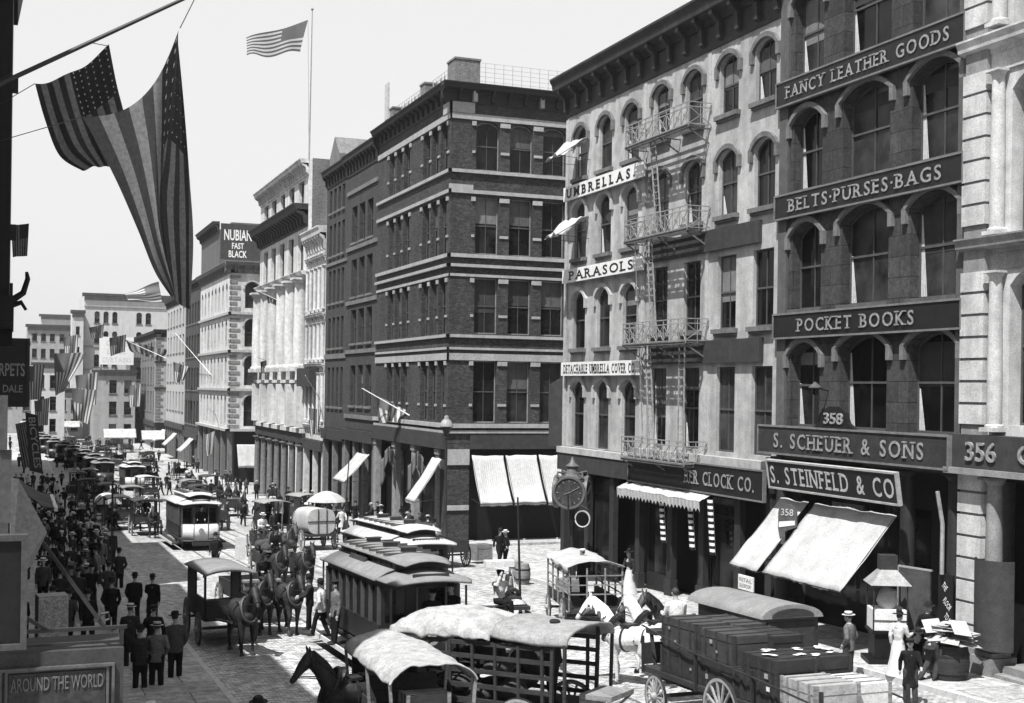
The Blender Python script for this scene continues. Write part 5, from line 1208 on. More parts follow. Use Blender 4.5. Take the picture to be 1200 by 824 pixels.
trA = streetcar('big nearest dark street car with grey raised roof, lengthwise in the middle of the street', (10.35, 32.0, gz(32)), m_carroof, m_carbody)
trB = streetcar('white roofed street car standing behind the nearest dark street car', (13.75, 43.2, gz(43.2)), m_carroof2, m_carbody, boards=False)
trC = streetcar('oncoming street car with a pale blank dash panel, left of the horse carts', (10.05, 73.8, gz(73.8)), m_carroof2, m_carlite, boards=False)
def car_copy(src, x, y, label): return dup(src, (x, y, gz(y)), None, label)
car_copy(trC, 12.7, 146.5, 'distant street car with pale dash, coming behind the white horse wagon')
for k, (x, y) in enumerate(((10.1, 156), (9.7, 167), (9.1, 178), (8.3, 190), (7.4, 202))):
    car_copy(trA, x, y, ('first', 'second', 'third', 'fourth', 'last')[k] + ' dark street car in the far queue beside the left pavement')
for y, tx in ((43.2, 'BROADWAY'),):
    me = text_mesh(tx, .14, .9, ext=.01, off=.01, x=0, y=-.05 , z=2.69, center=True); me.materials.append(m_white); link('lettering', me, trB)

# ================================================================ WAGONS (front end at +y, heading away)
def canopy(m, hw, y0, y1, z0, rise, sag=0, n=14, drop=.0, bumps=0.0):
    m.grid(lambda a, v: (-(hw) * math.cos(math.pi*a) if False else hw*(2*a-1), y0 + (y1-y0)*v, z0 + rise*(1-abs(2*a-1)**2.6) - sag*math.sin(v*math.pi) + bumps*(math.sin(a*17+v*9)*math.sin(v*13))), n, 14)
def solid(o, th): s = o.modifiers.new('t', 'SOLIDIFY'); s.thickness = th; return o
def crate(label, loc, rz, sx, sy, sz, mat, group, strap=True, slope=True):
    t = thing('trunk' if strap else 'packing_case', label, 'trunk' if strap else 'case', loc, rz, group, slope)
    m = MB(); m.box(-sx/2, sx/2, -sy/2, sy/2, 0, sz*.74); m.build('case', mat, t)
    m = MB(); m.box(-sx/2-.012, sx/2+.012, -sy/2-.012, sy/2+.012, sz*.745, sz); m.build('lid', mat, t)
    m = MB()
    for f in (-.32, 0, .32):
        m.box(-sx/2-.025, sx/2+.025, sy*f-.03, sy*f+.03, .02, sz+.018)
    for x in (-1, 1):
        for y in (-1, 1): m.box(x*sx/2-.035, x*sx/2+.035, y*sy/2-.035, y*sy/2+.035, -.002, sz+.012)
    m.build('batten', m_woodd if strap else m_wood, t)
    if strap:
        for _ in range(_pr.choice([1, 2, 2])):
            m = MB(); a_, c_ = _pr.uniform(-sy*.36, sy*.3), _pr.uniform(.12, sz*.6); e_ = _pr.uniform(.05, .11); m.box(-sx/2-.03, -sx/2-.026, a_, a_+e_*1.3, c_, c_+e_); m.build('paper_label', m_straw if _pr.random() < .5 else m_spoke, t)
    return t

# stake wagon in the middle foreground
rz1 = R(38); ox, oy = 10.9, 23.9
t = thing('stake_wagon', 'big dark stake wagon with rolled canvas top and hooded open end, bottom centre', 'wagon', (ox, oy, gz(oy)), rz1, None, True)
m = MB(); m.box(-.95, .95, 0, 3.7, .82, .95); m.bar((-.5,-.5,.75), (-.5,3.7,.75), .12); m.bar((.5,-.5,.75), (.5,3.7,.75), .12); m.build('bed', m_woodd, t)
m = MB()
for s in (-1, 1):
    for i in range(7): m.bar((s*.97, .3+i*.55, .7), (s*1.0, .3+i*.55, 2.25), .06)
    for z in (1.05, 1.35, 1.65, 1.95, 2.22): m.bar((s*.985, .1, z), (s*.985, 3.7, z), .045, .09)
    m.bar((s*.99, .1, .95), (s*1.0, .05, 2.45), .07)
for z in (1.2, 1.6, 2.0): m.bar((-.97,3.68,z), (.97,3.68,z), .045, .09)
m.build('stake_side', m_woodd, t)
m = MB(); m.grid(lambda a, v: ((1.06 + .05*math.sin(v*14))*math.sin((2*a-1)*1.6), 1.5 + 2.5*v, 2.3 + .5*max(0, math.cos((2*a-1)*1.6))**.8*(1 - .5*abs(2*v-1)**3) + .09*mnoise.noise((a*5, v*5, 3)) + .05*mnoise.noise((a*13, v*11, 7))), 40, 44); solid(m.build('canvas_top', M('pale canvas', .3, .95, ns=4, amt=.3, bump=.9, bs=4, big=.3), t, True), .06)
m = MB(); m.grid(lambda a, v: ((1.08)*math.sin((2*a-1)*1.62), -.3 + 1.75*v, 2.3 + .42*max(0, math.cos((2*a-1)*1.5))**.6 - .06*(1-v) - .05*math.sin(v*math.pi) + .03*mnoise.noise((a*7, v*4, 1))), 30, 14); solid(m.build('hood', m_cloth_g, t, True), .05)
m = MB()
for s in (-1, 1): m.bar((s*1.02,-.22,.9), (s*1.06,-.25,2.36), .06)
m.build('hood_post', m_woodd, t)
m = MB(); m.box(-.2, .85, -.85, -.2, 1.15, 1.25); m.box(-.2, .85, -.2, -.12, .9, 1.25); m.bar((-.2,-.8,1.15), (-.35,-.3,.7), .05); m.bar((.85,-.8,1.15), (.85,-.3,.7), .05); m.build('seat_board', m_wood, t)
rnd = random.Random(4); m = MB()
for i in range(18): m.ball((rnd.uniform(-.65,.65), rnd.uniform(1.1,3.4), 1.05+rnd.uniform(0,.85)), rnd.uniform(.22,.34), rnd.uniform(.25,.4), rnd.uniform(.16,.24), 10, 7)
m.build('sacking_cargo', M('dark sacking', .04, .95, ns=5, amt=.4), t, True)
wheels(t, 1.12, (.75, 2.9), (.62, .52), m_spoke)
person('dark clothed driver in a cap standing under the hood of the stake wagon', (10.45, 24.3, gz(24)+.95), 215, 'stand', 0, 0, 'cap')

# canvas-topped cart with boxes, bottom
ox, oy = 7.35, 22.6
t = thing('canvas_cart', 'small cart with a pale arched canvas top, boxes at its open tail, bottom centre left', 'wagon', (ox, oy, gz(oy)), R(-2), None, True)
m = MB(); m.box(-.72, .72, -.9, 3.9, .72, .84); m.box(-.74, -.7, 0, 3.9, .84, 1.25); m.box(.7, .74, 0, 3.9, .84, 1.25); m.build('bed', m_woodd, t)
m = MB(); m.grid(lambda a, v: (.86*math.sin((2*a-1)*1.5), -.1 + 4.0*v, 1.92 + .42*max(0, math.cos((2*a-1)*1.45))**.9 - .035*abs(math.sin(v*math.pi*3)) - .05*(1-v) + .05*mnoise.noise((a*5, v*6, 9)) + .025*mnoise.noise((a*14, v*12, 4))), 36, 36); solid(m.build('canvas_top', M('sailcloth', .26, .95, ns=5, amt=.3, bump=.9, bs=5), t, True), .03)
m = MB()
for s in (-1, 1):
    for y in (0, 1.9, 3.85): m.bar((s*.74, y, .8), (s*.83, y, 1.98), .055)
multi(m, 'post', m_wood, t)
m = MB(); m.box(-.7, .7, 3.8, 3.86, .84, 1.95); m.box(-.7, .7, 2.2, 2.24, .84, 1.7); multi(m, 'front_board', m_woodd, t)
wheels(t, .86, (.5, 3.2), (.55, .45))
zc = gz(22.6) + .86
crate('square wooden box with pale lid on the tail of the small canvas cart', (7.2, 22.1, zc), R(6), .62, .5, .42, M('box boards', .3, .8, ns=5, amt=.3), None, False)
crate('dark upright case inside the mouth of the small canvas cart', (7.3, 23.0, zc), 0, .8, .5, .8, m_woodd, None, False)
t = thing('paper_bale', 'big white wrapped bale on the tailboard right of the wooden box', 'bale', (8.75, 22.3, gz(22.3)), R(-8))
m = MB(); m.grid(lambda a, v: ((.34 - .03*v)*math.cos(6.2832*a)*(1+.06*math.sin(a*37)), (.3-.02*v)*math.sin(6.2832*a)*(1+.05*math.sin(a*29)), 1.35*v), 40, 6); m.lathe([(.33,1.34), (.2,1.39), (0,1.4)], 20); m.build('bale_body', M('white wrapping', .5, .9, ns=6, amt=.15, bump=.7, bs=8), t, True)
# dark horse at the bottom, with its white blanket
hx = at(352, 775, 1.95)
horse('dark horse with raised head, seen from the side at the bottom edge', (6.72, 25.75, gz(25.7)), 192, 'stand', m_bay)
t = thing('horse_blanket', 'bright white cloth lying over the back of the bottom dark horse', 'blanket', (7.15, 25.85, gz(25.7)+1.3), R(192)); m = MB()
m.grid(lambda a, v: (-.5 + .85*v, .37*math.sin((2*a-1)*1.5), .27*math.cos((2*a-1)*1.5) + .012*math.sin(v*16+a*12) + .0), 18, 10); solid(m.build('cloth', m_cloth_w, t, True), .015)

# baggage truck stacked with trunks
ox, oy = 15.0, 21.0
t = thing('baggage_truck', 'long flat baggage truck loaded with trunks, pale spoked wheels, bottom right', 'wagon', (ox, oy, gz(oy)), R(0), None, True)
m = MB(); m.box(-.95, .95, -1.2, 6.2, .92, 1.04); m.bar((-.6,-1.2,.82), (-.6,6.2,.82), .14); m.bar((.6,-1.2,.82), (.6,6.2,.82), .14); m.build('bed', m_woodd, t)
m = MB()
for s in (-1, 1):
    for y in (-1.1, 1.3, 3.6, 6.1): m.bar((s*.98,y,.9), (s*.98,y,1.75), .06)
    m.tube([(s*1.0,-1.1,1.45), (s*1.0,1.3,1.62), (s*1.0,3.6,1.72), (s*1.0,6.1,2.0)], .022, 5)
m.build('stake', m_iron, t)
m = MB(); m.box(-.7, .7, 6.0, 6.5, 1.75, 1.85); m.box(-.75, .75, 6.5, 6.6, 1.0, 1.5); m.bar((-.65,6.1,1.0), (-.65,6.3,1.75), .07); m.bar((.65,6.1,1.0), (.65,6.3,1.75), .07); m.build('driver_seat', m_woodd, t)
wheels(t, 1.12, (2.3, 5.2), (.72, .5))
m_trk = [M('dark trunk', .022, .6, ns=5, amt=.4), M('brown trunk', .04, .65, ns=5, amt=.3), M('pale case', .24, .8, ns=5, amt=.25), M('white-lidded case', .45, .8, ns=5, amt=.15)]
zb = lambda y, z: gz(y) + z
gp = 'trunks piled on the baggage truck'
for lab, x, y, z, sx, sy, sz, mi, st_ in (
    ('long dark trunk with a flat brown top, foremost in the upper row by the driver', 14.55, 25.6, 1.66, .8, 1.5, .66, 1, 1), ('long dark trunk in the foremost upper row, on the side away from us', 15.4, 25.5, 1.66, .78, 1.6, .62, 1, 1),
    ('broad dark trunk in the second upper row with battens', 14.6, 24.0, 1.66, .86, 1.4, .62, 1, 1), ('broad dark trunk in the second upper row, far side', 15.45, 23.9, 1.66, .8, 1.35, .58, 0, 1),
    ('dark trunk low in the load behind the front wheel', 14.55, 25.5, 1.05, .84, 1.7, .6, 0, 1), ('dark trunk low in the load above the gap between the wheels', 14.55, 23.75, 1.05, .84, 1.7, .6, 0, 1), ('low dark trunk hidden on the far side front of the load', 15.45, 25.5, 1.05, .84, 1.7, .6, 0, 1), ('low dark trunk hidden on the far side middle of the load', 15.45, 23.75, 1.05, .84, 1.7, .6, 0, 1),
    ('tall slatted crate with scattered papers on its top', 14.6, 22.25, 1.05, .9, 1.25, .98, 0, 1), ('tall slatted crate with papers on top, far side', 15.5, 22.3, 1.05, .85, 1.2, .98, 0, 1),
    ('pale wooden case with a grey top at the tail of the truck', 14.65, 20.9, 1.05, .95, 1.15, .72, 2, 0), ('wooden case with a bright white top at the truck tail', 15.55, 21.0, 1.05, .78, 1.1, .66, 3, 0)):
    crate(lab, (x, y, zb(y, z)), R(random.uniform(-1.2, 1.2)), sx, sy, sz, m_trk[mi], gp, bool(st_))
rnd = random.Random(5)
t = thing('loose_papers', 'white labels and papers scattered over the tall slatted crates', 'papers', (15.0, 22.3, zb(22.3, 2.06)), 0, None, True); m = MB()
for i in range(16): x, y, a = rnd.uniform(-.75,.85), rnd.uniform(-.5,.5), rnd.uniform(0,3); u = Vector((math.cos(a)*.09, math.sin(a)*.09, 0)); v = Vector((-math.sin(a)*.06, math.cos(a)*.06, 0)); p = Vector((x,y,.012+i*.0006)); m.quad(p-u-v, p+u-v, p+u+v, p-u+v)
m.build('paper', m_white, t)
# labels pasted on the trunks stay on the load as tags of paper
person('bare-headed driver in a bright white shirt seated on the front of the baggage truck', (15.0, 27.3, gz(27.3)+1.95), 5, 'sit', 4, 0, None)
horse('bright white horse nearest, harnessed before the baggage truck, head turned left', (15.1, 29.9, gz(30)), 118, 'turn', m_whiteh, 'team of the baggage truck', 1.02, M('white mane', .75, .8, amt=.1))
horse('second white horse half hidden beyond the first, harnessed to the baggage truck', (16.1, 30.3, gz(30)), 112, 'step', m_whiteh, 'team of the baggage truck', 1.0, M('white mane', .75, .8, amt=.1))
horse('brown horse with pricked ears, head showing above the baggage truck by the white shirted driver', (17.35, 31.1, gz(31)), 150, 'turn', m_bay2, None, 1.0)
# round-topped van behind the trunks
ox, oy = 18.2, 27.2
t = thing('round_top_van', 'delivery van with a dull barrel roof behind the trunk load', 'van', (ox, oy, gz(oy)), R(-2), None, True)
m = MB(); m.box(-.8, .8, 0, 3.4, .8, 1.95); m.build('body', m_carbody, t)
m = MB(); m.prism([(.88*math.sin(a), 1.95 + .34*math.cos(a)) for a in [R(-90 + 15*i) for i in range(13)]], -.12, 3.9); m.build('roof', m_carroof, t, True)
m = MB(); m.box(-.68, .68, -.03, 0, .95, 1.85); m.build('tail_door', m_woodd, t); m = MB(); m.prism([(.6*math.sin(a), 1.99 + .2*math.cos(a)) for a in [R(-90 + 15*i) for i in range(13)]], -.15, -.12); m.build('end_panel', m_woodd, t)
wheels(t, .92, (.7, 2.9), (.6, .48), m_spoke)

# light stake wagon with the white cover
ox, oy = 17.75, 37.7
t = thing('covered_stake_wagon', 'light slatted wagon under a bright white flat cover, right of centre', 'wagon', (ox, oy, gz(oy)), R(-14), None, True)
m = MB(); m.box(-.85, .85, -.2, 4.6, .75, .87); m.box(-.87, -.83, -.2, 4.6, .87, 1.15); m.box(.83, .87, -.2, 4.6, .87, 1.15); m.build('bed', m_woodd, t)
m = MB()
for s in (-1, 1):
    for i in range(5): m.bar((s*.88, i*1.1, .8), (s*.88, i*1.1, 2.2), .06)
    for z in (1.35, 1.65, 1.95): m.bar((s*.88,-.05,z), (s*.88,4.45,z), .035)
for x in (-.3, .3): m.bar((x,-.05,.85), (x,-.05,2.2), .05)
for z in (1.35, 1.65, 1.95): m.bar((-.88,-.05,z), (.88,-.05,z), .035)
m.build('stake_side', m_wood, t)
m = MB(); m.grid(lambda a, v: ((2*a-1)*.96, -.12 + 4.7*v, 2.24 + .2*(1-abs(2*a-1)**2.2) - .08*math.sin(v*math.pi) - .04*abs(math.sin(v*math.pi*4)) + .05*mnoise.noise((a*5, v*6, 2))), 24, 30); m.grid(lambda a, v: (-.96, -.1 + 3.4*a, 2.24 - .25*v*(.6+.4*math.sin(a*12))), 16, 2); solid(m.build('cover', m_cloth_w, t, True), .02)
wheels(t, .98, (.7, 3.7), (.58, .48), m_spoke)
# buggy with white-shirted driver behind the stake wagon
ox, oy = 13.3, 33.6
t = thing('open_cart', 'small open cart with a sloping seat back, hidden behind the rolled canvas top', 'cart', (ox, oy, gz(oy)), R(-10), None, True)
m = MB(); m.box(-.75, .75, -.8, 2.4, .8, .92); m.box(-.75, .75, -.8, -.74, .92, 1.4); m.box(-.78, -.72, -.8, 2.4, .92, 1.3); m.box(.72, .78, -.8, 2.4, .92, 1.3); m.box(-.72, .72, 1.2, 1.7, 1.4, 1.5); m.build('body', m_woodd, t); wheels(t, .9, (.1, 1.9), (.55, .5))
person('white shirted driver on the small open cart holding a white parcel overhead', (13.3, 34.9, gz(34.9)+1.72), 200, 'situp', 4, 0, 'cap')
t = thing('parcel_board', 'long white parcel held above the head of the small cart driver', 'parcel', (13.2, 34.7, gz(34.9)+2.72), R(-6)); m = MB(); m.box(-.42, .42, -.17, .17, 0, .18); m.bar((-.42,0,.19), (.42,0,.19), .02); m.build('wrapping', m_white, t)
horse('dappled grey horse in front of the small open cart', (14.4, 36.4, gz(36.4)), 78, 'stand', m_dapple)

# van with the lit opening, coming towards us on the left
def cabvan(label, x, y, rz, w, L, h, body, roofm, openback=True):
    t = thing('delivery_van', label, 'van', (x, y, gz(y)), rz, None, True)          # front at -y here
    m = MB(); m.box(-w, w, 0, L, .75, .86); m.box(-w, -w+.05, 0.0, L, .86, 1.45); m.box(w-.05, w, 0, L, .86, 1.45); m.box(-w, w, .0, .05, .86, 1.4)
    m.box(-w, -w+.05, L*.55, L, 1.45, h); m.box(w-.05, w, L*.55, L, 1.45, h); m.build('body', body, t)
    m = MB()
    for s in (-1, 1):
        for yy in (.05, L*.55): m.bar((s*(w-.03), yy, 1.4), (s*(w-.03), yy, h), .07)
        m.bar((s*(w-.03), L-.05, .86), (s*(w-.03), L-.05, h), .07)
    multi(m, 'post', body, t)
    m = MB(); m.grid(lambda a, v: ((2*a-1)*(w+.1), -.25 + (L+.4)*v, h + .16*(1-abs(2*a-1)**2.4)), 12, 4); m.grid(lambda a, v: ((2*a-1)*(w+.1), -.25, h + .16*(1-abs(2*a-1)**2.4) - .12*v), 12, 1); solid(m.build('roof', roofm, t, True), .04)
    m = MB(); m.box(-w+.05, w-.05, .55, .95, 1.25, 1.33); m.box(-w, w, -.35, -.02, .82, .9); m.box(-w, w, -.4, -.35, .82, 1.25); m.build('seat', m_woodd, t)
    wheels(t, w+.13, (.35, L-.7), (.5, .62)); m = MB(); m.bar((-.45,-.2,.85), (-.4,-2.6,1.05), .06); m.bar((.45,-.2,.85), (.4,-2.6,1.05), .06); m.build('shaft', m_wood, t); return t
cabvan('black covered delivery van with open see-through front, facing us at the left kerb', 6.35, 40.3, R(2), .74, 3.2, 2.25, m_carbody, m_carroof)
horse('dark harnessed horse with white feet facing us before the black delivery van', (6.5, 38.6, gz(38.6)), -82, 'stand', m_bay)
t = thing('white_placard', 'white blank placard upright on the roof edge of the black delivery van', 'placard', (7.0, 43.2, gz(43)+2.35)); m = MB(); m.box(0, .34, 0, .04, 0, .75); m.build('card', m_white, t)
# open wagon coming towards us
def openwagon(label, x, y, rz, load=None, w=.8, L=3.6):
    t = thing('open_wagon', label, 'wagon', (x, y, gz(y)), rz, None, True)
    m = MB(); m.box(-w, w, 0, L, .78, .88); m.box(-w, -w+.05, 0, L, .88, 1.35); m.box(w-.05, w, 0, L, .88, 1.35); m.box(-w, w, L-.05, L, .88, 1.35); m.box(-w, w, 0, .06, .88, 1.2); m.build('body', m_woodd, t)
    m = MB(); m.box(-.65, .65, .25, .65, 1.42, 1.5); m.bar((-.6,.45,.88), (-.6,.45,1.42), .07); m.bar((.6,.45,.88), (.6,.45,1.42), .07); m.build('seat', m_wood, t)
    wheels(t, w+.14, (.5, L-.7), (.5, .6)); m = MB(); m.bar((0,0,.8), (0,-2.5,.95), .08); m.build('pole', m_wood, t); return t
openwagon('open dark wagon with driver in vest, facing us right of the black delivery van', 8.2, 44.2, R(4))
person('driver with white sleeves seated on the open wagon right of the black van', (8.2, 44.65, gz(44.6)+1.62), 175, 'sit', 0, 1, 'soft')
horse('dark horse facing us, pulling the open wagon beside the nearest street car', (8.55, 41.8, gz(41.8)), -84, 'walk', m_bay)
horse('dark horse beside the pole of the open wagon, farther from the street car', (7.75, 42.3, gz(42.3)), -88, 'stand', m_bay)
openwagon('dark loaded wagon close to the far end of the nearest street car', 10.9, 55.5, R(-4))
t = thing('load_sheet', 'heap of dark sacks piled on the wagon behind the street car', 'load', (10.9, 57.0, gz(57)+.9)); m = MB()
rnd = random.Random(11)
for i in range(14): m.ball((rnd.uniform(-.5,.5), rnd.uniform(-.9,1.2), .2+rnd.uniform(0,.65)), rnd.uniform(.28,.4), rnd.uniform(.3,.45), rnd.uniform(.18,.26), 12, 8)
m.build('sack', M('dark sacking', .04, .95, ns=5, amt=.4), t, True)
person('driver in black with tall dark hat on the loaded wagon behind the street car', (10.8, 55.9, gz(56)+1.62), 178, 'sit', 0, 0, 'top')
horse('dark team horse facing us, left of the pair before the loaded wagon', (10.4, 53.0, gz(53)), -90, 'walk', m_bay, 'pair of the loaded wagon'); horse('dark team horse facing us, right of the pair before the loaded wagon', (11.5, 53.2, gz(53)), -86, 'step', m_bay, 'pair of the loaded wagon')
# flat dray with a standing driver
openwagon('flat dray with a man standing on it, right of the oncoming street car', 12.6, 66.5, R(-6), w=.85, L=3.8)
person('man in a long dark coat standing upright on the flat dray holding a pole', (12.9, 67.4, gz(67)+.9), 200, 'stand', 1, 0, 'soft')
t = thing('pole', 'thin upright pole held by the man standing on the dray', 'pole', (13.3, 67.3, gz(67)+.9)); m = MB(); m.bar((0,0,0), (.05,0,2.1), .04); m.build('rod', m_wood, t)
person('seated helper in a white shirt on the front of the flat dray', (12.2, 67.0, gz(67)+1.62), 185, 'sit', 4, 1, 'straw')
horse('dark horse before the flat dray, beside the oncoming street car', (12.2, 64.0, gz(64)), -92, 'walk', m_bay)
horse('second dark horse before the flat dray, nearer the nearest street car', (13.1, 64.2, gz(64)), -88, 'stand', m_bay2)
# white bundle cart
t = thing('bundle_cart', 'cart heaped with a tall white tied bundle behind the street cars', 'cart', (16.4, 71.5, gz(71.5)), R(5), None, True)
m = MB(); m.box(-.85, .85, -.2, 3.2, .8, .95); m.build('bed', m_woodd, t); wheels(t, .98, (.5, 2.6), (.6, .5))
m = MB(); m.prism([(.8*math.copysign(abs(math.sin(a))**.6, math.sin(a)), 1.65 + .72*math.copysign(abs(math.cos(a))**.6, math.cos(a))) for a in [R(15*i) for i in range(24)]], -.1, 2.6); m.build('bundle', m_cloth_w, t, True)
m = MB(); m.bar((-.82,-.13,1.65), (.82,-.13,1.65), .04); m.bar((-.2,-.13,.95), (-.2,-.13,2.35), .04); m.bar((.3,-.13,.95), (.3,-.13,2.35), .04); m.build('rope', m_leather, t)
# far vehicles on the road
cabvan('far black cab with a driver, seen behind the white faced horse', 9.2, 108.0, R(0), .8, 3.0, 2.3, m_carbody, m_carroof)
horse('far horse with a white blaze facing us before the black cab', (9.3, 105.6, gz(105.6)), -90, 'walk', m_bay2)
cabvan('far dark wagon at the left kerb beside the striped cloth wagon', 6.9, 92.0, R(0), .8, 3.2, 2.2, m_carbody, m_band)
t = openwagon('far wagon under a white striped cloth cover near the left kerb', 6.9, 101.0, R(0)); m = MB(); m.grid(lambda a, v: (.9*math.sin((2*a-1)*1.55), -.1+3.6*v, 1.35 + .75*math.cos((2*a-1)*1.5)), 20, 6, (lambda a, v: int(a*10) % 2)); m.grid(lambda a, v: ((2*a-1)*.9, -.1, 1.35 + .75*math.cos((2*a-1)*1.5)*v), 20, 3, (lambda a, v: int(a*20) % 2)); solid(m.build('striped_cover', [m_cloth_w, m_stripe_d], t), .02)
horse('far dark horse before the striped cloth wagon', (7.0, 98.5, gz(98.5)), -90, 'stand', m_bay)
cabvan('far covered black wagon among the crowd behind the striped one', 6.6, 122.0, R(0), .85, 3.4, 2.4, m_carbody, m_band); cabvan('far covered wagon with grey roof beside the street car queue', 12.4, 128.0, R(3), .85, 3.4, 2.4, m_carbody, m_carroof2)
openwagon('far open wagon right of the oncoming street car, near the lit pavement', 16.9, 104.0, R(0)); horse('far dark horse standing before the open wagon by the lit pavement', (16.9, 101.5, gz(101.5)), -90, 'stand', m_bay)
for X, Y, lb in ((18.8, 116, 'dark horse in the row waiting at the right kerb, nearest of three'), (18.9, 121, 'dark horse in the row waiting at the right kerb, middle of three'), (18.8, 126, 'dark horse in the row waiting at the right kerb, farthest of three')): horse(lb, (X, Y, gz(Y)), -100, 'stand', m_bay, 'horses waiting at the far right kerb')
cabvan('far black van waiting at the right kerb behind the row of horses', 18.9, 130, R(4), .85, 3.6, 2.3, m_carbody, m_band)

# ================================================================ FLAGS
m_fred = M('flag dark stripe', .035, .9, ns=30, amt=.15, transl=.3); m_fwht = M('flag pale stripe', .17, .9, ns=30, amt=.15, transl=.4); m_fblu = M('flag canton', .03, .9, ns=30, amt=.2, transl=.35); m_star = M('flag star', .5, .9, transl=.3)  # backlit darkness put into the stripe and canton colours
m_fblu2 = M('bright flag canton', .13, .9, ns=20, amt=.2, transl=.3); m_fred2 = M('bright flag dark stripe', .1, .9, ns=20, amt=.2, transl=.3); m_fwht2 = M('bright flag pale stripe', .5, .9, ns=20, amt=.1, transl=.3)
def flag(label, fn, canton='right', pale=False, group=None, stars=True, nt_=26, name='flag', plain=False):
    """fn(s, t): s along the hoist across the 13 stripes, t along the fly; the canton starts at t = 0"""
    m = MB()
    def mi(s, t):
        c = (s > 6/13) if canton == 'right' else (s < 7/13)
        if canton and c and t < .42: return 2
        return int(s*13) % 2
    m.grid(fn, 52, nt_, mi)
    if stars and canton:
        for i in range(8):
            for j in range(6):
                s0 = (6/13 if canton == 'right' else 0) + (7/13)*(j+.5)/6; t0 = .42*(i+.5)/8
                c = Vector(fn(s0, t0)); du = (Vector(fn(s0+.004, t0)) - c).normalized(); dv = (Vector(fn(s0, t0+.004)) - c).normalized(); nn = du.cross(dv).normalized()
                r = (Vector(fn(s0+.02, t0)) - c).length * .62
                for sg in (-1, 1):
                    vs = [c + nn*sg*.006 + (du*math.cos(a) + dv*math.sin(a))*(r if k % 2 == 0 else r*.45) for k, a in enumerate([math.pi/2 + i_*math.pi/5 for i_ in range(10)])]
                    m.add(vs, [tuple(range(10))], 3)
    o = m.build(name, [m_fred2, m_fwht2, m_fblu2, m_star] if pale else [m_fred, m_fwht, m_fblu, m_star], None, True)
    tag(o, label, 'flag', group)
    return o
def lerp(a, b, t): return a + (b - a)*t
YF = 15.0
# the great drooping flag
A0, B0 = atY(97, 137, YF), atY(210, 35, YF)
Lc = [atY(*p, YF) for p in ((97, 137), (134, 206), (162, 268), (183, 318), (206, 352))]
Rc = [atY(*p, YF) for p in ((211, 33), (219, 120), (225, 205), (229, 280), (225, 362))]
def curve(c, t):
    f = t*(len(c)-1); i = min(int(f), len(c)-2); u = f-i; p = [c[max(i-1,0)], c[i], c[i+1], c[min(i+2,len(c)-1)]]
    return p[1] + (p[2]-p[0])*.5*u + (p[0]*2 - p[1]*5 + p[2]*4 - p[3])*.5*u*u + (p[1]*3 - p[0] - p[2]*3 + p[3])*.5*u*u*u
Fc = [atY(*p, YF) for p in ((210, 34), (203, 108), (196, 178), (190, 238), (203, 350))]
def big(s, t):
    """the outer two thirds hang open, the rest is folded back behind the free edge"""
    a, f, b = curve(Lc, t), curve(Fc, t), curve(Rc, t); k = .62
    if s < k:
        x = s/k; p = lerp(a, f, x); sag = math.sin(x*math.pi)*(1-t)**3; p = p + Vector((.12*sag, 0, -.27*sag)); p.y += (.06 + .1*t)*math.sin(x*7.5 + 1.5*t)
    else:
        x = (s-k)/(1-k); p = lerp(f, b, x); p.y += .22*math.sin(x*math.pi*.5) + .05*x*math.sin(x*8 + t*3) + (.06 + .1*t)*math.sin(7.5 + 1.5*t)*(1-x)
    return p
flag('huge dark flag hanging limp by one corner across the sky, upper left', big, 'right', nt_=40)
La = [atY(*p, YF+1.2) for p in ((41, 98), (53, 140), (70, 181), (97, 199))]; Ra = [atY(*p, YF+1.2) for p in ((127, 54), (136, 100), (146, 140), (152, 190))]
def second(s, t):
    p = lerp(curve(La, t), curve(Ra, t), s); p = p + Vector((0, 0, -.1*math.sin(s*math.pi)*(1-t))); p.y += .09*math.sin(s*11 + t*2) + .06*t*math.sin(s*23); return p
flag('smaller paler flag half hidden behind the huge limp flag', second, 'right', nt_=24, pale=False)
t = thing('flagpole', 'long dark flagpole slanting up from the left wall over the street', 'flagpole', (-1.2, YF, 7.9)); m = MB()
q0, q1 = Vector((-1.2, YF+.4, 10.4)), atY(232, -9, YF+.4); o_ = Vector((-1.2, YF, 7.9)); m.tube([q0-o_, lerp(q0,q1,.5)-o_, q1-o_], [.03,.026,.02], 8); m.build('pole', m_iron, t)
m = MB(); m.tube([q0-o_, lerp(q0, q1, .36) - o_ + Vector((0,0,.06))], .012, 5); m.bar(q1-o_, atY(211, 33, YF)-o_, .008); m.bar(atY(97,137,YF)-o_, Vector((-1.2, YF, 9.9))-o_, .008); m.bar(atY(127,54,YF+1.2)-o_, lerp(q0,q1,.62)-o_, .008); m.bar(atY(41,98,YF+1.2)-o_, Vector((-1.2,YF+1.2,10.2))-o_, .008); m.build('halyard', m_dark, t)
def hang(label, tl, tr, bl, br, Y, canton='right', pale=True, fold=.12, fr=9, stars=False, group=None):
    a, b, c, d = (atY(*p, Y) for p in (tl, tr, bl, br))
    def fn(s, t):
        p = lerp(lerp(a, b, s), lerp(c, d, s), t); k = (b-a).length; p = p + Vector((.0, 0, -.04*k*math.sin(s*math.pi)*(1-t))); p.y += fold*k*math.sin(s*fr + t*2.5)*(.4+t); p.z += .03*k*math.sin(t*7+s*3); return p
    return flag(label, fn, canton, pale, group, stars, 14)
hang('small dark flag jutting from the black left wall against the sky', (13,264), (34,262), (15,302), (32,300), 26, 'right', False, .05)
hang('dark striped flag drooping beside the BICYCLES sign', (18,497), (33,493), (26,548), (47,549), 36, None, False, .08)
hang('larger far flag hanging over the street before the trees', (63,414), (101,413), (65,465), (76,458), 120, 'left', True, .05)
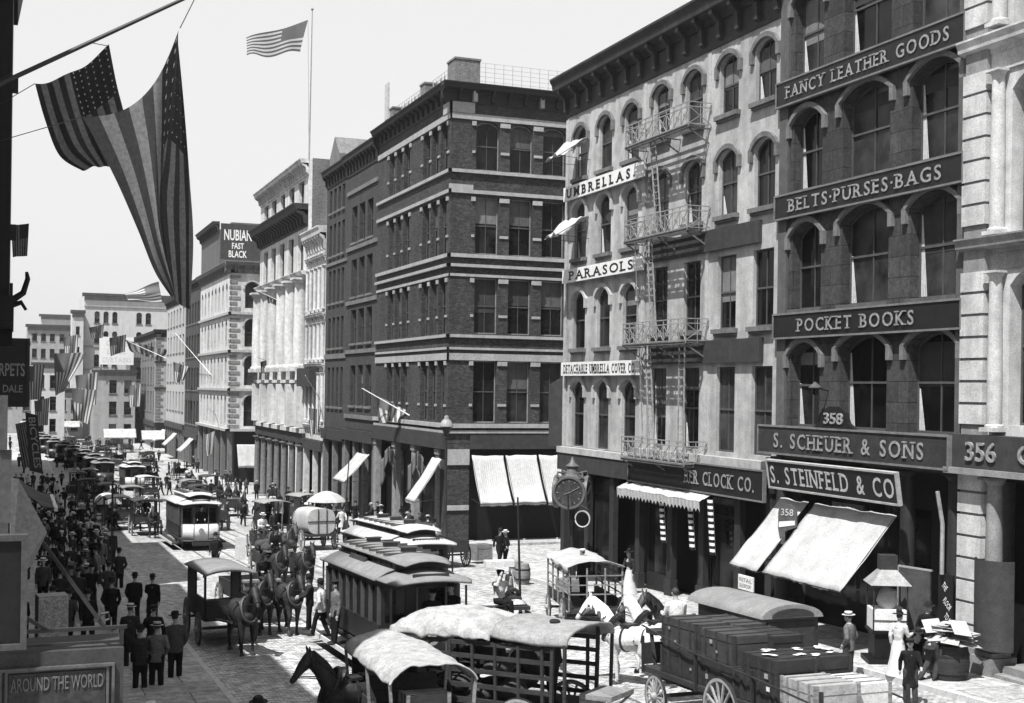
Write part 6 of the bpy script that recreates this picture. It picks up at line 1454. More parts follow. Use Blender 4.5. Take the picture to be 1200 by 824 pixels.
hang('far flag hanging lower and right of the larger far flag', (84,455), (113,457), (86,492), (104,497), 135, 'left', True, .05)
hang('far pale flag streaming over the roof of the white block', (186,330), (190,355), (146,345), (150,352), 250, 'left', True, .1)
# roof flag and pole on the columned building
t = thing('roof_flagpole', 'tall white flagpole rising from the roof of the columned building', 'flagpole', (XF+3, 118, 28.0)); q = atY(366, 12, 118); m = MB(); b0 = atY(362, 190, 118); m.tube([Vector((b0.x-XF-3, 0, -.3)), Vector((q.x-XF-3, 0, q.z-28))], [.09,.045], 8); m.ball((q.x-XF-3, 0, q.z-28+.1), .14); t.location = (XF+3, 118, 28.0); m.build('pole', M('grey mast paint', .22), t)
m = MB(); m.bar(atY(361,24,118)-t.location, Vector((b0.x,118,28.5))-t.location, .02); m.build('halyard', m_dark, t)
a, b_, c, d = (atY(*p, 118) for p in ((361,24), (353,60), (289,45), (288,68)))
flag('pale flag streaming left from the roof flagpole', lambda s, t: (lambda p: p + Vector((0, .5*math.sin(t*9+s*2), .22*math.sin(t*8+1)*(.3+t))))(lerp(lerp(a, b_, s), lerp(c, d, s), t)), 'left', True, None, False, 30)
# street-front flags on slanting poles
def polefl(label, p0, p1, X0, tl, tr, bl, br, Y, canton='left', pale=True):
    a = atX(*p0, X0); b = atY(*p1, Y); t = thing('wall_flagstaff', 'slanting staff of the ' + ' '.join(label.split()[:9]), 'flagstaff', a); m = MB(); m.tube([(0,0,0), b-a], [.05,.03], 6); m.build('staff', m_white, t)
    hang(label, tl, tr, bl, br, Y, canton, pale, .14, 12)
polefl('bright striped flag bunched on a white staff at the left end of the corner building', (480,487), (424,455), XF, (441,462), (478,482), (446,497), (470,494), 83)
polefl('draped flag over the doorway of the white narrow building', (376,470), (358,440), XF, (362,478), (376,480), (364,512), (374,506), 104)
polefl('dark curled flag projecting from the columned building at window height', (318,425), (300,418), XF, (305,424), (328,418), (307,438), (316,434), 128, 'left', False)
polefl('dark flag streaming from the upper columns of the columned building', (334,356), (300,340), XF, (313,346), (334,352), (315,356), (332,360), 124, None, False)
polefl('striped flag on a long staff before the pale stuccoed building', (248,440), (205,390), XF, (203,424), (222,430), (205,450), (216,446), 192)
polefl('dark flag with white stripes hung before the shop of the quoined house', (252,485), (244,478), XF, (240,510), (252,505), (242,535), (250,530), 150, None)
polefl('dark drapery hung across the far corner house', (195,420), (150,400), XF, (146,398), (196,410), (156,414), (190,424), 236, None, False)
t = thing('bunting', 'dark festoon of drapery over the doorways of the brick corner building', 'bunting', (XF-.1, 82, 2.6)); m = MB()
for y0 in (-5.4, 1.2):
    m.grid(lambda a, v: (-.25 - .1*math.sin(a*20), y0 + 3.6*a, -1.9*v*(abs(2*a-1)**.6)*1.0 + .9*math.sin(a*math.pi)*(1-.2*v) + .1*math.sin(a*25)), 24, 6, lambda a, v: int(a*14) % 2)
solid(m.build('cloth', [m_fred, m_fwht], t, True), .01)

# ================================================================ STREET FURNITURE, RIGHT SIDE
awning('white_awning', 'broad plain white awning stretched far out over the brownstone shop', (24.2, 34.95, 4.12), (0,-1,0), (-1,0,0), 4.1, 2.15, 1.95, sag=.05, val=.05)
awning('white_awning', 'narrower white awning beside the broad one, left of the hanging number sign', (24.2, 36.95, 4.12), (0,-1,0), (-1,0,0), 1.65, 2.15, 1.95, sag=.05, val=.05)
t = thing('hanging_number_sign', 'ornate round-topped sign numbered 358 poking up between the two white awnings', 'sign', (23.3, 35.15, 3.15), R(-60)); t.scale = (.72, .72, .72); m = MB(); m.prism([(.5*math.cos(a)*.9, .9 + .42*math.sin(a)) for a in [R(20*i) for i in range(10)]] + [(-.45,.2), (-.3,-.5), (-.1,-.5), (-.1,.1), (.45,.3)], -.05, .05); m.build('board', M('sign grey', .07, .6, amt=.3), t)
letters('358', M('worn sign paint', .36), t, .3, .6, ext=.02, x=0, y=-.07, z=.8, center=True)
m = MB(); m.prism([(-.4,.25), (.38,.4), (.38,.6), (-.4,.5)], -.07, -.05); m.build('ribbon', m_white, t)
t = thing('small_notice', 'small white notice board with grey lettering under the narrow awning', 'sign', (23.6, 38.6, .85), RF); m = MB(); m.box(0, .95, 0, .05, 0, .5); m.build('board', m_white, t)
for z, w_ in ((.28, .8), (.08, .74)): letters('IMPORTERS' if False else 'RETAIL' if z > .2 else 'SALESROOM', M('notice letters', .12, .7), t, .13, w_, ext=.006, x=.08, y=-.004, z=z)
# striped scalloped shop awning and drapes on the cream building
awning('scalloped_awning', 'narrow striped scalloped awning rolled up over the clock shop windows', (XF-.45, 48.2, 3.85), (0,-1,0), (-1,0,0), 6.9, .22, .5, stripe=24, val=.4, rods=False, sag=0)
for k, (u, lb) in enumerate(((45.0, 'first'), (42.7, 'second'), (41.2, 'last'))):
    t = thing('striped_drape', lb + ' twisted striped drape hanging below the scalloped awning', 'drape', (XF-.55, u, 3.7)); m = MB(); m.grid(lambda a, v: (-.1*math.cos(a*6.28), .14*math.sin(a*6.28) - .25*v, -2.0*v), 10, 18, lambda a, v: int(v*18 + a*2) % 2); m.build('cloth', [m_white, m_black], t)
# street clock
t = thing('street_clock', 'ornate two-faced post clock at the corner kerb before the striped awnings', 'clock', (22.5, 50.4, gz(50.4)+.15)); m = MB()
m.lathe([(.34,0), (.34,.25), (.22,.35), (.17,.9), (.13,1.1), (.1,2.6), (.16,2.75), (.1,2.85), (.1,3.3)], 14); m.build('post', m_iron, t, True)
m_clk = M('clock case paint', .08, .5, amt=.3)
for rz_, nm in ((-35, 'a'), (55, 'b')):
    for s in (0, 180):
        h_ = MB(Matrix.Translation((0,0,3.95)) @ Matrix.Rotation(R(rz_+s), 4, 'Z') @ Matrix.Translation((0, -.22, 0))); h_.lathe([(.0,-.47), (.6,-.47), (.62,-.53), (.7,-.53), (.72,-.42), (.6,-.2)], 28, axis='y'); f = h_.build('dial_ring', m_clk, t, True)
        h_ = MB(Matrix.Translation((0,0,3.95)) @ Matrix.Rotation(R(rz_+s), 4, 'Z') @ Matrix.Translation((0, -.22, 0))); h_.lathe([(0,-.482), (.585,-.482)], 28, axis='y'); h_.build('dial', M('clock dial', .07, .4, ns=4, amt=.3), f)
        h_ = MB(Matrix.Translation((0,0,3.95)) @ Matrix.Rotation(R(rz_+s), 4, 'Z') @ Matrix.Translation((0, -.22, 0)))
        for i in range(12): a_ = 2*math.pi*i/12; h_.bar((.45*math.sin(a_), -.488, .45*math.cos(a_)), (.54*math.sin(a_), -.488, .54*math.cos(a_)), .035, .01)
        h_.bar((-.05,-.496,-.03), (.4,-.496,.22), .035, .01); h_.bar((.04,-.493,.02), (-.24,-.493,-.08), .045, .01); h_.build('clock_hands', M('worn sign paint', .36), f)
m = MB(); m.ball((0,0,3.95), .5, .5, .6, 16, 10); m.lathe([(.55,4.45), (.62,4.55), (.3,4.7), (.22,4.95), (.3,5.05), (.12,5.2), (.03,5.45)], 12); 
for s in (0, 1, 2, 3): a_ = R(10+90*s); m.tube([(.62*math.cos(a_), .62*math.sin(a_), 4.5), (.8*math.cos(a_), .8*math.sin(a_), 4.6), (.75*math.cos(a_), .75*math.sin(a_), 4.8), (.4*math.cos(a_), .4*math.sin(a_), 4.75)], .05, 6)
m.build('clock_case', m_clk, t, True)
t = thing('dial_sign', 'small oval pale-rimmed dial sign on the corner of the cream building', 'sign', (23.85, 52.2, 1.9), R(-48)); m = MB(); m.lathe([(.0,-.064), (.32,-.064)], 20, axis='y'); m.build('dial', m_black, t); m = MB(); m.lathe([(.3,-.05), (.38,-.07), (.38,.0)], 20, axis='y'); m.build('rim', M('worn sign paint', .36), t)
t = thing('hanging_board', 'plain dark board with pointed top fixed at the left edge of the cream building', 'signboard', (XF-.32, 56.6, 4.95), R(-55)); m = MB(); m.prism([(-.2,0), (1.5,0), (1.5,2.95), (.65,3.4), (-.2,2.95)], 0, .12); m.build('board', m_band, t)
# lamp posts
def lamp(label, x, y, h=7.2):
    t = thing('street_lamp', label, 'street lamp', (x, y, gz(y)+.15)); m = MB(); m.lathe([(.26,0), (.26,.3), (.16,.5), (.13,1.4), (.1,1.6), (.08,h-1.0), (.14,h-.95), (.06,h-.9)], 12); m.build('post', m_iron, t, True)
    m = MB(); m.lathe([(.1,h-.9), (.3,h-.35), (.38,h-.35), (.4,h-.3)], 10); m.build('lantern', m_iron, t); m = MB(); m.lathe([(.42,h-.3), (.4,h-.18), (.26,h+.05), (.16,h+.12), (.12,h+.3), (0,h+.36)], 12); m.build('lantern_cap', M('lamp cap', .2, .5, amt=.2), t, True); return t
lamp('tall iron street lamp at the kerb before the brick corner building', 23.6, 70.95)
t = thing('street_lamp', 'thin leaning iron post by the far lit pavement', 'post', (20.6, 83, gz(83)+.15)); m = MB(); m.tube([(0,0,0), (.1,0,2.6), (.25,0,5.0)], [.07,.05,.035], 7); m.build('post', m_iron, t)
t = thing('kerb_post', 'thin iron post on the left pavement among the crowd', 'post', (3.7, 52.5, gz(52.5)+.15)); m = MB(); m.bar((0,0,0), (0,0,4.6), .07); m.build('post', m_iron, t)
for x, y, lb in ((19.0, 42.5, 'thin dark leaning pole rising behind the white covered wagon'), (16.2, 40.4, 'thin leaning pole beside the two white roofed street cars')):
    t = thing('leaning_pole', lb, 'pole', (x, y, gz(y))); m = MB(); m.tube([(0,0,0), (-.1,.2,4.4)], [.05,.03], 6); m.build('pole', m_dark, t)
# candy case, newspaper barrel, boards
x, y = 23.0, 29.7
t = thing('display_case', 'glazed display case on a black pedestal with a hipped cap, before the brownstone shop', 'display case', (x, y, gz(y)+.15), R(-25)); m = MB(); m.box(-.6, .6, -.55, .55, 0, .12); m.box(-.42, .42, -.4, .4, .12, .85); m.box(-.5, .5, -.48, .48, .85, .93); m.build('pedestal', m_black, t)
m = MB(); m.box(-.46, .46, -.44, .44, .94, 1.5); m.build('case', m_white, t)
m = MB()
for sx in (-1, 1):
    for sy in (-1, 1): m.bar((sx*.46, sy*.44, .93), (sx*.46, sy*.44, 2.2), .035)
m.bar((-.47,-.455,1.22), (.47,-.455,1.22), .02); m.build('glazing_bar', m_iron, t)
m = MB(); m.add([(-.56,-.54,2.2), (.56,-.54,2.2), (.56,.54,2.2), (-.56,.54,2.2), (-.22,-.2,2.6), (.22,-.2,2.6), (.22,.2,2.6), (-.22,.2,2.6)], [(0,3,2,1), (4,5,6,7), (0,1,5,4), (1,2,6,5), (2,3,7,6), (3,0,4,7)]); m.build('cap', m_spoke, t); m = MB(); m.box(-.24, .24, -.2, .2, 2.6, 3.0); m.build('finial_box', m_woodd, t)
m = MB(); m.loft([((0,0,1.5), .2, .2), ((0,0,1.7), .3, .28), ((.03,0,2.0), .24, .22), ((0,0,2.12), .05, .05)], 14); m.build('heaped_goods', m_cloth_w, t, True)
x, y = 22.9, 27.0
t = thing('newsstand_barrel', 'dark barrel used as a stand, piled with white newspapers, on the right pavement', 'newsstand', (x, y, gz(y)+.15)); m = MB(); m.lathe([(.44,0), (.5,.2), (.52,.45), (.5,.7), (.45,.9), (0,.9)], 18); m.build('barrel', m_woodd, t, True); m = MB(); m.lathe([(.505,.18), (.512,.2), (.505,.24)], 18); m.lathe([(.515,.62), (.512,.68), (.505,.7)], 18); m.build('hoop', m_iron, t)
t = thing('newspapers', 'fanned heap of bright white newspapers on top of the dark barrel', 'newspapers', (x, y, gz(y)+1.06)); rnd = random.Random(9); m = MB()
for i in range(26):
    a_ = rnd.uniform(0, 6.28); u = Vector((math.cos(a_), math.sin(a_), rnd.uniform(-.1,.35)))*.34; v = Vector((-math.sin(a_), math.cos(a_), rnd.uniform(-.1,.2)))*.22; p = Vector((rnd.uniform(-.35,.4), rnd.uniform(-.3,.3), .02+i*.018)); m.quad(p-u-v, p+u-v+Vector((0,0,.05)), p+u+v, p-u+v-Vector((0,0,.03)))
m.build('paper', m_cloth_w, t)
t = thing('notice_board', 'blank dark board with a pale edge standing by the brownstone doorway', 'signboard', (23.9, 30.35, .95), R(-78)); m = MB(); m.box(0, 1.1, 0, .06, 0, 1.75); m.build('board', M('board green-grey', .05, .8, amt=.3), t); m = MB(); m.box(-.04, 1.14, -.01, .07, 1.75, 1.8); m.box(-.04, 0, -.01, .07, 0, 1.75); m.box(-.04, 1.14, -.01, .07, -.04, 0); m.bar((.1,.03,-.8), (.1,.03,0), .06); m.bar((1.0,.03,-.8), (1.0,.03,0), .06); m.build('frame', m_spoke, t)
t = thing('wall_notice', 'narrow dark board with slanting white lettering beside the rusticated pier', 'sign', (24.15, 28.95, .95), R(-80)); m = MB(); m.box(0, .5, 0, .06, 0, 1.75); m.build('board', m_signd, t)
for i, tx in enumerate(('THE', 'FLOOR', 'TO LET')):
    me = text_mesh(tx, .17, .52 if i else .3, ext=.006, x=0, y=-.01, z=0)
    for v in me.vertices: v.co.x, v.co.z = .12 + v.co.x*.42 + .09*i*.5 + v.co.z*.6, 1.42 - i*.42 - v.co.x*.5 + v.co.z*.75
    me.materials.append(m_white); link('lettering', me, t)
t = thing('drainpipe', 'pale cast rainwater pipe beside the rusticated pier', 'drainpipe', (24.1, 28.75, .1)); m = MB(); m.tube([(0,0,2.6), (0,0,4.0), (-.15,.05,4.9)], .06, 7); m.build('pipe', m_spoke, t)
# pedlars and their umbrella beyond the street cars
x, y = 19.6, 84.0
t = thing('pedlar_umbrella', 'big pale umbrella open over a pedlar stall at the far right kerb', 'umbrella', (x, y, gz(y)+.1)); m = MB(); m.lathe([(1.35,2.05), (1.2,2.22), (.8,2.5), (.3,2.7), (0,2.74)], 10); solid(m.build('canopy', M('tan canvas', .4, .9, ns=3, amt=.15, transl=.2), t), .015); m = MB(); m.bar((0,0,0), (0,0,2.9), .04); m.build('stick', m_wood, t)
t = thing('pedlar_stall', 'low stall table laden with goods under the pale umbrella', 'stall', (x, y, gz(y)+.1)); m = MB(); m.box(-.8, .8, -.5, .5, .7, .78)
for sx in (-.7, .7):
    for sy in (-.4, .4): m.bar((sx,sy,0), (sx,sy,.7), .06)
m.build('table', m_wood, t); m = MB(); rnd = random.Random(2)
for i in range(14): m.ball((rnd.uniform(-.65,.65), rnd.uniform(-.38,.38), .84), .1, .1, .07, 8, 5)
m.build('goods', m_white, t)
# low kerbside things at the bottom left
t = thing('wooden_chest', 'dark flat-topped chest at the kerb, bottom edge left of the dark horse', 'chest', (5.0, 25.6, gz(25.6)), R(-14)); m = MB(); m.box(-.55, .75, -.5, .7, 0, .62); m.build('box', m_black, t); m = MB(); m.box(-.58, .78, -.53, .73, .622, .7); m.build('lid', M('grey lid', .06, .7, amt=.3), t)
t = thing('canvas_bundle', 'rough canvas bundle with a white tie and flaring end, bottom edge left', 'bundle', (2.95, 23.6, gz(23.6)+.55), R(20)); m = MB(); m.tube([(-.75,0,.1), (-.5,0,.3), (-.1,0,.26), (0,0,.2), (.1,0,.26), (.5,0,.5), (.75,.0,.72)], [.16,.3,.25,.15,.22,.3,.34], 14, flat=.7); m.build('canvas', m_cloth_g, t, True); m = MB(); m.lathe([(.17,-.04), (.18,0), (.17,.04)], 14, (0,0,.2), axis='x'); m.build('tie', m_white, t)
t = thing('bundle_rack', 'dark low rack holding up the rough canvas bundle', 'rack', (2.95, 23.6, gz(23.6)+.15)); m = MB(); m.box(-.7, .6, -.3, .3, .3, .42)
for sx in (-.6, .5):
    for sy in (-.25, .25): m.bar((sx,sy,0), (sx,sy,.3), .06)
m.build('frame', m_black, t)

# ================================================================ PEOPLE ON THE LEFT PAVEMENT
P(205, 793, 'man in grey coat and felt hat, back turned, at the kerb by the black van', -5, 'stand', 2, 0, 'soft')
P(183, 803, 'man in a mid grey jacket and banded straw hat, back turned, near the bottom left', -10, 'pocket', 3, 0, 'straw', hatm=M('dull straw', .3, .8))
P(164, 806, 'man in a dark jacket, back turned, close left of the grey jacketed one', 5, 'hold', 1, 0, 'bowler')
P(179, 778, 'broad man in black with flat cap walking just ahead of the grey jacketed man', 0, 'stand', 0, 0, 'cap')
P(152, 778, 'stout man in a black coat and pale cap striding up the left pavement', 10, 'walk', 1, 0, 'straw')
P(130, 738, 'man in a black frock coat alone, walking away past the rail scroll', -15, 'pocket', 0, 0, 'bowler')
P(157, 726, 'man in black bowler, left one of two walking away side by side at the kerb', 0, 'walk', 0, 0, 'bowler')
P(178, 728, 'man in black bowler, right one of two walking away at the kerb', -5, 'stride', 0, 0, 'bowler')
P(102, 754, 'man in a black suit and bowler coming towards us behind the sign rail', 175, 'walk', 0, 0, 'bowler')
P(79, 752, 'man in a dark grey suit striding towards us beside the stooping cloaked person', 185, 'stride', 2, 0, 'soft')
P(62, 752, 'person in a dark cloak stooping slightly beside the poster box', 160, 'stand', 0, 0, 'soft')
P(27, 752, 'man in black with a flat straw hat left of the poster box', 120, 'stand', 0, 0, 'straw')
P(50, 706, 'man in grey with a white straw hat coming straight towards us, mid left pavement', 180, 'stand', 2, 0, 'straw')
P(139, 689, 'slim man in a dark coat and hat walking away alone near the kerb', 0, 'pocket', 1, 0, 'bowler')
P(114, 688, 'man in a long grey coat striding across the pavement with a wide step', 60, 'stride', 3, 1, 'bowler')
P(101, 690, 'man in dark clothes just left of the one with the wide step', 40, 'walk', 1, 0, 'straw')
P(80, 695, 'man in a pale grey jacket seen from behind in the middle of the left pavement', 0, 'stand', 3, 0, 'bowler')
P(92, 684, 'dark coated man half hidden between two grey jackets', 10, 'walk', 0, 0, 'bowler')
P(66, 678, 'heavy man in black close to the canvas side screen', 20, 'stand', 0, 0, 'cap')
P(121, 656, 'man in white straw hat and dark suit at the kerb beyond the striding man', 150, 'stand', 1, 0, 'straw')
P(131, 660, 'man in dark brown standing at the kerb beside a straw hatted one', 200, 'stand', 1, 0, 'bowler')
P(72, 658, 'man with a white cap facing us by the canvas side screen', 180, 'stand', 0, 0, 'cap', hatm=m_straw)
P(98, 652, 'dark figure leaning beside the thin post', 30, 'walk', 0, 0, 'bowler')
P(86, 640, 'man in a greyish overcoat in the second rank of the crowd', 0, 'stand', 2, 0, 'bowler')
P(106, 634, 'man in black turning towards the road in the second rank of the crowd', -60, 'walk', 0, 0, 'bowler')
P(10, 690, 'dark trousered person under the hanging panel, farthest left', 0, 'stand', 0, 0, 'bowler')
P(21, 684, 'second dark person under the hanging panel at the left', 10, 'walk', 0, 0, 'bowler')
person('man at the bottom edge, only his banded straw hat and shoulders in view', (2.45, 24.6, gz(24.6)-.25), 0, 'stand', 2, 0, 'straw')
person('dark silhouetted man in a felt hat sitting low at the bottom edge by the chest', (4.55, 25.0, gz(25)+.55), 170, 'sit', 0, 0, 'soft')
rnd = random.Random(21); k = 0
for row, (Y, n) in enumerate(((72, 5), (80, 6), (90, 7), (102, 7), (116, 7), (132, 7), (148, 7))):
    for i in range(n):
        X = .0 + 4.7*(i + rnd.uniform(.1,.9))/n; yy = Y + rnd.uniform(-3,3)
        person('dark clothed pedestrian in the dense far crowd on the left pavement', (X, yy, gz(yy)+.15), rnd.choice([0, 180, 10, 170, -20]), rnd.choice(['stand', 'walk', 'stride', 'pocket']), rnd.choice([0,0,0,1,2,4]) if row else rnd.choice([0,1,2]), 0, rnd.choice(['bowler', 'bowler', 'straw', 'soft']), group='far crowd on the left pavement')
# ================================================================ PEOPLE ON THE ROAD AND RIGHT PAVEMENT
person('man in white straw hat and grey jacket in the gutter by the baggage truck', (20.9, 28.55, gz(28.5)), 25, 'pocket', 3, 1, 'straw')
person('woman in a white blouse, long pale skirt and flowered hat on the right pavement edge', (21.95, 27.85, gz(27.8)+.15), -60, 'lady', 4, 0, 'lady', sc=.96)
person('boy in a dark jacket facing us at the bottom edge, below the woman in white', (20.35, 25.35, gz(25.3)), 165, 'stand', 0, 1, 'cap', sc=.93)
person('man in dark clothes bending over the newspapers on the barrel', (22.35, 27.0, gz(27)+.15), -75, 'bend', 1, 1, 'cap')
person('man in black standing in the doorway shade behind the newspaper barrel', (23.5, 28.6, gz(28.5)+.15), 160, 'stand', 0, 0, 'soft')
person('boy crouched in the shade between woman and barrel', (22.9, 28.3, gz(28.3)+.15), 150, 'bend', 0, 0, 'soft', sc=.85)
person('woman in white hat passing the clock shop door behind the covered wagon', (23.2, 46.2, gz(46)+.15), 120, 'lady', 1, 0, 'lady')
person('dark man with white cap inside the slats of the white covered wagon', (18.6, 40.6, gz(40.6)+.85), 10, 'stand', 1, 0, 'cap', hatm=m_straw)
for i, (x, y, f, ps, c, h_, lb) in enumerate(((8.75, 39.6, 80, 'hold', 1, 'bowler', 'dark man clinging to the left step of the nearest street car'), (8.8, 38.2, 60, 'walk', 4, 'bowler', 'man in a white shirt on the left step of the nearest street car'), (8.85, 36.6, 85, 'stand', 3, 'cap', 'conductor in grey on the running step of the nearest street car'))):
    person(lb, (x, y, gz(y)+.44), f, ps, c, 0, h_)
person('motorman in a dark cap on the front platform of the nearest street car', (10.5, 32.6, gz(32.6)+.7), 175, 'hold', 0, 0, 'cap'); person('passenger in black beside the motorman of the nearest street car', (11.1, 32.75, gz(32.6)+.7), 150, 'stand', 0, 0, 'bowler')
person('motorman behind the pale dash of the oncoming street car', (10.1, 74.4, gz(74)+.7), 178, 'hold', 0, 0, 'cap')
for x, y, f, ps, c, h_, lb in ((14.6, 138, 60, 'stride', 1, 'bowler', 'man in dark crossing the far road with a long step'), (15.6, 139, 40, 'walk', 0, 'bowler', 'second man crossing the far road beside the long-stepping one'),
    (17.6, 80, 170, 'stand', 4, 'bowler', 'man in white shirt sleeves and vest near the bundle cart'), (18.6, 78.6, 150, 'walk', 2, 'straw', 'man in grey with straw hat near the pedlar umbrella'), (20.3, 82.6, 20, 'stand', 4, 'soft', 'pedlar in a white shirt under the pale umbrella'), (18.9, 83.5, 200, 'stand', 1, 'soft', 'customer in dark at the pedlar stall, left side'), (20.6, 85.4, 190, 'pocket', 3, 'bowler', 'customer in grey behind the pedlar stall'),
    (22.6, 88, 180, 'walk', 0, 'bowler', 'dark pedestrian before the narrow tilted awning'), (23.0, 92, 0, 'walk', 1, 'straw', 'straw hatted pedestrian by the sooty brick shops'), (22.8, 97, 180, 'stand', 0, 'bowler', 'dark man loitering before the sooty brick shops'), (22.9, 104, 0, 'stride', 2, 'soft', 'grey coated pedestrian near the white narrow building'), (22.7, 112, 180, 'walk', 0, 'bowler', 'dark pedestrian below the columned porch, near end'), (22.9, 119, 0, 'walk', 1, 'bowler', 'dark pedestrian below the columned porch, middle'), (22.6, 127, 180, 'stand', 0, 'straw', 'straw hatted pedestrian below the columned porch, far end'), (13.6, 69.6, 30, 'walk', 4, 'straw', 'man in white shirt stepping round the flat dray'), (9.2, 62.5, 170, 'walk', 0, 'bowler', 'man in black crossing the tracks behind the black delivery van'), (7.3, 108.5, 0, 'walk', 0, 'bowler', 'dark man in the road beside the far striped wagon'), (15.6, 93, 180, 'stride', 0, 'bowler', 'dark man crossing the sunny road right of the oncoming street car'), (16.4, 92.2, 190, 'walk', 1, 'bowler', 'second dark man crossing the sunny road by the right kerb')):
    person(lb, (x, y, gz(y) + (.15 if x > 21.8 else 0)), f, ps, c, 0, h_)

# ================================================================ MORE TRAFFIC
for i, (x, y, rz_, k, lb) in enumerate((
    (15.9, 60.5, 184, 'o', 'open wagon with its back to us right of the white roofed street car'), (8.3, 86.5, 0, 'c', 'covered wagon following the oncoming street car on the left'),
    (15.6, 84.0, 182, 'c', 'covered wagon driving away beyond the white bundle cart'), (19.9, 63.0, 186, 'o', 'open cart waiting at the side street corner kerb'), (14.9, 112, 180, 'c', 'far covered wagon in the middle of the sunny road'),
    (17.4, 138, 180, 'o', 'far open wagon near the quoined corner house'), (8.4, 134, 0, 'o', 'far open wagon left of the distant pale-dashed street car'), (15.2, 158, 180, 'c', 'far covered wagon right of the street car queue'), (19.6, 166, 180, 'c', 'far covered wagon at the right kerb below the quoined house'), (6.6, 143, 0, 'c', 'far black wagon squeezed between crowd and street cars'))):
    (cabvan if k == 'c' else openwagon)(lb, x, y, R(rz_), *((.8, 3.2, 2.25, m_carbody, [m_carroof, m_band, m_cloth_g][i % 3]) if k == 'c' else ()))
    d = -1 if abs(rz_) < 90 else 1; horse('dark horse drawing the ' + ' '.join(lb.split()[:9]), (x + .1, y + d*2.3, gz(y + d*2.3)), 90*d + _pr.uniform(-8, 8), _pr.choice(['stand', 'walk', 'step']), _pr.choice([m_bay, m_bay, m_bay2]))
    person('driver seated on the ' + ' '.join(lb.split()[:9]), (x, y + (.45 if d < 0 else -.45), gz(y)+1.6), 175 if d < 0 else 0, 'sit', _pr.choice([0, 1, 4]), 0, _pr.choice(['bowler', 'soft', 'straw']))
for x, y, lb in ((20.9, 52.0, 'barrel'), (21.0, 53.0, 'barrel'), (20.8, 46.5, 'crate'), (22.4, 61.6, 'crate'), (22.9, 76.5, 'crate'), (22.6, 79.8, 'barrel'), (22.7, 94, 'crate'), (22.6, 100, 'crate')):
    lab = {52.0: 'upright barrel in the gutter before the street clock', 53.0: 'second upright barrel just beyond the first by the street clock', 46.5: 'packing crate at the kerb behind the white covered wagon', 61.6: 'packing crate in the side street near the corner kerb', 76.5: 'packing crate on the pavement under the striped street awning', 79.8: 'barrel on the pavement before the corner building doorways', 94: 'packing crate before the sooty brick shop', 100: 'packing crate before the narrow brick shop'}[y]
    if lb == 'crate': crate(lab, (x, y, gz(y)+(.155 if x > 21.7 else .01)), R(_pr.uniform(-20, 20)), .9, .8, .8, m_wood, None, False)
    else:
        t = thing('barrel', lab, 'barrel', (x, y, gz(y)+(.155 if x > 21.7 else .01))); m = MB(); m.lathe([(.27,0), (.33,.22), (.35,.45), (.33,.68), (.27,.9), (.25,.86), (0,.86)], 16); m.build('staves', m_wood, t, True)
        m = MB(); m.lathe([(.335,.2), (.345,.22), (.345,.27), (.335,.25)], 16); m.build('hoop', m_iron, t); m = MB(); m.lathe([(.335,.65), (.345,.63), (.345,.68), (.335,.7)], 16); m.build('hoop', m_iron, t)
for i, (x, y, rz_, k, lb) in enumerate(((7.9, 116, 0, 'c', 'far dark cab jammed left of the pale-dashed street car'), (5.9, 133, 0, 'o', 'far cart against the crowd at the left kerb'), (8.1, 149, 0, 'c', 'far covered wagon beside the head of the street car queue'), (15.6, 124, 180, 'c', 'far grey topped wagon in mid road'), (18.9, 145, 180, 'o', 'far open dray below the side street awning'), (12.9, 92, 182, 'o', 'open wagon behind the oncoming street car on the sunny tracks'), (15.8, 172, 180, 'c', 'small covered wagon deep in the far road'), (13.2, 186, 180, 'o', 'small open wagon deep in the far road'), (18.0, 190, 180, 'c', 'small dark wagon before the far white awnings'), (11.6, 205, 0, 'c', 'small wagon at the far bend beside the last street car'), (19.6, 98, 184, 'o', 'open wagon drawn up at the lit right kerb'), (19.4, 92, 184, 'c', 'covered wagon drawn up at the lit right kerb'))):
    (cabvan if k == 'c' else openwagon)(lb, x, y, R(rz_), *((.8, 3.2, 2.25, m_carbody, [m_carroof, m_band, m_cloth_g][i % 3]) if k == 'c' else ()))
    d = -1 if abs(rz_) < 90 else 1; horse('dark horse drawing the ' + ' '.join(lb.split()[:9]), (x + .1, y + d*2.3, gz(y + d*2.3)), 90*d + _pr.uniform(-8, 8), _pr.choice(['stand', 'walk', 'step']), _pr.choice([m_bay, m_bay, m_bay2]))
for k, (x, y) in enumerate(((6.4, 214), (5.4, 226), (4.6, 238))): car_copy(trA, x, y, ('first', 'second', 'third')[k] + ' of the tiny dark street cars beyond the far queue')
for i in range(16):
    x, y = (14.6, 197) if i == 0 else (_pr.uniform(8, 21.5), _pr.uniform(198, 268)); t = cabvan if i % 2 else openwagon
    o_ = t('tiny dark wagon in the hazy jam at the far bend of the street', x, y, R(_pr.choice([0, 180, 8, -10])), *((.85, 3.2, 2.3, m_carbody, _pr.choice([m_carroof, m_band])) if i % 2 else ())); o_['group'] = 'jam of wagons at the far bend'
for i in range(40):
    x, y = _pr.uniform(-.5, 24), _pr.uniform(172, 270); person('tiny dark figure in the far crowd at the bend of the street', (x, y, gz(y) + (.15 if x < 5 or x > 21.7 else 0)), _pr.choice([0, 180, 90]), _pr.choice(['stand', 'walk']), _pr.choice([0, 0, 1, 2]), 0, 'bowler', group='tiny figures at the far bend')
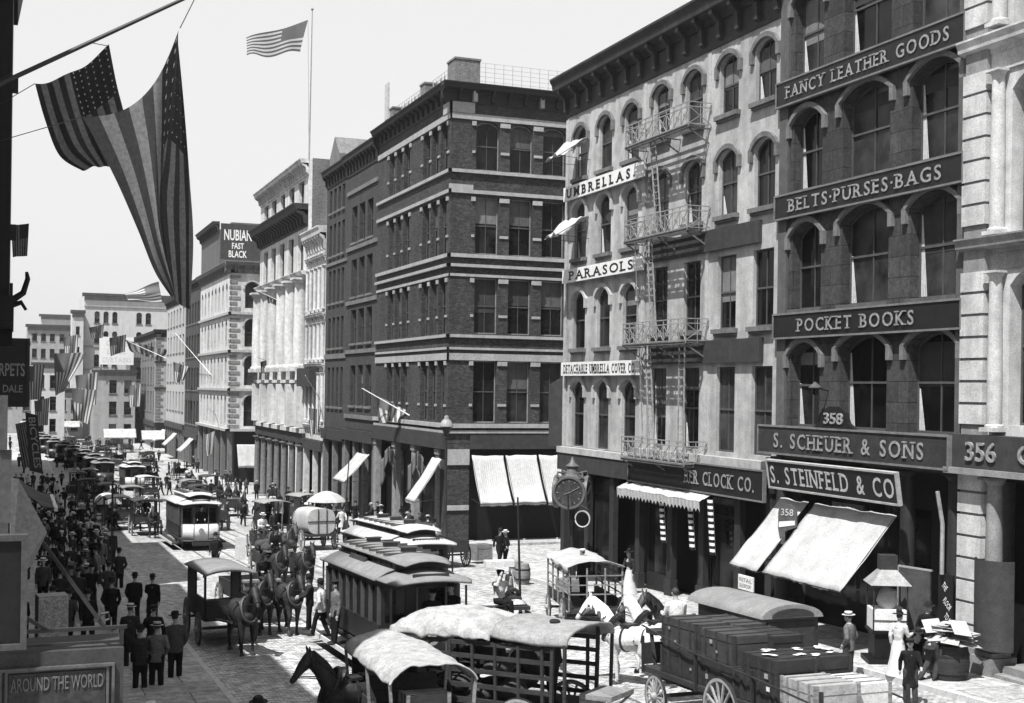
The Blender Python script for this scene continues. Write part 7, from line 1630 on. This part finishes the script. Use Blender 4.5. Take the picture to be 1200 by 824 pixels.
for i in range(44):
    yy = _pr.uniform(46, 88); X = _pr.uniform(.1, 4.6)
    if yy < 60 and X > 3.4: X -= 2
    person('dark clothed pedestrian in the dense far crowd on the left pavement', (X, yy, gz(yy)+.15), _pr.choice([0, 180, 10, 170, -20, 60]), _pr.choice(['stand', 'walk', 'stride', 'pocket', 'hold']), _pr.choice([0,0,1,1,2,3]), _pr.choice([0, 1]), _pr.choice(['bowler', 'bowler', 'straw', 'soft']), group='far crowd on the left pavement')
for i in range(26):
    yy = _pr.uniform(95, 170); X = _pr.uniform(5.3, 9.0) if i % 2 else _pr.uniform(14.8, 21.2)
    person('dark clothed passer-by scattered along the far road and right pavement', (X, yy, gz(yy)), _pr.choice([0, 180, 90, -90]), _pr.choice(['stand', 'walk', 'stride']), _pr.choice([0,0,1,2,4]), 0, 'bowler', group='far passers-by')
for i, (Y, n) in enumerate(((60, 2), (66, 3), (75, 4), (84, 4), (94, 5), (106, 5), (120, 5), (136, 5), (152, 5))):
    for j in range(n):
        left = _pr.random() < .45
        X = _pr.uniform(5.6, 8.6) if left and Y > 84 else _pr.uniform(22.0, 24.0); yy = Y + _pr.uniform(-3.5, 3.5)
        if 59.5 < yy < 70: X = _pr.uniform(17, 24)
        onp = X > 21.7 and not 59 < yy < 70.5
        person('dark clothed passer-by scattered along the far road and right pavement', (X, yy, gz(yy) + (.15 if onp else 0)), _pr.choice([0, 180, 90, -90, 20]), _pr.choice(['stand', 'walk', 'stride', 'pocket']), _pr.choice([0, 0, 1, 1, 2, 4]), 0, _pr.choice(['bowler', 'bowler', 'straw', 'soft']), group='far passers-by')
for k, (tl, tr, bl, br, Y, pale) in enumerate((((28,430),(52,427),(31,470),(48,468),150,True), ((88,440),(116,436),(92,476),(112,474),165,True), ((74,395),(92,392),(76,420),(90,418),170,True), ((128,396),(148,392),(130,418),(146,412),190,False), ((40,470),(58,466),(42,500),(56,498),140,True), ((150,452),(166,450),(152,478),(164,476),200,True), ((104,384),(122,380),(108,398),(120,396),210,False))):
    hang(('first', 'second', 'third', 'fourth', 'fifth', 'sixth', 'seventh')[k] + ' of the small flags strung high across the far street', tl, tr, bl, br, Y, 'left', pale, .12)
# ================================================================ THE AIR
hz = MB(); hz.box(-760, 960, -65, 3050, -6.5, 66); hz = hz.build('haze', bpy.data.materials.new('air')); hz['kind'] = 'stuff'
ma = hz.data.materials[0]; ma.use_nodes = True; n_ = ma.node_tree.nodes; n_.clear(); o_ = n_.new('ShaderNodeOutputMaterial'); v_ = n_.new('ShaderNodeVolumePrincipled'); v_.inputs['Density'].default_value = .00015; v_.inputs['Color'].default_value = (.95, .95, .95, 1); v_.inputs['Anisotropy'].default_value = .2
ma.node_tree.links.new(v_.outputs[0], o_.inputs['Volume'])
